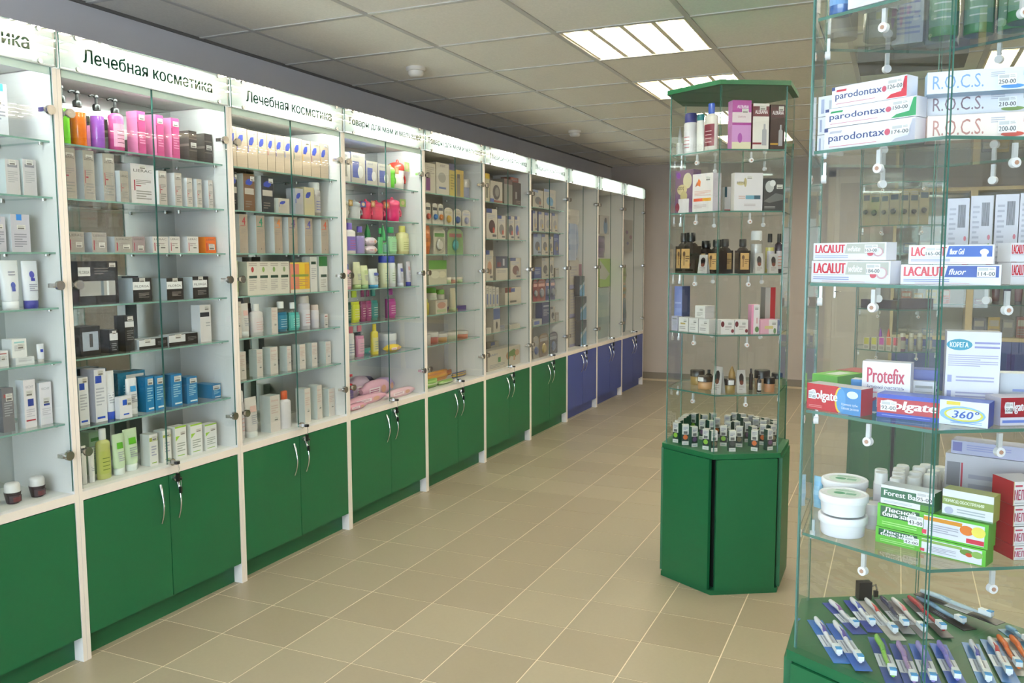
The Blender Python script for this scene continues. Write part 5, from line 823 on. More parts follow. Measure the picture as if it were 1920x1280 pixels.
(6,3,2,'carton','white carton with device outline',4.608,-0.07,0.1034,0.167,0.06,1.25,{'c': '#aaa396', 's': '#9a9488', 'p': 'med:#8a8a90:#4a4a50:#777'}),
(6,3,3,'carton','small pale carton',4.7367,-0.07,0.0828,0.077,0.05,1.25,{'c': '#a8a294', 's': '#989284', 'p': 'lines:#777'}),
(6,4,0,'blister','dark red carded pack with yellow foot',4.261,-0.07,0.0894,0.175,0.081,1.066,{'c': '#7a2f3a', 'a': '#c9a09a', 'b': '#8a9098'}),
(6,4,1,'blister','red carded pack with yellow foot',4.3925,-0.07,0.1624,0.175,0.12,1.066,{'c': '#8a4a48', 'a': '#c9a09a', 'b': '#8a9098'}),
(6,4,2,'blister','navy carded pack with yellow foot',4.529,-0.07,0.0934,0.175,0.0846,1.066,{'c': '#3f4a80', 'a': '#c9a09a', 'b': '#8a9098'}),
(6,4,3,'blister','blue carded pack with yellow foot',4.6375,-0.07,0.1044,0.175,0.0945,1.066,{'c': '#4a5078', 'a': '#c9a09a', 'b': '#8a9098'}),
(6,5,0,'carton','flat blue and white carton',4.2615,-0.05,0.1764,0.046,0.07,0.878,{'c': '#a5a49c', 'p': [('r', 0.1, 0.1, 0.7, 0.7, '#4a5ea0')]}),
(6,5,1,'carton','stacked navy carton',4.4905,-0.07,0.1724,0.17,0.06,0.878,{'c': '#353f6a', 's': '#3a4470', 'p': 'lines:#a5a8b5'}),
(6,5,2,'carton','white carton with dark device',4.6395,-0.07,0.1024,0.124,0.06,0.878,{'c': '#a09a90', 's': '#908a80', 'p': 'med:#444a60:#3a3a42:#888'}),
(6,5,3,'carton','low pale carton',4.7407,-0.07,0.0748,0.071,0.06,0.878,{'c': '#a09890', 'p': 'lines:#666'}),
(6,6,0,'blister','pale carded device pack',4.275,-0.07,0.1134,0.182,0.1026,0.605,{'c': '#a5a098', 'a': '#9a9aa0', 'b': '#5a6a98'}),
(6,6,1,'blister','brown carded device pack',4.442,-0.07,0.2034,0.192,0.12,0.605,{'c': '#7a6a5c', 'a': '#9a9aa0', 'b': '#b09a60'}),
(6,6,2,'blister','dark carded device pack',4.654,-0.07,0.1914,0.187,0.12,0.605,{'c': '#4a4c5c', 'a': '#9a9aa0', 'b': '#6a7a9a'}),
(7,6,0,'bag','pale blue hanging gown, front one',5.193,-0.09,0.1954,0.326,0.025,1.389,{'c': '#98a4bc', 'c2': '#8c9ab8', 'c3': '#a0abc0'}),
(7,6,1,'carton','upper white pack with violet print',5.2925,-0.12,0.2424,0.261,0.05,1.133,{'c': '#b0aaa0', 's': '#a8a298', 'p': [('r', 0, 0, 1, 0.14, '#8a8ab0'), ('l', 0.1, 0.4, 0.8, 0.8, 4, '#a09ca4')]}),
(7,6,2,'carton','middle white pack with violet print',5.296,-0.12,0.2434,0.254,0.05,0.871,{'c': '#b0aaa0', 's': '#a8a298', 'p': [('r', 0, 0, 1, 0.14, '#8a8ab0'), ('l', 0.1, 0.3, 0.8, 0.9, 6, '#a09ca4')]}),
(7,6,3,'carton','bottom white pack with violet print',5.2985,-0.12,0.2444,0.26,0.05,0.605,{'c': '#b0aaa0', 's': '#a8a298', 'p': [('r', 0, 0, 1, 0.1, '#8a8ab0'), ('l', 0.1, 0.3, 0.8, 0.9, 6, '#a09ca4')]}),
(7,6,4,'bag','white folded hood above pale blue gowns',5.3295,-0.12,0.2904,0.133,0.05,1.714,{'c': '#b5b0a8', 'c2': '#b0aba4', 'c3': '#aaa59e'}),
(7,6,5,'carton','upper black and blue pack',5.339,-0.06,0.1314,0.182,0.05,1.064,{'c': '#3a424e', 's': '#343c46', 'p': [('r', 0, 0, 1, 0.55, '#5a8ab0'), ('p', [(0, 0.45), (1, 0.75), (1, 0.6), (0, 0.3)], '#b5bcc4')]}),
(7,6,6,'carton','middle black and blue pack',5.3795,-0.06,0.1664,0.21,0.05,0.847,{'c': '#3a424e', 's': '#343c46', 'p': [('r', 0, 0, 1, 0.55, '#5a8ab0'), ('p', [(0, 0.45), (1, 0.75), (1, 0.6), (0, 0.3)], '#b5bcc4')]}),
(7,6,7,'carton','bottom black and blue pack',5.3865,-0.06,0.1604,0.233,0.05,0.605,{'c': '#3a424e', 's': '#343c46', 'p': [('r', 0, 0, 1, 0.55, '#5a8ab0'), ('p', [(0, 0.45), (1, 0.75), (1, 0.6), (0, 0.3)], '#b5bcc4')]}),
(7,6,8,'carton','plum-coloured pack',5.4966,-0.15,0.1626,0.105,0.05,1.247,{'c': '#7a4058', 's': '#6a384e'}),
(7,6,9,'bag','pale blue hanging gown, rear one',5.5281,-0.168,0.0996,0.309,0.06,1.41,{'c': '#9aa6bc', 'c2': '#8f9cb8', 'c3': '#a4aec0'}),
(8,6,0,'bag','dark violet soft pack',6.1195,-0.12,0.2224,0.211,0.05,1.415,{'c': '#5a5068', 'c2': '#6a5a7a', 'c3': '#4a4460'}),
(8,6,1,'carton','pale pack with blue figure',6.1615,-0.12,0.2964,0.18,0.03,1.647,{'c': '#a49e98', 's': '#989288', 'p': [('e', 0.6, 0.4, 0.22, 0.4, '#5a7a9a'), ('e', 0.6, 0.75, 0.12, 0.15, '#4a4550')]}),
(8,6,2,'bag','large translucent teal bag',6.1935,-0.1,0.3683,0.508,0.08,0.605,{'c': '#8a9c9a', 'c2': '#7f9698', 'c3': '#94a49c'}),
(8,6,3,'carton','lime and grey bedding pack',6.198,-0.12,0.3593,0.282,0.05,1.121,{'c': '#86a848', 's': '#7a9a48', 'p': [('p', [(0, 0.95), (0.9, 0.45), (0.5, 0.25), (0, 0.3)], '#a8aaa0')]}),
(9,6,0,'bag','orange and teal soft bag',6.8995,-0.12,0.1524,0.163,0.05,0.977,{'c': '#a5804a', 'c2': '#6a8a80', 'c3': '#7a7a50'}),
(9,6,1,'bag','olive green soft bag',6.9005,-0.12,0.1664,0.168,0.05,1.14,{'c': '#7a8a4a', 'c2': '#8a9a4a', 'c3': '#7a7a50'}),
(9,6,2,'bag','tall dark teal soft bag',6.9085,-0.12,0.1544,0.366,0.05,0.605,{'c': '#4a6a70', 'c2': '#566a80', 'c3': '#4a5a6a'}),
(9,6,3,'carton','pale carton with violet flowers',6.993,-0.12,0.3134,0.336,0.04,1.482,{'c': '#a09a92', 's': '#948e86', 'p': [('e', 0.3, 0.6, 0.16, 0.06, '#7a5a80'), ('e', 0.75, 0.45, 0.16, 0.06, '#8a5a6a'), ('e', 0.4, 0.25, 0.14, 0.05, '#6a6a90')]}),
]
TOWER_GOODS = [
(1,0,0,'bottle','small grey cone bottle',1.6777,1.6762,1.8465,-2.0944,0.0309,0.1239,0.0248,{'c': '#b5b2ae', 'cap': '#8a8a8c', 'shape': 'cone'}),
(1,0,1,'bottle','white bottle with navy cap',1.7084,1.7024,1.8465,-2.0944,0.0588,0.1827,0.0471,{'c': '#e4dfe0', 'cap': '#2f3078', 'lab': '#e0dadc', 'lab2': '#b8434a', 'shape': 'can'}),
(1,0,2,'squeeze','teal and white tube',1.7798,1.6173,1.8465,-2.0944,0.0401,0.1604,0.0322,{'c': '#dcd8d4', 'cap': '#1f7a80', 'up': True}),
(1,0,3,'bottle','tall white bottle with blue top',1.8305,1.5649,1.8465,-2.0944,0.062,0.1939,0.0497,{'c': '#d5cec6', 'cap': '#3a58b0', 'lab': '#7a2436', 'lab2': '#d9c9c9', 'shape': 'flat'}),
(1,0,4,'carton','violet and cream carton',1.9629,1.5784,1.8465,-1.0472,0.0792,0.1972,0.0496,{'c': '#d9c8cc', 's': '#c07ab8', 't': '#b84aa0', 'p': [('r', 0, 0.76, 1, 1, '#b0409a'), ('t', 'ALERANA', 0.25, 0.84, 0.85, 0.9, '#f0dfee', 0.006), ('r', 0, 0.5, 1, 0.55, '#a83a94'), ('r', 0, 0, 1, 0.5, '#c58ac4'), ('r', 0, 0, 1, 0.16, '#d9cfb0'), ('e', 0.42, 0.24, 0.12, 0.1, '#a04aa0'), ('t', 'Шампунь', 0.3, 0.64, 0.7, 0.69, '#b07090')], 'st': (0.5, 0.74, 0.35, 0.09)}),
(1,0,5,'carton','white and maroon carton',2.0331,1.6189,1.8465,-1.0472,0.0677,0.1855,0.0496,{'c': '#dcd5cf', 's': '#8a2a3a', 't': '#d0c8c4', 'p': 'bottlepic:#6a1f2c:#a5a2a8:#8a2a38', 'st': (0.4, 0.86, 0.4, 0.09)}),
(1,0,6,'carton','dark maroon carton',2.0925,1.6648,1.8465,-1.0472,0.0604,0.184,0.0496,{'c': '#3a201c', 's': '#321c1a', 't': '#4a2a26', 'p': 'bottlepic:#4a1820:#a8a5aa:#b58a2a', 'st': (0.55, 0.86, 0.35, 0.1)}),
(1,1,0,'carton','violet floral carton',1.7077,1.6819,1.6005,-2.0944,0.1017,0.1857,0.0496,{'c': '#7a5a78', 's': '#6a4a70', 'p': [('e', 0.7, 0.75, 0.25, 0.18, '#cfc4a0'), ('e', 0.4, 0.55, 0.28, 0.12, '#cbb98a'), ('e', 0.5, 0.4, 0.2, 0.12, '#b9a878'), ('t', 'azoq', 0.15, 0.52, 0.5, 0.62, '#3a3030'), ('r', 0.2, 0.02, 0.8, 0.34, '#dcd4d4'), ('e', 0.2, 0.88, 0.12, 0.08, '#8a4a9a'), ('e', 0.15, 0.15, 0.12, 0.1, '#8a3040')]}),
(1,1,1,'carton','white carton with orange butterfly',1.8092,1.583,1.6005,-2.0944,0.1106,0.158,0.0496,{'c': '#ddd5d2', 's': '#c9c0cc', 'p': [('p', [(0.2, 0.72), (0.3, 0.88), (0.4, 0.8), (0.38, 0.66)], '#e0783a'), ('p', [(0.12, 0.66), (0.22, 0.8), (0.26, 0.7)], '#b56a50'), ('r', 0.06, 0.28, 0.5, 0.36, '#d8583a'), ('r', 0.5, 0.28, 0.92, 0.36, '#d9a03a'), ('l', 0.1, 0.42, 0.9, 0.56, 4, '#d5a59a'), ('l', 0.08, 0.1, 0.7, 0.2, 3, '#b9a5a5')], 'st': (0.65, 0.8, 0.25, 0.12)}),
(1,1,2,'carton','small teal and white carton behind',1.895,1.6777,1.6005,-1.0472,0.0258,0.1071,0.0296,{'c': '#dcd4d4', 's': '#ccc', 'p': [('r', 0, 0.6, 0.4, 1, '#2f5a6a'), ('r', 0, 0, 1, 0.12, '#a82a3a')]}),
(1,1,3,'carton','large white carton with line butterfly',1.9937,1.5962,1.6005,-1.0472,0.1198,0.1542,0.0396,{'c': '#d6cfd2', 's': '#ccc6c0', 'p': [('e', 0.38, 0.75, 0.05, 0.12, '#b5a578'), ('e', 0.22, 0.72, 0.14, 0.05, '#c4b58a'), ('t', 'azoq', 0.08, 0.7, 0.35, 0.77, '#4a4244'), ('r', 0.4, 0.31, 0.7, 0.41, '#6a9aae'), ('r', 0.7, 0.31, 0.92, 0.41, '#3a5a6a'), ('l', 0.15, 0.31, 0.38, 0.41, 2, '#c9a59a'), ('l', 0.35, 0.12, 0.75, 0.2, 2, '#b5a8a8')], 'st': (0.42, 0.84, 0.22, 0.08)}),
(1,1,4,'carton','black and silver photo carton',2.0853,1.6491,1.6005,-1.0472,0.0837,0.1322,0.0396,{'c': '#3a3a3c', 's': '#2c2c2e', 'p': [('e', 0.3, 0.75, 0.22, 0.18, '#b5b5b5'), ('e', 0.45, 0.85, 0.15, 0.1, '#d5d5d5'), ('p', [(0, 0.3), (0.6, 0.55), (1, 0.5), (1, 0.35), (0.3, 0.25)], '#6a6a6a'), ('l', 0.05, 0.08, 0.6, 0.16, 2, '#a5a5a5')], 'st': (0.65, 0.68, 0.3, 0.13)}),
(1,2,0,'bottle','tall dark brown flask at the edge',1.686,1.7176,1.3455,-2.0944,0.052,0.1729,0.0417,{'c': '#20140f', 'cap': '#0e0c0c', 'lab': 'oil', 'shape': 'flask'}),
(1,2,1,'bottle','tall dark brown flask with tan label',1.7245,1.6607,1.3455,-2.0944,0.0638,0.1732,0.0511,{'c': '#20140f', 'cap': '#0e0c0c', 'lab': 'oil', 'shape': 'flask'}),
(1,2,2,'bottle','dark flask behind a white sleeve',1.7812,1.7065,1.3455,-2.0944,0.0648,0.1386,0.0519,{'c': '#20140f', 'cap': '#0e0c0c', 'lab': 'oil', 'shape': 'flask'}),
(1,2,3,'wrapper','white sleeve with dark window, leftmost',1.8174,1.5609,1.3455,-2.0944,0.0515,0.0774,0.0196,{}),
(1,2,4,'bottle','dark flask with tan label and white tag',1.8591,1.5599,1.3455,-2.0944,0.0575,0.1397,0.0461,{'c': '#20140f', 'cap': '#0e0c0c', 'lab': 'oil', 'shape': 'flask'}),
(1,2,5,'bottle','dark flask with centred tan label',1.9062,1.6299,1.3455,-1.0472,0.0533,0.1426,0.0427,{'c': '#20140f', 'cap': '#0e0c0c', 'lab': 'oil', 'shape': 'flask'}),
(1,2,6,'bottle','dark flask with tilted tan label',1.9853,1.5913,1.3455,-1.0472,0.0487,0.141,0.039,{'c': '#20140f', 'cap': '#0e0c0c', 'lab': 'oil', 'shape': 'flask'}),
(1,2,7,'bottle','clear frosted bottle',2.0296,1.6631,1.3455,-1.0472,0.0499,0.1763,0.04,{'c': '#c9c6c4', 'cap': '#d8d8d8', 'clear': True, 'shape': 'can'}),
(1,2,8,'wrapper','white sleeve with red-brown window, middle',2.0445,1.6024,1.3455,-1.0472,0.0385,0.0831,0.0246,{}),
(1,2,9,'bottle','pale yellow oil bottle with black cap',2.0778,1.6909,1.3455,-1.0472,0.0374,0.1642,0.03,{'c': '#c5b86a', 'cap': '#111', 'clear': True, 'lab': '#b8b0b8'}),
(1,2,10,'wrapper','white sleeve with red-brown window, rightmost',2.0972,1.6329,1.3455,-1.0472,0.0386,0.0808,0.0246,{}),
(1,2,11,'bottle','dark violet bottle with orange foot',2.1115,1.7161,1.3455,-1.0472,0.0342,0.1643,0.0275,{'c': '#2c1c2a', 'cap': '#111', 'lab': '#cfc4c8', 'lab2': '#c05a2a'}),
(1,3,0,'carton','small lilac-grey carton at the edge',1.6837,1.6497,1.0955,-2.0944,0.0365,0.0629,0.0296,{'c': '#b9b4c4', 'p': 'lines:#888'}),
(1,3,1,'carton','tall lavender-blue carton',1.6879,1.6934,1.0955,-2.0944,0.0456,0.1911,0.0496,{'c': '#7a86c0', 's': '#3a4268', 'p': [('r', 0.1, 0.6, 0.9, 0.64, '#a5aed8'), ('r', 0.1, 0.3, 0.9, 0.5, '#8a96cc')]}),
(1,3,2,'carton','small white soap carton with thin frame',1.7286,1.6237,1.0955,-2.0944,0.0557,0.0601,0.0496,{'c': '#dcd6d2', 's': '#cfc9c6', 'p': [('l', 0.1, 0.15, 0.7, 0.4, 2, '#a5a09c'), ('r', 0.2, 0.5, 0.7, 0.62, '#b9a05a')], 'st': (0.5, 0.66, 0.4, 0.22)}),
(1,3,3,'carton','small white soap carton with thin frame',1.7781,1.5951,1.0955,-2.0944,0.0512,0.0595,0.0496,{'c': '#dcd6d2', 's': '#cfc9c6', 'p': [('l', 0.1, 0.15, 0.7, 0.4, 2, '#a5a09c'), ('r', 0.2, 0.5, 0.7, 0.62, '#cfc8c2')], 'st': (0.5, 0.66, 0.4, 0.22)}),
(1,3,4,'carton','white soap carton stacked on another',1.8089,1.5774,1.1558,-2.0944,0.0551,0.0538,0.0596,{'c': '#dcd6d2', 's': '#c9c2c2', 'p': [('r', 0.05, 0.05, 0.95, 0.07, '#8a8480'), ('l', 0.2, 0.2, 0.75, 0.5, 3, '#a5a09c')], 'st': (0.45, 0.62, 0.4, 0.22)}),
(1,3,5,'carton','small white soap carton with thin frame',1.8279,1.5664,1.0955,-2.0944,0.0552,0.0591,0.0496,{'c': '#dcd6d2', 's': '#cfc9c6', 'p': [('l', 0.1, 0.15, 0.7, 0.4, 2, '#a5a09c'), ('r', 0.2, 0.5, 0.7, 0.62, '#cfc8c2')], 'st': (0.5, 0.66, 0.4, 0.22)}),
(1,3,6,'carton','white soap carton with wine-red seals',1.9294,1.5475,1.0955,-1.0472,0.0571,0.0599,0.0496,{'c': '#dcd4d0', 's': '#cfc9c6', 'p': [('e', 0.14, 0.7, 0.13, 0.2, '#6a1f28'), ('e', 0.88, 0.22, 0.11, 0.13, '#7a2430'), ('l', 0.32, 0.3, 0.8, 0.6, 3, '#a89c98')], 'st': (0.5, 0.66, 0.35, 0.2)}),
(1,3,7,'carton','white soap carton with wine-red seals',1.9811,1.5773,1.0955,-1.0472,0.0563,0.0593,0.0496,{'c': '#dcd4d0', 's': '#cfc9c6', 'p': [('e', 0.14, 0.7, 0.13, 0.2, '#6a1f28'), ('e', 0.88, 0.22, 0.11, 0.13, '#7a2430'), ('l', 0.32, 0.3, 0.8, 0.6, 3, '#a89c98')], 'st': (0.5, 0.66, 0.35, 0.2)}),
(1,3,8,'carton','tall pink carton with green leaf',2.0306,1.6175,1.0955,-1.0472,0.0343,0.121,0.0396,{'c': '#ddd2d2', 's': '#dc9ab8', 'p': [('r', 0, 0.0, 0.25, 1, '#d98aac'), ('e', 0.7, 0.15, 0.25, 0.1, '#5a7a4a'), ('r', 0.6, 0.35, 0.8, 0.55, '#c8a0a0')], 'st': (0.35, 0.82, 0.55, 0.12)}),
(1,3,9,'carton','pink and white carton with leaf',2.0826,1.636,1.0955,-1.0472,0.073,0.0595,0.0496,{'c': '#d8a0b0', 's': '#d88aa8', 'p': [('r', 0.5, 0, 1, 1, '#dcd4d2'), ('r', 0.25, 0.35, 0.75, 0.55, '#c9b87a'), ('e', 0.85, 0.2, 0.08, 0.2, '#6a8a5a')], 'st': (0.65, 0.62, 0.3, 0.25)}),
(1,3,10,'carton','tall red and silver carton',2.0757,1.7128,1.0955,-1.0472,0.0445,0.1902,0.0496,{'c': '#a8202a', 's': '#8a8280', 'p': [('r', 0, 0, 0.5, 1, '#a8a29e'), ('r', 0, 0.08, 0.5, 0.2, '#a8202a')]}),
(1,3,11,'carton','blue-grey carton end at the edge',2.1181,1.7084,1.0955,-1.0472,0.0179,0.0551,0.0496,{'c': '#8a9ac0', 'p': 'win:#a5b0d0:#6a7ab0'}),
(1,4,0,'jar','olive jar with brown lid',1.7467,1.7403,0.8465,-2.0944,0.0638,0.0658,0.0511,{'c': '#a5854a', 'cap': '#2f2520'}),
(1,4,1,'jar','tan jar with tagged lid',1.8039,1.6265,0.8465,-2.0944,0.0654,0.0568,0.0524,{'c': '#b88a5c', 'cap': '#3a2a20', 'lab': '#ddd8d6'}),
(1,4,2,'bottle','small dark bottle behind bag',1.8178,1.7004,0.8465,-2.0944,0.0259,0.0767,0.0208,{'c': '#2a1814', 'cap': '#120c0c'}),
(1,4,3,'wrapper','pale grey pouch with tied top',1.8908,1.5301,0.8465,-2.0944,0.0514,0.1146,0.0296,{}),
(1,4,4,'jar','olive jar with white tag',1.9489,1.5588,0.8465,-1.0472,0.0496,0.0598,0.0398,{'c': '#9a7f4a', 'cap': '#2a1c18', 'lab': '#ddd8d6'}),
(1,4,5,'bottle','gold aroma lamp',1.9459,1.6378,0.8465,-1.0472,0.0554,0.1025,0.0444,{'c': '#b5945a', 'cap': '#a8864e', 'shape': 'cone'}),
(1,4,6,'wrapper','white sleeve with dark bottle window',1.9868,1.5887,0.8465,-1.0472,0.0405,0.0967,0.0296,{}),
(1,4,7,'bottle','small dark bottle near the jars',2.0092,1.6975,0.8465,-1.0472,0.0162,0.0917,0.0196,{'c': '#2a1814', 'cap': '#120c0c'}),
(1,4,8,'bottle','small dark bottle with white label',2.0505,1.652,0.8465,-1.0472,0.0192,0.0693,0.0196,{'c': '#241412', 'cap': '#120c0c', 'lab': '#d0c8c8'}),
(1,4,9,'jar','wide jar with black lid',2.0607,1.7272,0.8465,-1.0472,0.0658,0.0814,0.0527,{'c': '#b5906a', 'cap': '#160e0c'}),
(1,4,10,'jar','tan jar with black lid',2.0968,1.6557,0.8465,-1.0472,0.0465,0.0622,0.0373,{'c': '#b07a55', 'cap': '#150d0c'}),
(1,4,11,'jar','low jar at the edge',2.1057,1.8363,0.8465,-1.0472,0.0477,0.0584,0.0382,{'c': '#b5a58a', 'cap': '#1c1512'}),
(2,0,0,'bottle','blue mouthwash bottle at the edge',2.4419,-0.2318,1.8725,-1.7,0.045,0.17,0,{'c': '#2f62a8', 'cap': '#d8d8dc', 'clear': True, 'lab': '#6a9ad0'}),
(2,0,1,'jar','grey jar with orange print',2.4347,-0.0491,1.8725,-1.7,0.06,0.1,0,{'c': '#8a8480', 'cap': '#c8c4c8'}),
(2,0,2,'jar','grey jar with red stripe',2.5045,-0.0151,1.8725,-1.7,0.07,0.1,0,{'c': '#8a8684', 'cap': '#d0ccd2'}),
(2,0,3,'carton','white carton lying at the front edge',2.5029,-0.2775,1.8725,-2.0944,0.1,0.045,0.05,{'c': '#dcd8e2', 'p': 'lines:#c06a7a'}),
(2,0,4,'carton','white carton with shield emblem, first',2.5624,0.0733,1.8725,-1.7,0.062,0.17,0.05,{'c': '#b9b8c4', 'p': [('e', 0.5, 0.8, 0.18, 0.12, '#a83a44'), ('e', 0.5, 0.8, 0.1, 0.09, '#d8d4dc'), ('l', 0.12, 0.1, 0.9, 0.6, 8, '#8a90b8')]}),
(2,0,5,'carton','white carton with shield emblem, second',2.6292,0.1015,1.8725,-1.7,0.062,0.17,0.05,{'c': '#b9b8c4', 'p': [('e', 0.5, 0.8, 0.18, 0.12, '#a83a44'), ('e', 0.5, 0.8, 0.1, 0.09, '#d8d4dc'), ('l', 0.12, 0.1, 0.9, 0.6, 8, '#8a90b8')]}),
(2,0,6,'bottle','green mouthwash bottle, first of four',2.6281,0.0345,1.8725,-1.7,0.062,0.2,0,{'c': '#2f8a3a', 'cap': '#1f6a30', 'clear': True, 'lab': '#7aa08a', 'lab2': '#d0d4d8'}),
(2,0,7,'bottle','green mouthwash bottle, second of four',2.7567,0.0311,1.8725,-1.7,0.062,0.2,0,{'c': '#2f8a3a', 'cap': '#1f6a30', 'clear': True, 'lab': '#7aa08a', 'lab2': '#d0d4d8'}),
(2,0,8,'bottle','green mouthwash bottle, third of four',2.6947,0.0392,1.8725,-1.7,0.062,0.2,0,{'c': '#2f8a3a', 'cap': '#1f6a30', 'clear': True, 'lab': '#7aa08a', 'lab2': '#d0d4d8'}),
(2,0,9,'bottle','green mouthwash bottle, fourth of four',2.7676,-0.0352,1.8725,-1.7,0.062,0.2,0,{'c': '#2f8a3a', 'cap': '#1f6a30', 'clear': True, 'lab': '#7aa08a', 'lab2': '#d0d4d8'}),
(2,1,0,'carton','white toothpaste carton end, lowest by the edge',2.4142,-0.1325,1.6195,-2.0944,0.0287,0.0411,0.0496,{'c': '#dcdfec', 'p': [('r', 0.15, 0.15, 0.3, 0.85, '#9aa5c8'), ('r', 0.55, 0.3, 0.8, 0.75, '#b0b5c4')]}),
(2,1,1,'carton','white toothpaste carton end, middle by the edge',2.416,-0.1336,1.6618,-2.0944,0.0323,0.0349,0.0496,{'c': '#dcdfec', 'p': [('r', 0.15, 0.15, 0.3, 0.85, '#9aa5c8'), ('r', 0.55, 0.3, 0.8, 0.75, '#b0b5c4')]}),
(2,1,2,'carton','white toothpaste carton end, topmost by the edge',2.4219,-0.137,1.6979,-2.0944,0.0462,0.0401,0.0496,{'c': '#dcdfec', 'p': [('r', 0.15, 0.15, 0.3, 0.85, '#9aa5c8'), ('r', 0.55, 0.3, 0.8, 0.75, '#b0b5c4')]}),
(2,1,3,'carton','white toothpaste carton with red corner, topmost of three',2.4996,-0.2373,1.7017,-2.0944,0.1536,0.0394,0.0356,{'c': '#e6e4f0', 'p': [('r', 0, 0, 1, 1, '#e6e4f0'), ('p', [(0.74, 0.04), (0.8, 0.22), (0.93, 0.3), (0.97, 0.95), (1, 0.95), (1, 0.04)], '#d0253c'), ('t', 'parodontax', 0.05, 0.3, 0.68, 0.72, '#31417e', 0.004), ('p', [(0.06, 0.75), (0.07, 0.85), (0.21, 0.85), (0.2, 0.75)], '#d0253c'), ('r', 0.06, 0.16, 0.6, 0.19, '#d88a9a'), ('r', 0, 0.84, 0.045, 1, '#31417e'), ('e', 0.715, 0.52, 0.03, 0.14, '#c8506a')], 'stk': (0.76, 0.4, 0.2, 0.5, '126-00')}),
(2,1,4,'carton','white toothpaste carton with grey corner, lowest of three',2.5016,-0.2407,1.6195,-2.0944,0.1861,0.044,0.0356,{'c': '#e6e4f0', 'p': [('r', 0, 0, 1, 1, '#e6e4f0'), ('p', [(0.74, 0.04), (0.8, 0.22), (0.93, 0.3), (0.97, 0.95), (1, 0.95), (1, 0.04)], '#b9b8c8'), ('t', 'parodontax', 0.05, 0.3, 0.68, 0.72, '#31417e', 0.004), ('p', [(0.06, 0.75), (0.07, 0.85), (0.21, 0.85), (0.2, 0.75)], '#b9b8c8'), ('r', 0.06, 0.16, 0.6, 0.19, '#d88a9a'), ('r', 0, 0.84, 0.045, 1, '#31417e'), ('e', 0.715, 0.52, 0.03, 0.14, '#c8506a')], 'stk': (0.76, 0.34, 0.19, 0.42, '174-00')}),
(2,1,5,'carton','white toothpaste carton with green corner, middle of three',2.5023,-0.2412,1.6647,-2.0944,0.1855,0.0358,0.0356,{'c': '#e6e4f0', 'p': [('r', 0, 0, 1, 1, '#e6e4f0'), ('p', [(0.74, 0.04), (0.8, 0.22), (0.93, 0.3), (0.97, 0.95), (1, 0.95), (1, 0.04)], '#1f9a5c'), ('t', 'parodontax', 0.05, 0.3, 0.68, 0.72, '#31417e', 0.004), ('p', [(0.06, 0.75), (0.07, 0.85), (0.21, 0.85), (0.2, 0.75)], '#1f9a5c'), ('r', 0.06, 0.16, 0.6, 0.19, '#d88a9a'), ('r', 0, 0.84, 0.045, 1, '#31417e'), ('e', 0.715, 0.52, 0.03, 0.14, '#c8506a')], 'stk': (0.76, 0.38, 0.17, 0.5, '150-00')}),
(2,1,6,'carton','wide toothpaste carton, blue-lettered, topmost of stack',2.6885,-0.2746,1.7017,-1.5015,0.1795,0.0382,0.0446,{'c': '#dde3f2', 's': '#9ac0e4', 'p': [('t', 'R.O.C.S.', 0.05, 0.2, 0.5, 0.82, '#7aa0d8'), ('r', 0.84, 0.6, 1, 0.8, '#4a90d8'), ('e', 0.75, 0.15, 0.1, 0.1, '#4a90d8'), ('l', 0.56, 0.6, 0.68, 0.85, 3, '#b0b0c0')], 'stk': (0.62, 0.2, 0.16, 0.5, '250-00')}),
(2,1,7,'carton','wide toothpaste carton, grey-lettered, middle of stack',2.6938,-0.2251,1.6706,-1.5015,0.1849,0.0384,0.0446,{'c': '#e2e2ea', 's': '#d8d4d4', 'p': [('t', 'R.O.C.S.', 0.05, 0.2, 0.5, 0.82, '#8a707a'), ('r', 0.84, 0.6, 1, 0.8, '#7a9a4a'), ('e', 0.75, 0.15, 0.1, 0.1, '#7a9a4a'), ('l', 0.56, 0.6, 0.68, 0.85, 3, '#b0b0c0')], 'stk': (0.62, 0.2, 0.16, 0.5, '210-00')}),
(2,1,8,'carton','wide toothpaste carton, peach, lowest of stack',2.6926,-0.2673,1.6195,-1.5015,0.1809,0.0446,0.0446,{'c': '#ecdcd4', 's': '#e8c0b0', 'p': [('t', 'R.O.C.S.', 0.05, 0.2, 0.5, 0.82, '#b57a70'), ('r', 0.84, 0.6, 1, 0.8, '#c8402a'), ('e', 0.75, 0.15, 0.1, 0.1, '#c8402a'), ('l', 0.56, 0.6, 0.68, 0.85, 3, '#b0b0c0')], 'stk': (0.62, 0.2, 0.16, 0.5, '200-00')}),
(2,2,0,'carton','grey-banded toothpaste carton, upper of left pair',2.4745,-0.2309,1.4058,-2.0944,0.1563,0.0337,0.0356,{'c': '#e4e2ec', 'p': [('t', 'LACALUT', 0.03, 0.42, 0.44, 0.9, '#cc1f36', 0.012), ('r', 0.03, 0.36, 0.44, 0.38, '#a9a5b5'), ('p', [(0.45, 0.38), (0.48, 0.94), (0.98, 0.94), (0.98, 0.38)], '#b9b9b2'), ('t', 'white', 0.49, 0.5, 0.66, 0.8, '#f2f2f6', 0.004, 0.3), ('l', 0.03, 0.12, 0.5, 0.3, 2, '#8a92c4'), ('r', 0.15, 0.06, 0.7, 0.08, '#d8a0a8'), ('e', 0.9, 0.46, 0.07, 0.26, '#cfa5b0'), ('e', 0.9, 0.48, 0.05, 0.2, '#e3e0ea'), ('e', 0.8, 0.36, 0.04, 0.12, '#d05060')], 'stk': (0.73, 0.42, 0.17, 0.45, '163-00')}),
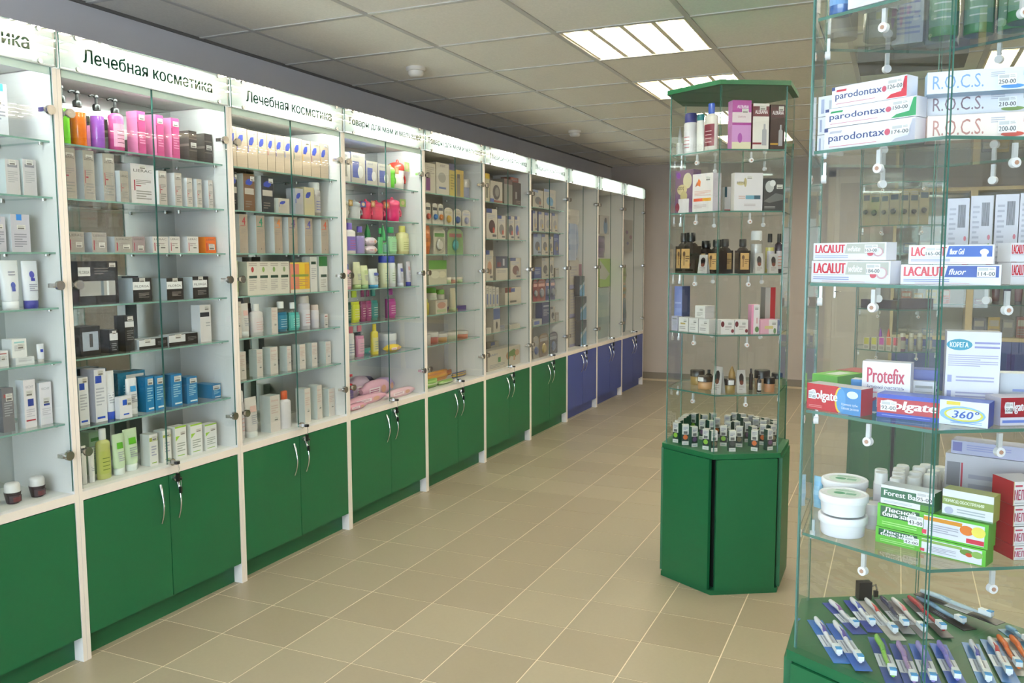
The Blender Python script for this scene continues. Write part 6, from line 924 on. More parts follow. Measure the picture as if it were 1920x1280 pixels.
(2,2,1,'carton','grey-banded toothpaste carton, lower of left pair',2.4773,-0.2324,1.3615,-2.0944,0.1693,0.0431,0.0356,{'c': '#e4e2ec', 'p': [('t', 'LACALUT', 0.03, 0.42, 0.44, 0.9, '#cc1f36', 0.012), ('r', 0.03, 0.36, 0.44, 0.38, '#a9a5b5'), ('p', [(0.45, 0.38), (0.48, 0.94), (0.98, 0.94), (0.98, 0.38)], '#b9b9b2'), ('t', 'white', 0.49, 0.5, 0.66, 0.8, '#f2f2f6', 0.004, 0.3), ('l', 0.03, 0.12, 0.5, 0.3, 2, '#8a92c4'), ('r', 0.15, 0.06, 0.7, 0.08, '#d8a0a8'), ('e', 0.9, 0.46, 0.07, 0.26, '#cfa5b0'), ('e', 0.9, 0.48, 0.05, 0.2, '#e3e0ea'), ('e', 0.8, 0.36, 0.04, 0.12, '#d05060')], 'stk': (0.72, 0.42, 0.17, 0.45, '184-00')}),
(2,2,2,'carton','blue-banded toothpaste carton, lower of front pair',2.6486,-0.2851,1.3615,-1.711,0.1617,0.0361,0.0356,{'c': '#e4e2ec', 'p': [('t', 'LACALUT', 0.03, 0.42, 0.44, 0.9, '#cc1f36', 0.012), ('r', 0.03, 0.36, 0.44, 0.38, '#a9a5b5'), ('p', [(0.45, 0.38), (0.48, 0.94), (0.98, 0.94), (0.98, 0.38)], '#2a50a8'), ('t', 'fluor', 0.49, 0.5, 0.66, 0.8, '#f2f2f6', 0.004, 0.3), ('l', 0.03, 0.12, 0.5, 0.3, 2, '#8a92c4'), ('r', 0.15, 0.06, 0.7, 0.08, '#d8a0a8')], 'stk': (0.77, 0.4, 0.18, 0.5, '114-00')}),
(2,2,3,'carton','blue-banded gel toothpaste carton, upper of front pair',2.6481,-0.2921,1.3988,-1.711,0.1368,0.0342,0.0356,{'c': '#e4e2ec', 'p': [('t', 'LACALUT', 0.03, 0.42, 0.44, 0.9, '#cc1f36', 0.012), ('r', 0.03, 0.36, 0.44, 0.38, '#a9a5b5'), ('p', [(0.45, 0.38), (0.48, 0.94), (0.98, 0.94), (0.98, 0.38)], '#2a5cb8'), ('t', 'fluor Gel', 0.49, 0.5, 0.66, 0.8, '#f2f2f6', 0.004, 0.3), ('l', 0.03, 0.12, 0.5, 0.3, 2, '#8a92c4'), ('r', 0.15, 0.06, 0.7, 0.08, '#d8a0a8'), ('r', 0.86, 0.16, 0.92, 0.6, '#dfe6f2'), ('e', 0.89, 0.62, 0.05, 0.16, '#eef2f8')], 'stk': (0.2, 0.4, 0.2, 0.5, '165-00')}),
(2,2,4,'carton','upright white carton with barcode, first of four',2.6684,-0.0883,1.3615,-1.6062,0.0387,0.1658,0.0396,{'c': '#c2bfca', 's': '#b5b2be', 'p': [('r', 0.5, 0.65, 0.85, 0.92, '#9a98a2'), ('r', 0.5, 0.65, 0.52, 0.92, '#4a4850'), ('r', 0.55, 0.65, 0.5700000000000001, 0.92, '#4a4850'), ('r', 0.6, 0.65, 0.62, 0.92, '#4a4850'), ('r', 0.65, 0.65, 0.67, 0.92, '#4a4850'), ('r', 0.7, 0.65, 0.72, 0.92, '#4a4850'), ('r', 0.75, 0.65, 0.77, 0.92, '#4a4850'), ('r', 0.8, 0.65, 0.8200000000000001, 0.92, '#4a4850'), ('l', 0.1, 0.2, 0.4, 0.9, 12, '#a5a2b0'), ('r', 0.78, 0.02, 1, 0.26, '#a01f3a'), ('e', 0.85, 0.42, 0.06, 0.03, '#6a9a4a'), ('e', 0.85, 0.52, 0.06, 0.03, '#c06a7a')]}),
(2,2,5,'carton','upright white carton with barcode, second of four',2.7097,-0.0897,1.3615,-1.6062,0.0389,0.1696,0.0396,{'c': '#c2bfca', 's': '#b5b2be', 'p': [('r', 0.5, 0.65, 0.85, 0.92, '#9a98a2'), ('r', 0.5, 0.65, 0.52, 0.92, '#4a4850'), ('r', 0.55, 0.65, 0.5700000000000001, 0.92, '#4a4850'), ('r', 0.6, 0.65, 0.62, 0.92, '#4a4850'), ('r', 0.65, 0.65, 0.67, 0.92, '#4a4850'), ('r', 0.7, 0.65, 0.72, 0.92, '#4a4850'), ('r', 0.75, 0.65, 0.77, 0.92, '#4a4850'), ('r', 0.8, 0.65, 0.8200000000000001, 0.92, '#4a4850'), ('l', 0.1, 0.2, 0.4, 0.9, 12, '#a5a2b0'), ('r', 0.78, 0.02, 1, 0.26, '#a01f3a'), ('e', 0.85, 0.42, 0.06, 0.03, '#6a9a4a'), ('e', 0.85, 0.52, 0.06, 0.03, '#c06a7a')]}),
(2,2,6,'carton','upright white carton with barcode, third of four',2.7526,-0.0912,1.3615,-1.6062,0.04,0.1708,0.0396,{'c': '#c2bfca', 's': '#b5b2be', 'p': [('r', 0.5, 0.65, 0.85, 0.92, '#9a98a2'), ('r', 0.5, 0.65, 0.52, 0.92, '#4a4850'), ('r', 0.55, 0.65, 0.5700000000000001, 0.92, '#4a4850'), ('r', 0.6, 0.65, 0.62, 0.92, '#4a4850'), ('r', 0.65, 0.65, 0.67, 0.92, '#4a4850'), ('r', 0.7, 0.65, 0.72, 0.92, '#4a4850'), ('r', 0.75, 0.65, 0.77, 0.92, '#4a4850'), ('r', 0.8, 0.65, 0.8200000000000001, 0.92, '#4a4850'), ('l', 0.1, 0.2, 0.4, 0.9, 12, '#a5a2b0'), ('r', 0.78, 0.02, 1, 0.26, '#a01f3a'), ('e', 0.85, 0.42, 0.06, 0.03, '#6a9a4a'), ('e', 0.85, 0.52, 0.06, 0.03, '#c06a7a')]}),
(2,2,7,'carton','upright white carton with barcode, fourth of four',2.7936,-0.0927,1.3615,-1.6062,0.0391,0.1723,0.0396,{'c': '#c2bfca', 's': '#b5b2be', 'p': [('r', 0.5, 0.65, 0.85, 0.92, '#9a98a2'), ('r', 0.5, 0.65, 0.52, 0.92, '#4a4850'), ('r', 0.55, 0.65, 0.5700000000000001, 0.92, '#4a4850'), ('r', 0.6, 0.65, 0.62, 0.92, '#4a4850'), ('r', 0.65, 0.65, 0.67, 0.92, '#4a4850'), ('r', 0.7, 0.65, 0.72, 0.92, '#4a4850'), ('r', 0.75, 0.65, 0.77, 0.92, '#4a4850'), ('r', 0.8, 0.65, 0.8200000000000001, 0.92, '#4a4850'), ('l', 0.1, 0.2, 0.4, 0.9, 12, '#a5a2b0'), ('r', 0.78, 0.02, 1, 0.26, '#a01f3a'), ('e', 0.85, 0.42, 0.06, 0.03, '#6a9a4a'), ('e', 0.85, 0.52, 0.06, 0.03, '#c06a7a')]}),
(2,2,8,'carton','toothpaste carton with beige end, lower of right pair',2.7745,-0.2349,1.3615,-1.0472,0.061,0.0398,0.0356,{'c': '#e4e2ec', 's': '#dfdbe2', 'p': [('t', 'LACALUT', 0.03, 0.42, 0.44, 0.9, '#cc1f36', 0.012), ('r', 0.03, 0.36, 0.44, 0.38, '#a9a5b5'), ('p', [(0.45, 0.38), (0.48, 0.94), (0.98, 0.94), (0.98, 0.38)], '#2a7a5a')]}),
(2,2,9,'carton','toothpaste carton with beige end, upper of right pair',2.7725,-0.236,1.4025,-1.0472,0.0608,0.0338,0.0356,{'c': '#e4e2ec', 's': '#dfdbe2', 'p': [('t', 'LACALUT', 0.03, 0.42, 0.44, 0.9, '#cc1f36', 0.012), ('r', 0.03, 0.36, 0.44, 0.38, '#a9a5b5'), ('p', [(0.45, 0.38), (0.48, 0.94), (0.98, 0.94), (0.98, 0.38)], '#2a7a5a')]}),
(2,3,0,'carton','flat green toothpaste carton behind the red one',2.4314,-0.1251,1.1055,-2.0944,0.0606,0.0595,0.0896,{'c': '#5aa83a', 's': '#4a9a34', 't': '#7ac04a', 'tp': [('r', 0.3, 0.2, 0.8, 0.8, '#e0e4d8')]}),
(2,3,1,'carton','red and sky-blue toothpaste carton at the left',2.4559,-0.2317,1.1055,-2.0944,0.1206,0.0524,0.0396,{'c': '#c01f2c', 's': '#b01c2a', 't': '#d8cfd4', 'p': [('r', 0.6, 0, 1, 1, '#4a8ac8'), ('e', 0.62, 0.5, 0.09, 0.48, '#e0c03a'), ('e', 0.645, 0.5, 0.085, 0.45, '#5a9ad4'), ('e', 0.85, 0.75, 0.1, 0.14, '#d8e4f0'), ('t', 'Colgate', 0.05, 0.32, 0.57, 0.78, '#eceaf0', 0.014), ('t', 'Крепкие зубы', 0.66, 0.3, 0.95, 0.42, '#eceaf0'), ('t', 'Свежее дыхание', 0.66, 0.16, 0.97, 0.28, '#eceaf0'), ('l', 0.05, 0.08, 0.3, 0.2, 2, '#d88a8a')], 'sp': [('r', 0, 0, 0.5, 1, '#b01c2a')], 'stk': (0.05, 0.42, 0.14, 0.3, '57-00')}),
(2,3,2,'carton','flat dark green toothpaste carton',2.4748,-0.044,1.1055,-2.0944,0.0623,0.0599,0.0696,{'c': '#3f7a3a', 's': '#386e34', 't': '#b55a5a'}),
(2,3,3,'carton','small sky-blue carton behind the corner',2.4952,-0.1702,1.1055,-1.7808,0.0211,0.0598,0.0296,{'c': '#2f80c4', 's': '#d5dbe4', 't': '#e0e2e6'}),
(2,3,4,'carton','white denture-cleaner carton with red lettering',2.5498,-0.1942,1.1055,-1.7459,0.0887,0.1001,0.0346,{'c': '#e6e4ec', 's': '#d0cedc', 'p': [('t', 'Protefix', 0.1, 0.58, 0.87, 0.88, '#b81f44', 0.016), ('t', 'Активный очиститель', 0.1, 0.46, 0.88, 0.54, '#4a4a78'), ('p', [(0, 0.14), (0.3, 0.28), (0.6, 0.34), (1, 0.36), (1, 0), (0, 0)], '#3a78b8'), ('p', [(0, 0.14), (0.3, 0.3), (0.33, 0.26), (0, 0.06)], '#b81f44'), ('e', 0.85, 0.24, 0.12, 0.13, '#e8d8e0'), ('e', 0.85, 0.24, 0.08, 0.09, '#b82a48'), ('l', 0.1, 0.36, 0.35, 0.42, 1, '#d88a9a')], 'stk': (0.33, 0.1, 0.32, 0.3, '178-00')}),
(2,3,5,'carton','small white carton before the striped one',2.6185,-0.1625,1.1055,-1.6062,0.044,0.0616,0.0196,{'c': '#d0cfd6', 'p': 'lines:#999'}),
(2,3,6,'carton','carton with blue and white stripes',2.62,-0.1366,1.1055,-1.6062,0.0473,0.0817,0.0396,{'c': '#3a4a9a', 'p': [('r', 0, 0.55, 1, 0.62, '#8aa0d8'), ('r', 0, 0.4, 1, 0.48, '#b5c4e4'), ('r', 0, 0.2, 1, 0.32, '#c8d0e8')]}),
(2,3,7,'carton','blue, red and white toothpaste carton at the front',2.6285,-0.27,1.1055,-1.8506,0.1918,0.0452,0.0446,{'c': '#b81f30', 's': '#2a48b0', 't': '#4a64c0', 'p': [('r', 0, 0, 0.58, 0.2, '#2f4cb8'), ('r', 0, 0.82, 0.6, 1, '#2f4cb8'), ('r', 0.58, 0, 1, 1, '#dfe8f4'), ('e', 0.78, 0.45, 0.2, 0.34, '#8ab8e0'), ('e', 0.79, 0.45, 0.17, 0.27, '#d8d04a'), ('e', 0.79, 0.46, 0.15, 0.22, '#dcecf4'), ('t', 'Colgate', 0.03, 0.28, 0.55, 0.76, '#eceaf0', 0.014, 0.15), ('t', '360°', 0.69, 0.3, 0.92, 0.62, '#3a5ab0', 0.006, 0.2), ('r', 0.64, 0.82, 0.76, 0.96, '#e0c84a'), ('l', 0.68, 0.08, 0.95, 0.2, 2, '#7a98d0'), ('l', 0.05, 0.08, 0.5, 0.14, 1, '#8a9ce0')], 'stk': (0.04, 0.3, 0.15, 0.42, '92-00')}),
(2,3,8,'carton','tall white carton with turquoise oval logo',2.6986,-0.2038,1.1055,-1.5364,0.0909,0.1657,0.0446,{'c': '#dcd9e4', 's': '#c5c2d0', 'p': [('e', 0.24, 0.85, 0.24, 0.065, '#1f8fae'), ('t', 'КОРЕГА', 0.06, 0.82, 0.4, 0.88, '#e8f2f6', 0.006), ('l', 0.52, 0.8, 0.98, 0.9, 2, '#8a88c0'), ('l', 0.04, 0.6, 0.96, 0.74, 6, '#a9a6c8'), ('r', 0.04, 0.42, 0.12, 0.5, '#9a9cc8'), ('l', 0.2, 0.42, 0.9, 0.5, 2, '#a9a6c8'), ('r', 0.04, 0.24, 0.12, 0.32, '#9a9cc8'), ('l', 0.2, 0.24, 0.9, 0.32, 2, '#a9a6c8'), ('l', 0.2, 0.1, 0.8, 0.14, 1, '#a9a6c8')]}),
(2,3,9,'carton','white carton with turquoise mark at the right',2.7829,-0.1754,1.1055,-1.3968,0.073,0.0873,0.0396,{'c': '#c4c8d4', 'p': [('e', 0.12, 0.4, 0.12, 0.12, '#4ab0b0'), ('l', 0.3, 0.2, 0.95, 0.7, 4, '#8a98d0')]}),
(2,3,10,'carton','dark red and white toothpaste carton at the right',2.7781,-0.2386,1.1055,-1.0472,0.0815,0.0513,0.0446,{'c': '#a01c2e', 's': '#c4bcc8', 'p': [('r', 0, 0, 1, 0.3, '#d8d4e4'), ('r', 0.05, 0.1, 0.9, 0.2, '#6a80d0'), ('t', 'Colgate', 0.08, 0.42, 0.6, 0.85, '#eceaf0', 0.014)], 'stk': (0.08, 0.45, 0.18, 0.4, '55-00')}),
(2,4,0,'bag','pale blue soft pack behind the tubs',2.4139,-0.0331,0.8505,-2.0944,0.0224,0.072,0.0196,{'c': '#8ac0e0', 'c2': '#7ab4dc', 'c3': '#a0cce8'}),
(2,4,1,'tub','front round white tub, lower one',2.4736,-0.2377,0.8505,-1.7,0.096,0.0425,0.098,{}),
(2,4,2,'tub','front round white tub, upper one',2.4736,-0.2377,0.894,-1.7,0.096,0.0425,0.098,{}),
(2,4,3,'tub','rear round white tub, lower one',2.469,-0.115,0.8505,-1.7,0.096,0.0425,0.098,{}),
(2,4,4,'tub','rear round white tub, upper one',2.469,-0.115,0.894,-1.7,0.096,0.0425,0.098,{}),
(2,4,5,'bottle','small white lotion bottle in the back cluster',2.5457,-0.106,0.8505,-1.7,0.029,0.11,0,{'c': '#d9d5d8', 'cap': '#e4e1df', 'lab': '#c9c4cc', 'lab2': '#8a7a8a', 'shape': 'can'}),
(2,4,6,'bottle','small white lotion bottle in the back cluster',2.5448,-0.0757,0.8505,-1.7,0.029,0.11,0,{'c': '#d9d5d8', 'cap': '#e4e1df', 'lab': '#c9c4cc', 'lab2': '#8a7a8a', 'shape': 'can'}),
(2,4,7,'bottle','small white lotion bottle in the back cluster',2.5751,-0.1426,0.8505,-1.7,0.029,0.11,0,{'c': '#d9d5d8', 'cap': '#e4e1df', 'lab': '#c9c4cc', 'lab2': '#8a7a8a', 'shape': 'can'}),
(2,4,8,'bottle','small white lotion bottle in the back cluster',2.5793,-0.0787,0.8505,-1.7,0.029,0.11,0,{'c': '#d9d5d8', 'cap': '#e4e1df', 'lab': '#c9c4cc', 'lab2': '#8a7a8a', 'shape': 'can'}),
(2,4,9,'carton','blue carton beside the round tubs',2.5169,-0.0117,0.8505,-2.3916,0.0378,0.0096,0.0496,{'c': '#2f62c0', 's': '#3f74c8', 't': '#a8c0e8', 'p': [('e', 0.5, 0.5, 0.3, 0.3, '#8ab0e8'), ('r', 0.2, 0.1, 0.4, 0.9, '#1f48a0')]}),
(2,4,10,'jar','small round white jar',2.5259,-0.1439,0.8505,-2.0944,0.037,0.0522,0.0296,{'c': '#d8d4da', 'cap': '#e6e2e6'}),
(2,4,11,'bottle','small white lotion bottle in the back cluster',2.5805,-0.0494,0.8505,-1.7,0.029,0.11,0,{'c': '#d9d5d8', 'cap': '#e4e1df', 'lab': '#c9c4cc', 'lab2': '#8a7a8a', 'shape': 'can'}),
(2,4,12,'bottle','small white lotion bottle in the back cluster',2.6077,-0.121,0.8505,-1.7,0.029,0.11,0,{'c': '#d9d5d8', 'cap': '#e4e1df', 'lab': '#c9c4cc', 'lab2': '#8a7a8a', 'shape': 'can'}),
(2,4,13,'bottle','small white lotion bottle in the back cluster',2.5873,-0.0184,0.8505,-1.7,0.029,0.11,0,{'c': '#d9d5d8', 'cap': '#e4e1df', 'lab': '#c9c4cc', 'lab2': '#8a7a8a', 'shape': 'can'}),
(2,4,14,'bottle','small white lotion bottle in the back cluster',2.6118,-0.0715,0.8505,-1.7,0.029,0.11,0,{'c': '#d9d5d8', 'cap': '#e4e1df', 'lab': '#c9c4cc', 'lab2': '#8a7a8a', 'shape': 'can'}),
(2,4,15,'bottle','small white lotion bottle in the back cluster',2.5791,-0.1094,0.8505,-1.7,0.029,0.11,0,{'c': '#d9d5d8', 'cap': '#e4e1df', 'lab': '#c9c4cc', 'lab2': '#8a7a8a', 'shape': 'can'}),
(2,4,16,'bottle','small white lotion bottle in the back cluster',2.619,-0.02,0.8505,-1.7,0.029,0.11,0,{'c': '#d9d5d8', 'cap': '#e4e1df', 'lab': '#c9c4cc', 'lab2': '#8a7a8a', 'shape': 'can'}),
(2,4,17,'carton','white and dark green carton lettered in English',2.5959,-0.2393,0.9304,-1.9553,0.1004,0.0367,0.0356,{'c': '#e0e0e4', 's': '#1f6a40', 't': '#d8dce0', 'p': [('r', 0, 0.3, 1, 0.84, '#1f6240'), ('t', 'Forest Ba', 0.06, 0.46, 0.66, 0.74, '#eceaf0', 0.008), ('r', 0.75, 0, 1, 0.3, '#3f8a2a'), ('l', 0.06, 0.08, 0.6, 0.2, 2, '#b0b8c0')], 'stk': (0.68, 0.46, 0.3, 0.5, '95-00')}),
(2,4,18,'bottle','small white lotion bottle in the back cluster',2.6471,-0.0427,0.8505,-1.7,0.029,0.11,0,{'c': '#d9d5d8', 'cap': '#e4e1df', 'lab': '#c9c4cc', 'lab2': '#8a7a8a', 'shape': 'can'}),
(2,4,19,'bottle','small white lotion bottle in the back cluster',2.6392,-0.0849,0.8505,-1.7,0.029,0.11,0,{'c': '#d9d5d8', 'cap': '#e4e1df', 'lab': '#c9c4cc', 'lab2': '#8a7a8a', 'shape': 'can'}),
(2,4,20,'bottle','small white lotion bottle in the back cluster',2.634,0.0084,0.8505,-1.7,0.029,0.11,0,{'c': '#d9d5d8', 'cap': '#e4e1df', 'lab': '#c9c4cc', 'lab2': '#8a7a8a', 'shape': 'can'}),
(2,4,21,'carton','green balm toothpaste carton with leaves, lower one',2.6352,-0.2574,0.8505,-1.9553,0.2002,0.0314,0.0416,{'c': '#62b83a', 's': '#58a834', 'p': [('r', 0.44, 0.06, 0.97, 0.9, '#dcdce6'), ('p', [(0.03, 0.5), (0.03, 0.92), (0.4, 0.92), (0.4, 0.7), (0.34, 0.5)], '#1f5a3a'), ('t', 'Лесной', 0.07, 0.7, 0.36, 0.9, '#eceaf0', 0.006), ('t', 'бальзам', 0.05, 0.52, 0.33, 0.7, '#eceaf0', 0.006), ('r', 0.44, 0.7, 0.8, 0.86, '#8fae5a'), ('e', 0.84, 0.62, 0.06, 0.18, '#6a8a3a'), ('e', 0.86, 0.5, 0.03, 0.12, '#c8502a'), ('e', 0.93, 0.6, 0.05, 0.2, '#8ab05a'), ('l', 0.05, 0.12, 0.38, 0.34, 2, '#a8dc8a'), ('l', 0.5, 0.2, 0.75, 0.55, 4, '#a8a8b8'), ('r', 0.43, 0.12, 0.47, 0.3, '#d8405a')], 'stk': (0.28, 0.36, 0.14, 0.42, '42-00')}),
(2,4,22,'bottle','small white lotion bottle in the back cluster',2.6618,-0.002,0.8505,-1.7,0.029,0.11,0,{'c': '#d9d5d8', 'cap': '#e4e1df', 'lab': '#c9c4cc', 'lab2': '#8a7a8a', 'shape': 'can'}),
(2,4,23,'carton','green balm toothpaste carton with orange flowers, upper one',2.6372,-0.2582,0.8831,-1.9553,0.2005,0.0461,0.0416,{'c': '#62b83a', 's': '#58a834', 'p': [('r', 0.44, 0.08, 0.97, 0.9, '#dcdce6'), ('p', [(0.03, 0.45), (0.03, 0.92), (0.4, 0.92), (0.4, 0.7), (0.34, 0.45)], '#1f5a3a'), ('t', 'Лесной', 0.07, 0.7, 0.36, 0.9, '#eceaf0', 0.006), ('t', 'бальзам', 0.05, 0.5, 0.33, 0.7, '#eceaf0', 0.006), ('r', 0.44, 0.7, 0.78, 0.86, '#d8902a'), ('e', 0.82, 0.6, 0.06, 0.2, '#e07a2a'), ('e', 0.92, 0.62, 0.06, 0.22, '#e8d860'), ('r', 0.82, 0.12, 0.97, 0.3, '#d0304a'), ('l', 0.05, 0.12, 0.38, 0.3, 2, '#a8dc8a'), ('l', 0.5, 0.25, 0.75, 0.6, 4, '#a8a8b8'), ('r', 0.43, 0.12, 0.47, 0.3, '#d8405a')], 'stk': (0.3, 0.36, 0.14, 0.42, '43-00')}),
(2,4,24,'bottle','small white lotion bottle in the back cluster',2.6781,-0.0334,0.8505,-1.7,0.029,0.11,0,{'c': '#d9d5d8', 'cap': '#e4e1df', 'lab': '#c9c4cc', 'lab2': '#8a7a8a', 'shape': 'can'}),
(2,4,25,'carton','white and olive carton beside the English one',2.6964,-0.2725,0.9304,-1.9553,0.0876,0.0491,0.0356,{'c': '#dedee4', 's': '#9aa04a', 'p': [('r', 0, 0.42, 1, 0.72, '#8a9a52'), ('t', 'ПЕРИОД ОБОСТРЕНИЯ', 0.03, 0.5, 0.82, 0.64, '#eef0e4', 0.003), ('e', 0.14, 0.2, 0.09, 0.14, '#b5b8d0'), ('r', 0, 0.0, 1, 0.06, '#7a9a7a'), ('l', 0.3, 0.14, 0.85, 0.34, 2, '#a8b0b8')]}),
(2,4,26,'carton','lilac-grey carton lying on the barcode carton',2.7441,-0.1148,1.0159,-1.8157,0.1416,0.0263,0.0496,{'c': '#a5a4c0', 's': '#9a98b8', 'p': [('r', 0.02, 0.2, 0.14, 0.9, '#6a68a0'), ('l', 0.2, 0.3, 0.75, 0.8, 3, '#8a8ab8')]}),
(2,4,27,'carton','grey carton with barcode at the back',2.7496,-0.1162,0.8505,-1.8157,0.1721,0.1642,0.0496,{'c': '#b5b0b8', 'p': [('r', 0.02, 0.6, 0.16, 0.9, '#7a767e'), ('r', 0.17, 0.6, 0.19, 0.9, '#b03a4a'), ('l', 0.25, 0.1, 0.9, 0.8, 6, '#9a96a4'), ('r', 0.04, 0.1, 0.14, 0.3, '#6a666e')]}),
(2,4,28,'carton','red carton with white front, lowest of four',2.8035,-0.2181,0.8505,-1.0472,0.0578,0.0264,0.0596,{'c': '#e0dcde', 's': '#b01a26', 't': '#c9c2c6', 'p': [('t', 'МЕЛ', 0.03, 0.22, 0.34, 0.66, '#a82a54', 0.01), ('r', 0.05, 0.78, 0.3, 0.86, '#c04a60'), ('r', 0, 0, 0.02, 1, '#c9a25a'), ('l', 0.05, 0.06, 0.4, 0.14, 1, '#a8a8b0')]}),
(2,4,29,'carton','red carton with white front, second of four',2.8019,-0.2191,0.8781,-1.0472,0.0577,0.0359,0.0596,{'c': '#e0dcde', 's': '#b01a26', 't': '#c9c2c6', 'p': [('t', 'МЕЛ', 0.03, 0.22, 0.34, 0.66, '#a82a54', 0.01), ('r', 0.05, 0.78, 0.3, 0.86, '#c04a60'), ('r', 0, 0, 0.02, 1, '#c9a25a'), ('l', 0.05, 0.06, 0.4, 0.14, 1, '#a8a8b0')]}),
(2,4,30,'carton','red carton with white front, third of four',2.7999,-0.2202,0.9152,-1.0472,0.0575,0.0381,0.0596,{'c': '#e0dcde', 's': '#b01a26', 't': '#c9c2c6', 'p': [('t', 'МЕЛ', 0.03, 0.22, 0.34, 0.66, '#a82a54', 0.01), ('r', 0.05, 0.78, 0.3, 0.86, '#c04a60'), ('r', 0, 0, 0.02, 1, '#c9a25a'), ('l', 0.05, 0.06, 0.4, 0.14, 1, '#a8a8b0')]}),
(2,4,31,'carton','red carton with white front, topmost of four',2.7977,-0.2215,0.9546,-1.0472,0.0573,0.0446,0.0596,{'c': '#e0dcde', 's': '#b01a26', 't': '#c9c2c6', 'p': [('t', 'МЕЛ', 0.03, 0.22, 0.34, 0.66, '#a82a54', 0.01), ('r', 0.05, 0.78, 0.3, 0.86, '#c04a60'), ('r', 0, 0, 0.02, 1, '#c9a25a'), ('l', 0.05, 0.06, 0.4, 0.14, 1, '#a8a8b0')]}),
(3,1,0,'blister','cream nail-tool card',2.3717,3.6602,1.6005,-2.0944,0.049,0.23,0.0393,{'c': '#9a8f74', 'a': '#3a4a58', 'b': '#4a4a44'}),
(3,1,1,'blister','cream nail-tool card',2.4215,3.6315,1.6005,-2.0944,0.0621,0.2134,0.0497,{'c': '#9a8f74', 'a': '#3a4a58', 'b': '#4a4a44'}),
(3,1,2,'blister','cream nail-tool card',2.4752,3.6005,1.6005,-2.0944,0.0472,0.2157,0.0378,{'c': '#9a8f74', 'a': '#3a4a58', 'b': '#4a4a44'}),
(3,1,3,'blister','cream nail-tool card',2.5275,3.5702,1.6005,-2.0944,0.0597,0.2241,0.0478,{'c': '#9a8f74', 'a': '#3a4a58', 'b': '#4a4a44'}),
(3,1,4,'blister','cream nail-tool card',2.5824,3.5529,1.6005,-1.0472,0.0522,0.2143,0.0419,{'c': '#9a8f74', 'a': '#3a4a58', 'b': '#4a4a44'}),
(3,1,5,'blister','cream nail-tool card',2.6339,3.5826,1.6005,-1.0472,0.0524,0.2146,0.042,{'c': '#9a8f74', 'a': '#3a4a58', 'b': '#4a4a44'}),
(3,1,6,'blister','cream nail-tool card',2.688,3.6139,1.6005,-1.0472,0.0591,0.2366,0.0474,{'c': '#9a8f74', 'a': '#3a4a58', 'b': '#4a4a44'}),
(3,3,0,'carton','long dark case lying open',2.4588,3.6099,1.1005,-2.0944,0.2285,0.0521,0.0596,{'c': '#3a2a30', 's': '#2f2428'}),
(3,3,1,'carton','long dark case with scissors',2.6666,3.6743,1.1005,-1.0472,0.2235,0.0591,0.0596,{'c': '#4a3f48', 's': '#3a3038'}),
(3,4,0,'carton','carton with yellow window',2.4012,3.6201,0.8505,-2.0944,0.0384,0.0715,0.0296,{'c': '#cfc8ba', 'p': [('r', 0.1, 0.42, 0.9, 0.96, '#c8c040'), ('r', 0.15, 0.06, 0.85, 0.3, '#a59c90')]}),
(3,4,1,'carton','carton with lemon window',2.444,3.5954,0.8505,-2.0944,0.0378,0.0752,0.0296,{'c': '#cfc8ba', 'p': [('r', 0.1, 0.42, 0.9, 0.96, '#cfc83a'), ('r', 0.15, 0.06, 0.85, 0.3, '#a59c90')]}),
(3,4,2,'bottle','violet cone-capped polish bottle',2.4689,3.6503,0.8505,-2.0944,0.0379,0.1238,0.0304,{'c': '#9a4ac0', 'cap': '#9a4ac0', 'shape': 'cone'}),
(3,4,3,'carton','carton with magenta window',2.4861,3.5711,0.8505,-2.0944,0.0372,0.0788,0.0296,{'c': '#cfc8ba', 'p': [('r', 0.1, 0.42, 0.9, 0.96, '#c84aa8'), ('r', 0.15, 0.06, 0.85, 0.3, '#a59c90')]}),
(3,4,4,'bottle','orange-red cone-capped polish bottle',2.5141,3.6242,0.8505,-2.0944,0.0373,0.1272,0.0299,{'c': '#e0502a', 'cap': '#e0502a', 'shape': 'cone'}),
(3,4,5,'carton','carton with orange window',2.5261,3.548,0.8505,-2.0944,0.0333,0.0821,0.0296,{'c': '#cfc8ba', 'p': [('r', 0.1, 0.42, 0.9, 0.96, '#d87a3a'), ('r', 0.15, 0.06, 0.85, 0.3, '#a59c90')]}),
(3,4,6,'carton','carton with coral window',2.5641,3.5261,0.8505,-2.0944,0.0328,0.0854,0.0296,{'c': '#cfc8ba', 'p': [('r', 0.1, 0.42, 0.9, 0.96, '#e05a70'), ('r', 0.15, 0.06, 0.85, 0.3, '#a59c90')]}),
(3,4,7,'bottle','small wine-red bottle',2.6101,3.5689,0.8505,-1.0472,0.033,0.1059,0.0265,{'c': '#7a3a5a', 'cap': '#d0c8b8', 'lab': '#b5ac9c', 'shape': 'can'}),
(3,4,8,'bottle','small cream bottle',2.6567,3.5958,0.8505,-1.0472,0.0331,0.1052,0.0265,{'c': '#b9b09a', 'cap': '#d0c8b8', 'lab': '#b5ac9c', 'shape': 'can'}),
(3,4,9,'bottle','small pale grey bottle',2.7034,3.6227,0.8505,-1.0472,0.0331,0.1046,0.0266,{'c': '#a8a498', 'cap': '#d0c8b8', 'lab': '#b5ac9c', 'shape': 'can'}),
(3,4,10,'bottle','small blue-grey bottle',2.756,3.6531,0.8505,-1.0472,0.0332,0.1039,0.0266,{'c': '#8a90a8', 'cap': '#d0c8b8', 'lab': '#b5ac9c', 'shape': 'can'}),
]
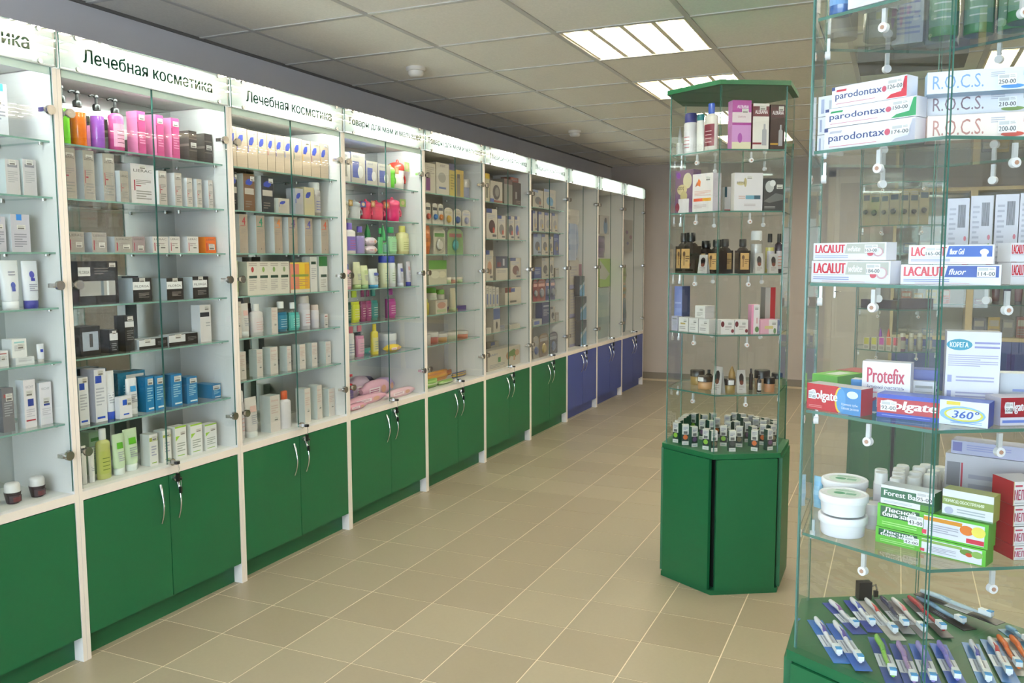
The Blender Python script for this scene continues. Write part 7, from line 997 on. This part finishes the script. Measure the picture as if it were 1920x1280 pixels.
LITTLE = [(1.7474, 1.6158, 0), (1.7931, 1.5894, 1), (1.8469, 1.5584, 2), (1.8878, 1.5348, 3), (1.9566, 1.5662, 4), (2.0392, 1.6138, 0), (2.098, 1.654, 1), (1.903, 1.655, 2), (1.968, 1.665, 3), (2.026, 1.699, 4), (2.0545, 1.7433, 0), (1.987, 1.777, 1), (1.8357, 1.752, 2), (1.9027, 1.7548, 3), (1.9393, 1.7802, 4), (1.843, 1.821, 0), (1.7913, 1.752, 1), (2.0083, 1.9274, 2), (2.042, 1.845, 3), (2.0045, 1.8831, 4), (1.9601, 1.8859, 0), (1.873, 1.912, 1), (1.806, 1.936, 2), (1.777, 1.883, 3), (1.89, 1.9793, 4), (1.9344, 1.9767, 0), (1.9729, 1.9544, 1), (1.6971, 1.6448, 2), (1.692, 1.7, 3), (1.692, 1.767, 4), (1.6933, 1.8188, 0), (1.692, 1.8633, 1), (1.7196, 1.8982, 2), (2.098, 1.7527, 3), (2.098, 1.827, 4), (2.0907, 1.8864, 0), (2.0494, 1.9103, 1)]
BRUSHES = [('blue card with white and purple brush', (2.4477, 0.0482), (2.513, -0.084), 0.032, '#3a4fa8', '#e6e2ea', '#8a4a9a', '#dfe3ee'), ('blue card with white and blue brush', (2.4924, 0.074), (2.544, -0.069), 0.032, '#2f48a8', '#e8e8ee', '#3a50b0', '#dfe3ee'), ('white card with red-lettered brush', (2.5237, 0.0921), (2.59, -0.083), 0.033, '#c9c4c0', '#e8e6e8', '#c03a3a', '#dfe3ee'), ('grey card with dark brush', (2.556, 0.1107), (2.611, -0.047), 0.026, '#8a8a90', '#3a3a58', '#4a4a60', '#dfe3ee'), ('grey card with pink brush', (2.581, 0.121), (2.647, -0.051), 0.026, '#9a9498', '#e8dfe0', '#e0808a', '#dfe3ee'), ('silver card with dark red brush', (2.616, 0.14), (2.685, -0.035), 0.026, '#6a6468', '#a02a34', '#7a2028', '#dfe3ee'), ('black card with pale blue brush', (2.6349, 0.1541), (2.729, 0.033), 0.033, '#1c1c24', '#8ab0d0', '#6a90b0', '#3a3a48'), ('black card with clear brush and price patch', (2.6416, 0.1502), (2.785, 0.044), 0.033, '#1a1822', '#b0c0c8', '#8aa0b0', '#cfcfd4'), ('azure card with white and violet brush, first', (2.425, -0.067), (2.4868, -0.2407), 0.033, '#2f74c8', '#e8e6ee', '#4a3aa0', '#dfe3ee'), ('azure card with white and violet brush, second', (2.465, -0.079), (2.5283, -0.2647), 0.033, '#2f66c0', '#e8e6ee', '#4a3a9a', '#dfe3ee'), ('navy card with lime green brush', (2.551, -0.108), (2.586, -0.293), 0.033, '#2a4a98', '#8ac850', '#6ab040', '#dfe3ee'), ('navy card with lilac brush', (2.593, -0.132), (2.622, -0.308), 0.033, '#2a4a98', '#b090c8', '#9a7ab8', '#dfe3ee'), ('bright blue card with violet brush, first', (2.63, -0.108), (2.655, -0.283), 0.033, '#2860c0', '#9a90d8', '#8a80cc', '#dfe3ee'), ('bright blue card with violet brush, second', (2.67, -0.096), (2.697, -0.264), 0.033, '#2860c0', '#8a80d8', '#7a70c8', '#dfe3ee'), ('sky-blue card with white and indigo brush', (2.732, -0.056), (2.75, -0.241), 0.033, '#4a88c8', '#e6e6f0', '#3a38a0', '#dfe3ee'), ('sky-blue card with white and red brush', (2.768, -0.033), (2.788, -0.203), 0.033, '#4a80c0', '#e8e4e8', '#b02a34', '#dfe3ee'), ('orange-handled brush in clear pack, first', (2.787, -0.006), (2.81, -0.155), 0.028, '#b0a8a0', '#e0702a', '#d8642a', '#dfe3ee'), ('orange-handled brush in clear pack, second', (2.81, -0.005), (2.833, -0.145), 0.028, '#b0a8a0', '#e0702a', '#d8642a', '#dfe3ee'), ('steel-blue brush card at the edge', (2.8091, 0.0535), (2.841, -0.012), 0.033, '#5a94b8', '#8ab0c8', '#6a98b4', '#dfe3ee')]
# ------------------------------------------------------------------ stock the cabinets and towers
from collections import Counter
SHN = ['top shelf', 'second shelf', 'third shelf', 'fourth shelf', 'fifth shelf', 'sixth shelf', 'floor']
dup = Counter((r[0], r[1], r[4]) for r in GOODS)
for u, sh, n, kind, look, y, x, w, h, d, z, k in GOODS:
    many = dup[(u, sh, look)] > 1
    where = ('%s along the ' % ORD[n] if many else 'on the ')+'%s of the %s cabinet' % (SHN[sh], ORD[u])
    item(kind, look, where, (x, y, z+.0003), 0, w, h, d, grp='goods on the %s of the %s cabinet' % (SHN[sh], ORD[u]), **dict(k))
TWN = {1: 'mid-floor tower', 2: 'toothpaste tower', 3: 'tower behind it'}
dup = Counter((r[0], r[1], r[4]) for r in TOWER_GOODS)
for hx, sh, n, kind, look, x, y, z, rz, w, h, d, k in TOWER_GOODS:
    k = dict(k); many = dup[(hx, sh, look)] > 1; stk = k.pop('stk', None)
    lot = 'back cluster' in look
    where = ('%s along ' % ORD[n] if many else 'on ')+'%s of %s' % (SHN[sh], 'the rear tower' if hx == 3 else TWN[hx])
    o = item(kind, look, where, (x, y, z), rz, w, h, d, grp=('white lotion bottles' if lot else 'goods on the %s of the %s' % (SHN[sh], TWN[hx])), **k)
    if stk: sticker(o, (.0026, w*(stk[0]+stk[2]/2-.5), h*(stk[1]+stk[3]/2)), w*stk[2], h*stk[3], stk[4])
# little remedy cartons on the mid-floor tower's counter
LT = []
for q, pic in enumerate(('#d86a2a', '#6a4a70', '#8ab83a', '#7a6a50', '#4a4a4e')):
    m = MB(); w, h, d = .028, .088, .025
    m.box(-d, -w/2, 0, 0, w/2, h, P('#23463a', .4), side=P('#2a4f42', .4), top=P('#cfcac2', .4), front=P('#2c3430', .4))
    prints(m, (0, -w/2, 0), (0, 1, 0), (0, 0, 1), w, h, (1, 0, 0), [('r', 0, .52, 1, 1, '#d5d0cb'), ('r', 0, 0, 1, .18, '#d8d3ce'), ('e', .5, .38, .36, .12, pic), ('l', .15, .74, .85, .92, 3, '#8a88a0'), ('r', .2, .55, .8, .68, '#6a6668'), ('l', .2, .05, .8, .12, 1, '#9aa')])
    LT.append(m.data('remedy_carton'))
order = sorted(range(len(LITTLE)), key=lambda n: (Vector((LITTLE[n][0], LITTLE[n][1], 0))-cam.location).dot(fw))
for k in range(0, len(order), 8):
    for r, n in enumerate(sorted(order[k:k+8], key=lambda n: LITTLE[n][0]*ri.x+LITTLE[n][1]*ri.y)):
        x, y, q = LITTLE[n]
        link('remedy_carton', LT[q], None, (x, y, .6012), -1.25+.5*math.sin(n*2.3) if n < 27 else (-1.9 if n < 33 else -.9),
             'little remedy carton with %s picture, %s in %s row on the mid-floor tower counter' % (('orange', 'violet', 'lime', 'brown', 'grey')[q], ORD[r], ('front', 'second', 'third', 'fourth', 'back')[k//8]), 'box', 'remedy cartons')
# toothbrushes
BN = 0
for look, a, b, w, card, hd, tip, c2 in BRUSHES:
    zz = .6015+(.019 if 'price patch' in look else .0035*(BN % 2)); BN += 1
    o = brushpack('toothbrush_pack', (a[0], a[1], zz), (b[0], b[1], zz), w, card, hd, tip, c2)
    o['label'] = look+', on the counter of the toothpaste tower'; o['category'] = 'toothbrush'; o['group'] = 'toothbrush packs'
# goods in the far wall cabinets
def far_row(cab, x0, z, specs, nm):
    x = x0
    for n, (kind, w, h, col, look) in enumerate(specs):
        kw = dict(c=col, p=[('r', .1, .55, .9, .85, '#b5a898'), ('l', .1, .1, .9, .45, 3, '#8a8078')]) if kind == 'carton' else dict(c=col, cap='#3a2a34')
        item(kind, look, '%s along the %s' % (ORD[n], nm), (x+w/2, 7.40, z+.0005), -math.pi/2, w, h, .06, grp='goods in the far cabinets', **kw); x += w+.025
far_row(0, 2.58, .6355, [('carton', .09, .06, '#8a8478', 'low grey carton'), ('carton', .08, .05, '#9a948a', 'low pale carton'), ('carton', .1, .06, '#7a8090', 'low blue-grey carton'), ('carton', .1, .05, '#9a9488', 'low grey-white carton')], 'floor of the cabinet beside the door')
far_row(0, 2.60, .9505, [('carton', .09, .12, '#a8502a', 'rust-red carton'), ('carton', .08, .10, '#b8862a', 'amber carton'), ('carton', .1, .13, '#c0a03a', 'yellow carton'), ('carton', .09, .15, '#b05a3a', 'brick-red carton')], 'shelf of the cabinet beside the door')
far_row(0, 2.60, 1.4505, [('carton', .12, .10, '#5a5878', 'slate-blue carton'), ('carton', .1, .12, '#8a6a5a', 'brown carton'), ('carton', .12, .11, '#6a6a80', 'grey-blue carton')], 'upper shelf of the cabinet beside the door')
far_row(1, 3.25, .6355, [('carton', .1, .18, '#6a6068', 'dark grey carton'), ('carton', .1, .19, '#b8963a', 'mustard carton'), ('carton', .09, .17, '#8a8480', 'grey carton'), ('carton', .11, .2, '#8a4a3a', 'red-brown carton'), ('carton', .11, .2, '#6a4038', 'dark brown carton')], 'floor of the cabinet with boxes')
far_row(1, 3.25, .9505, [('carton', .12, .05, '#8a4a48', 'low red carton'), ('squeeze', .07, .2, '#5a3040', 'dark plum tube'), ('squeeze', .07, .2, '#4a3860', 'violet tube'), ('squeeze', .07, .2, '#6a2c38', 'wine tube'), ('squeeze', .07, .2, '#4a4438', 'olive tube')], 'shelf of the cabinet with boxes')
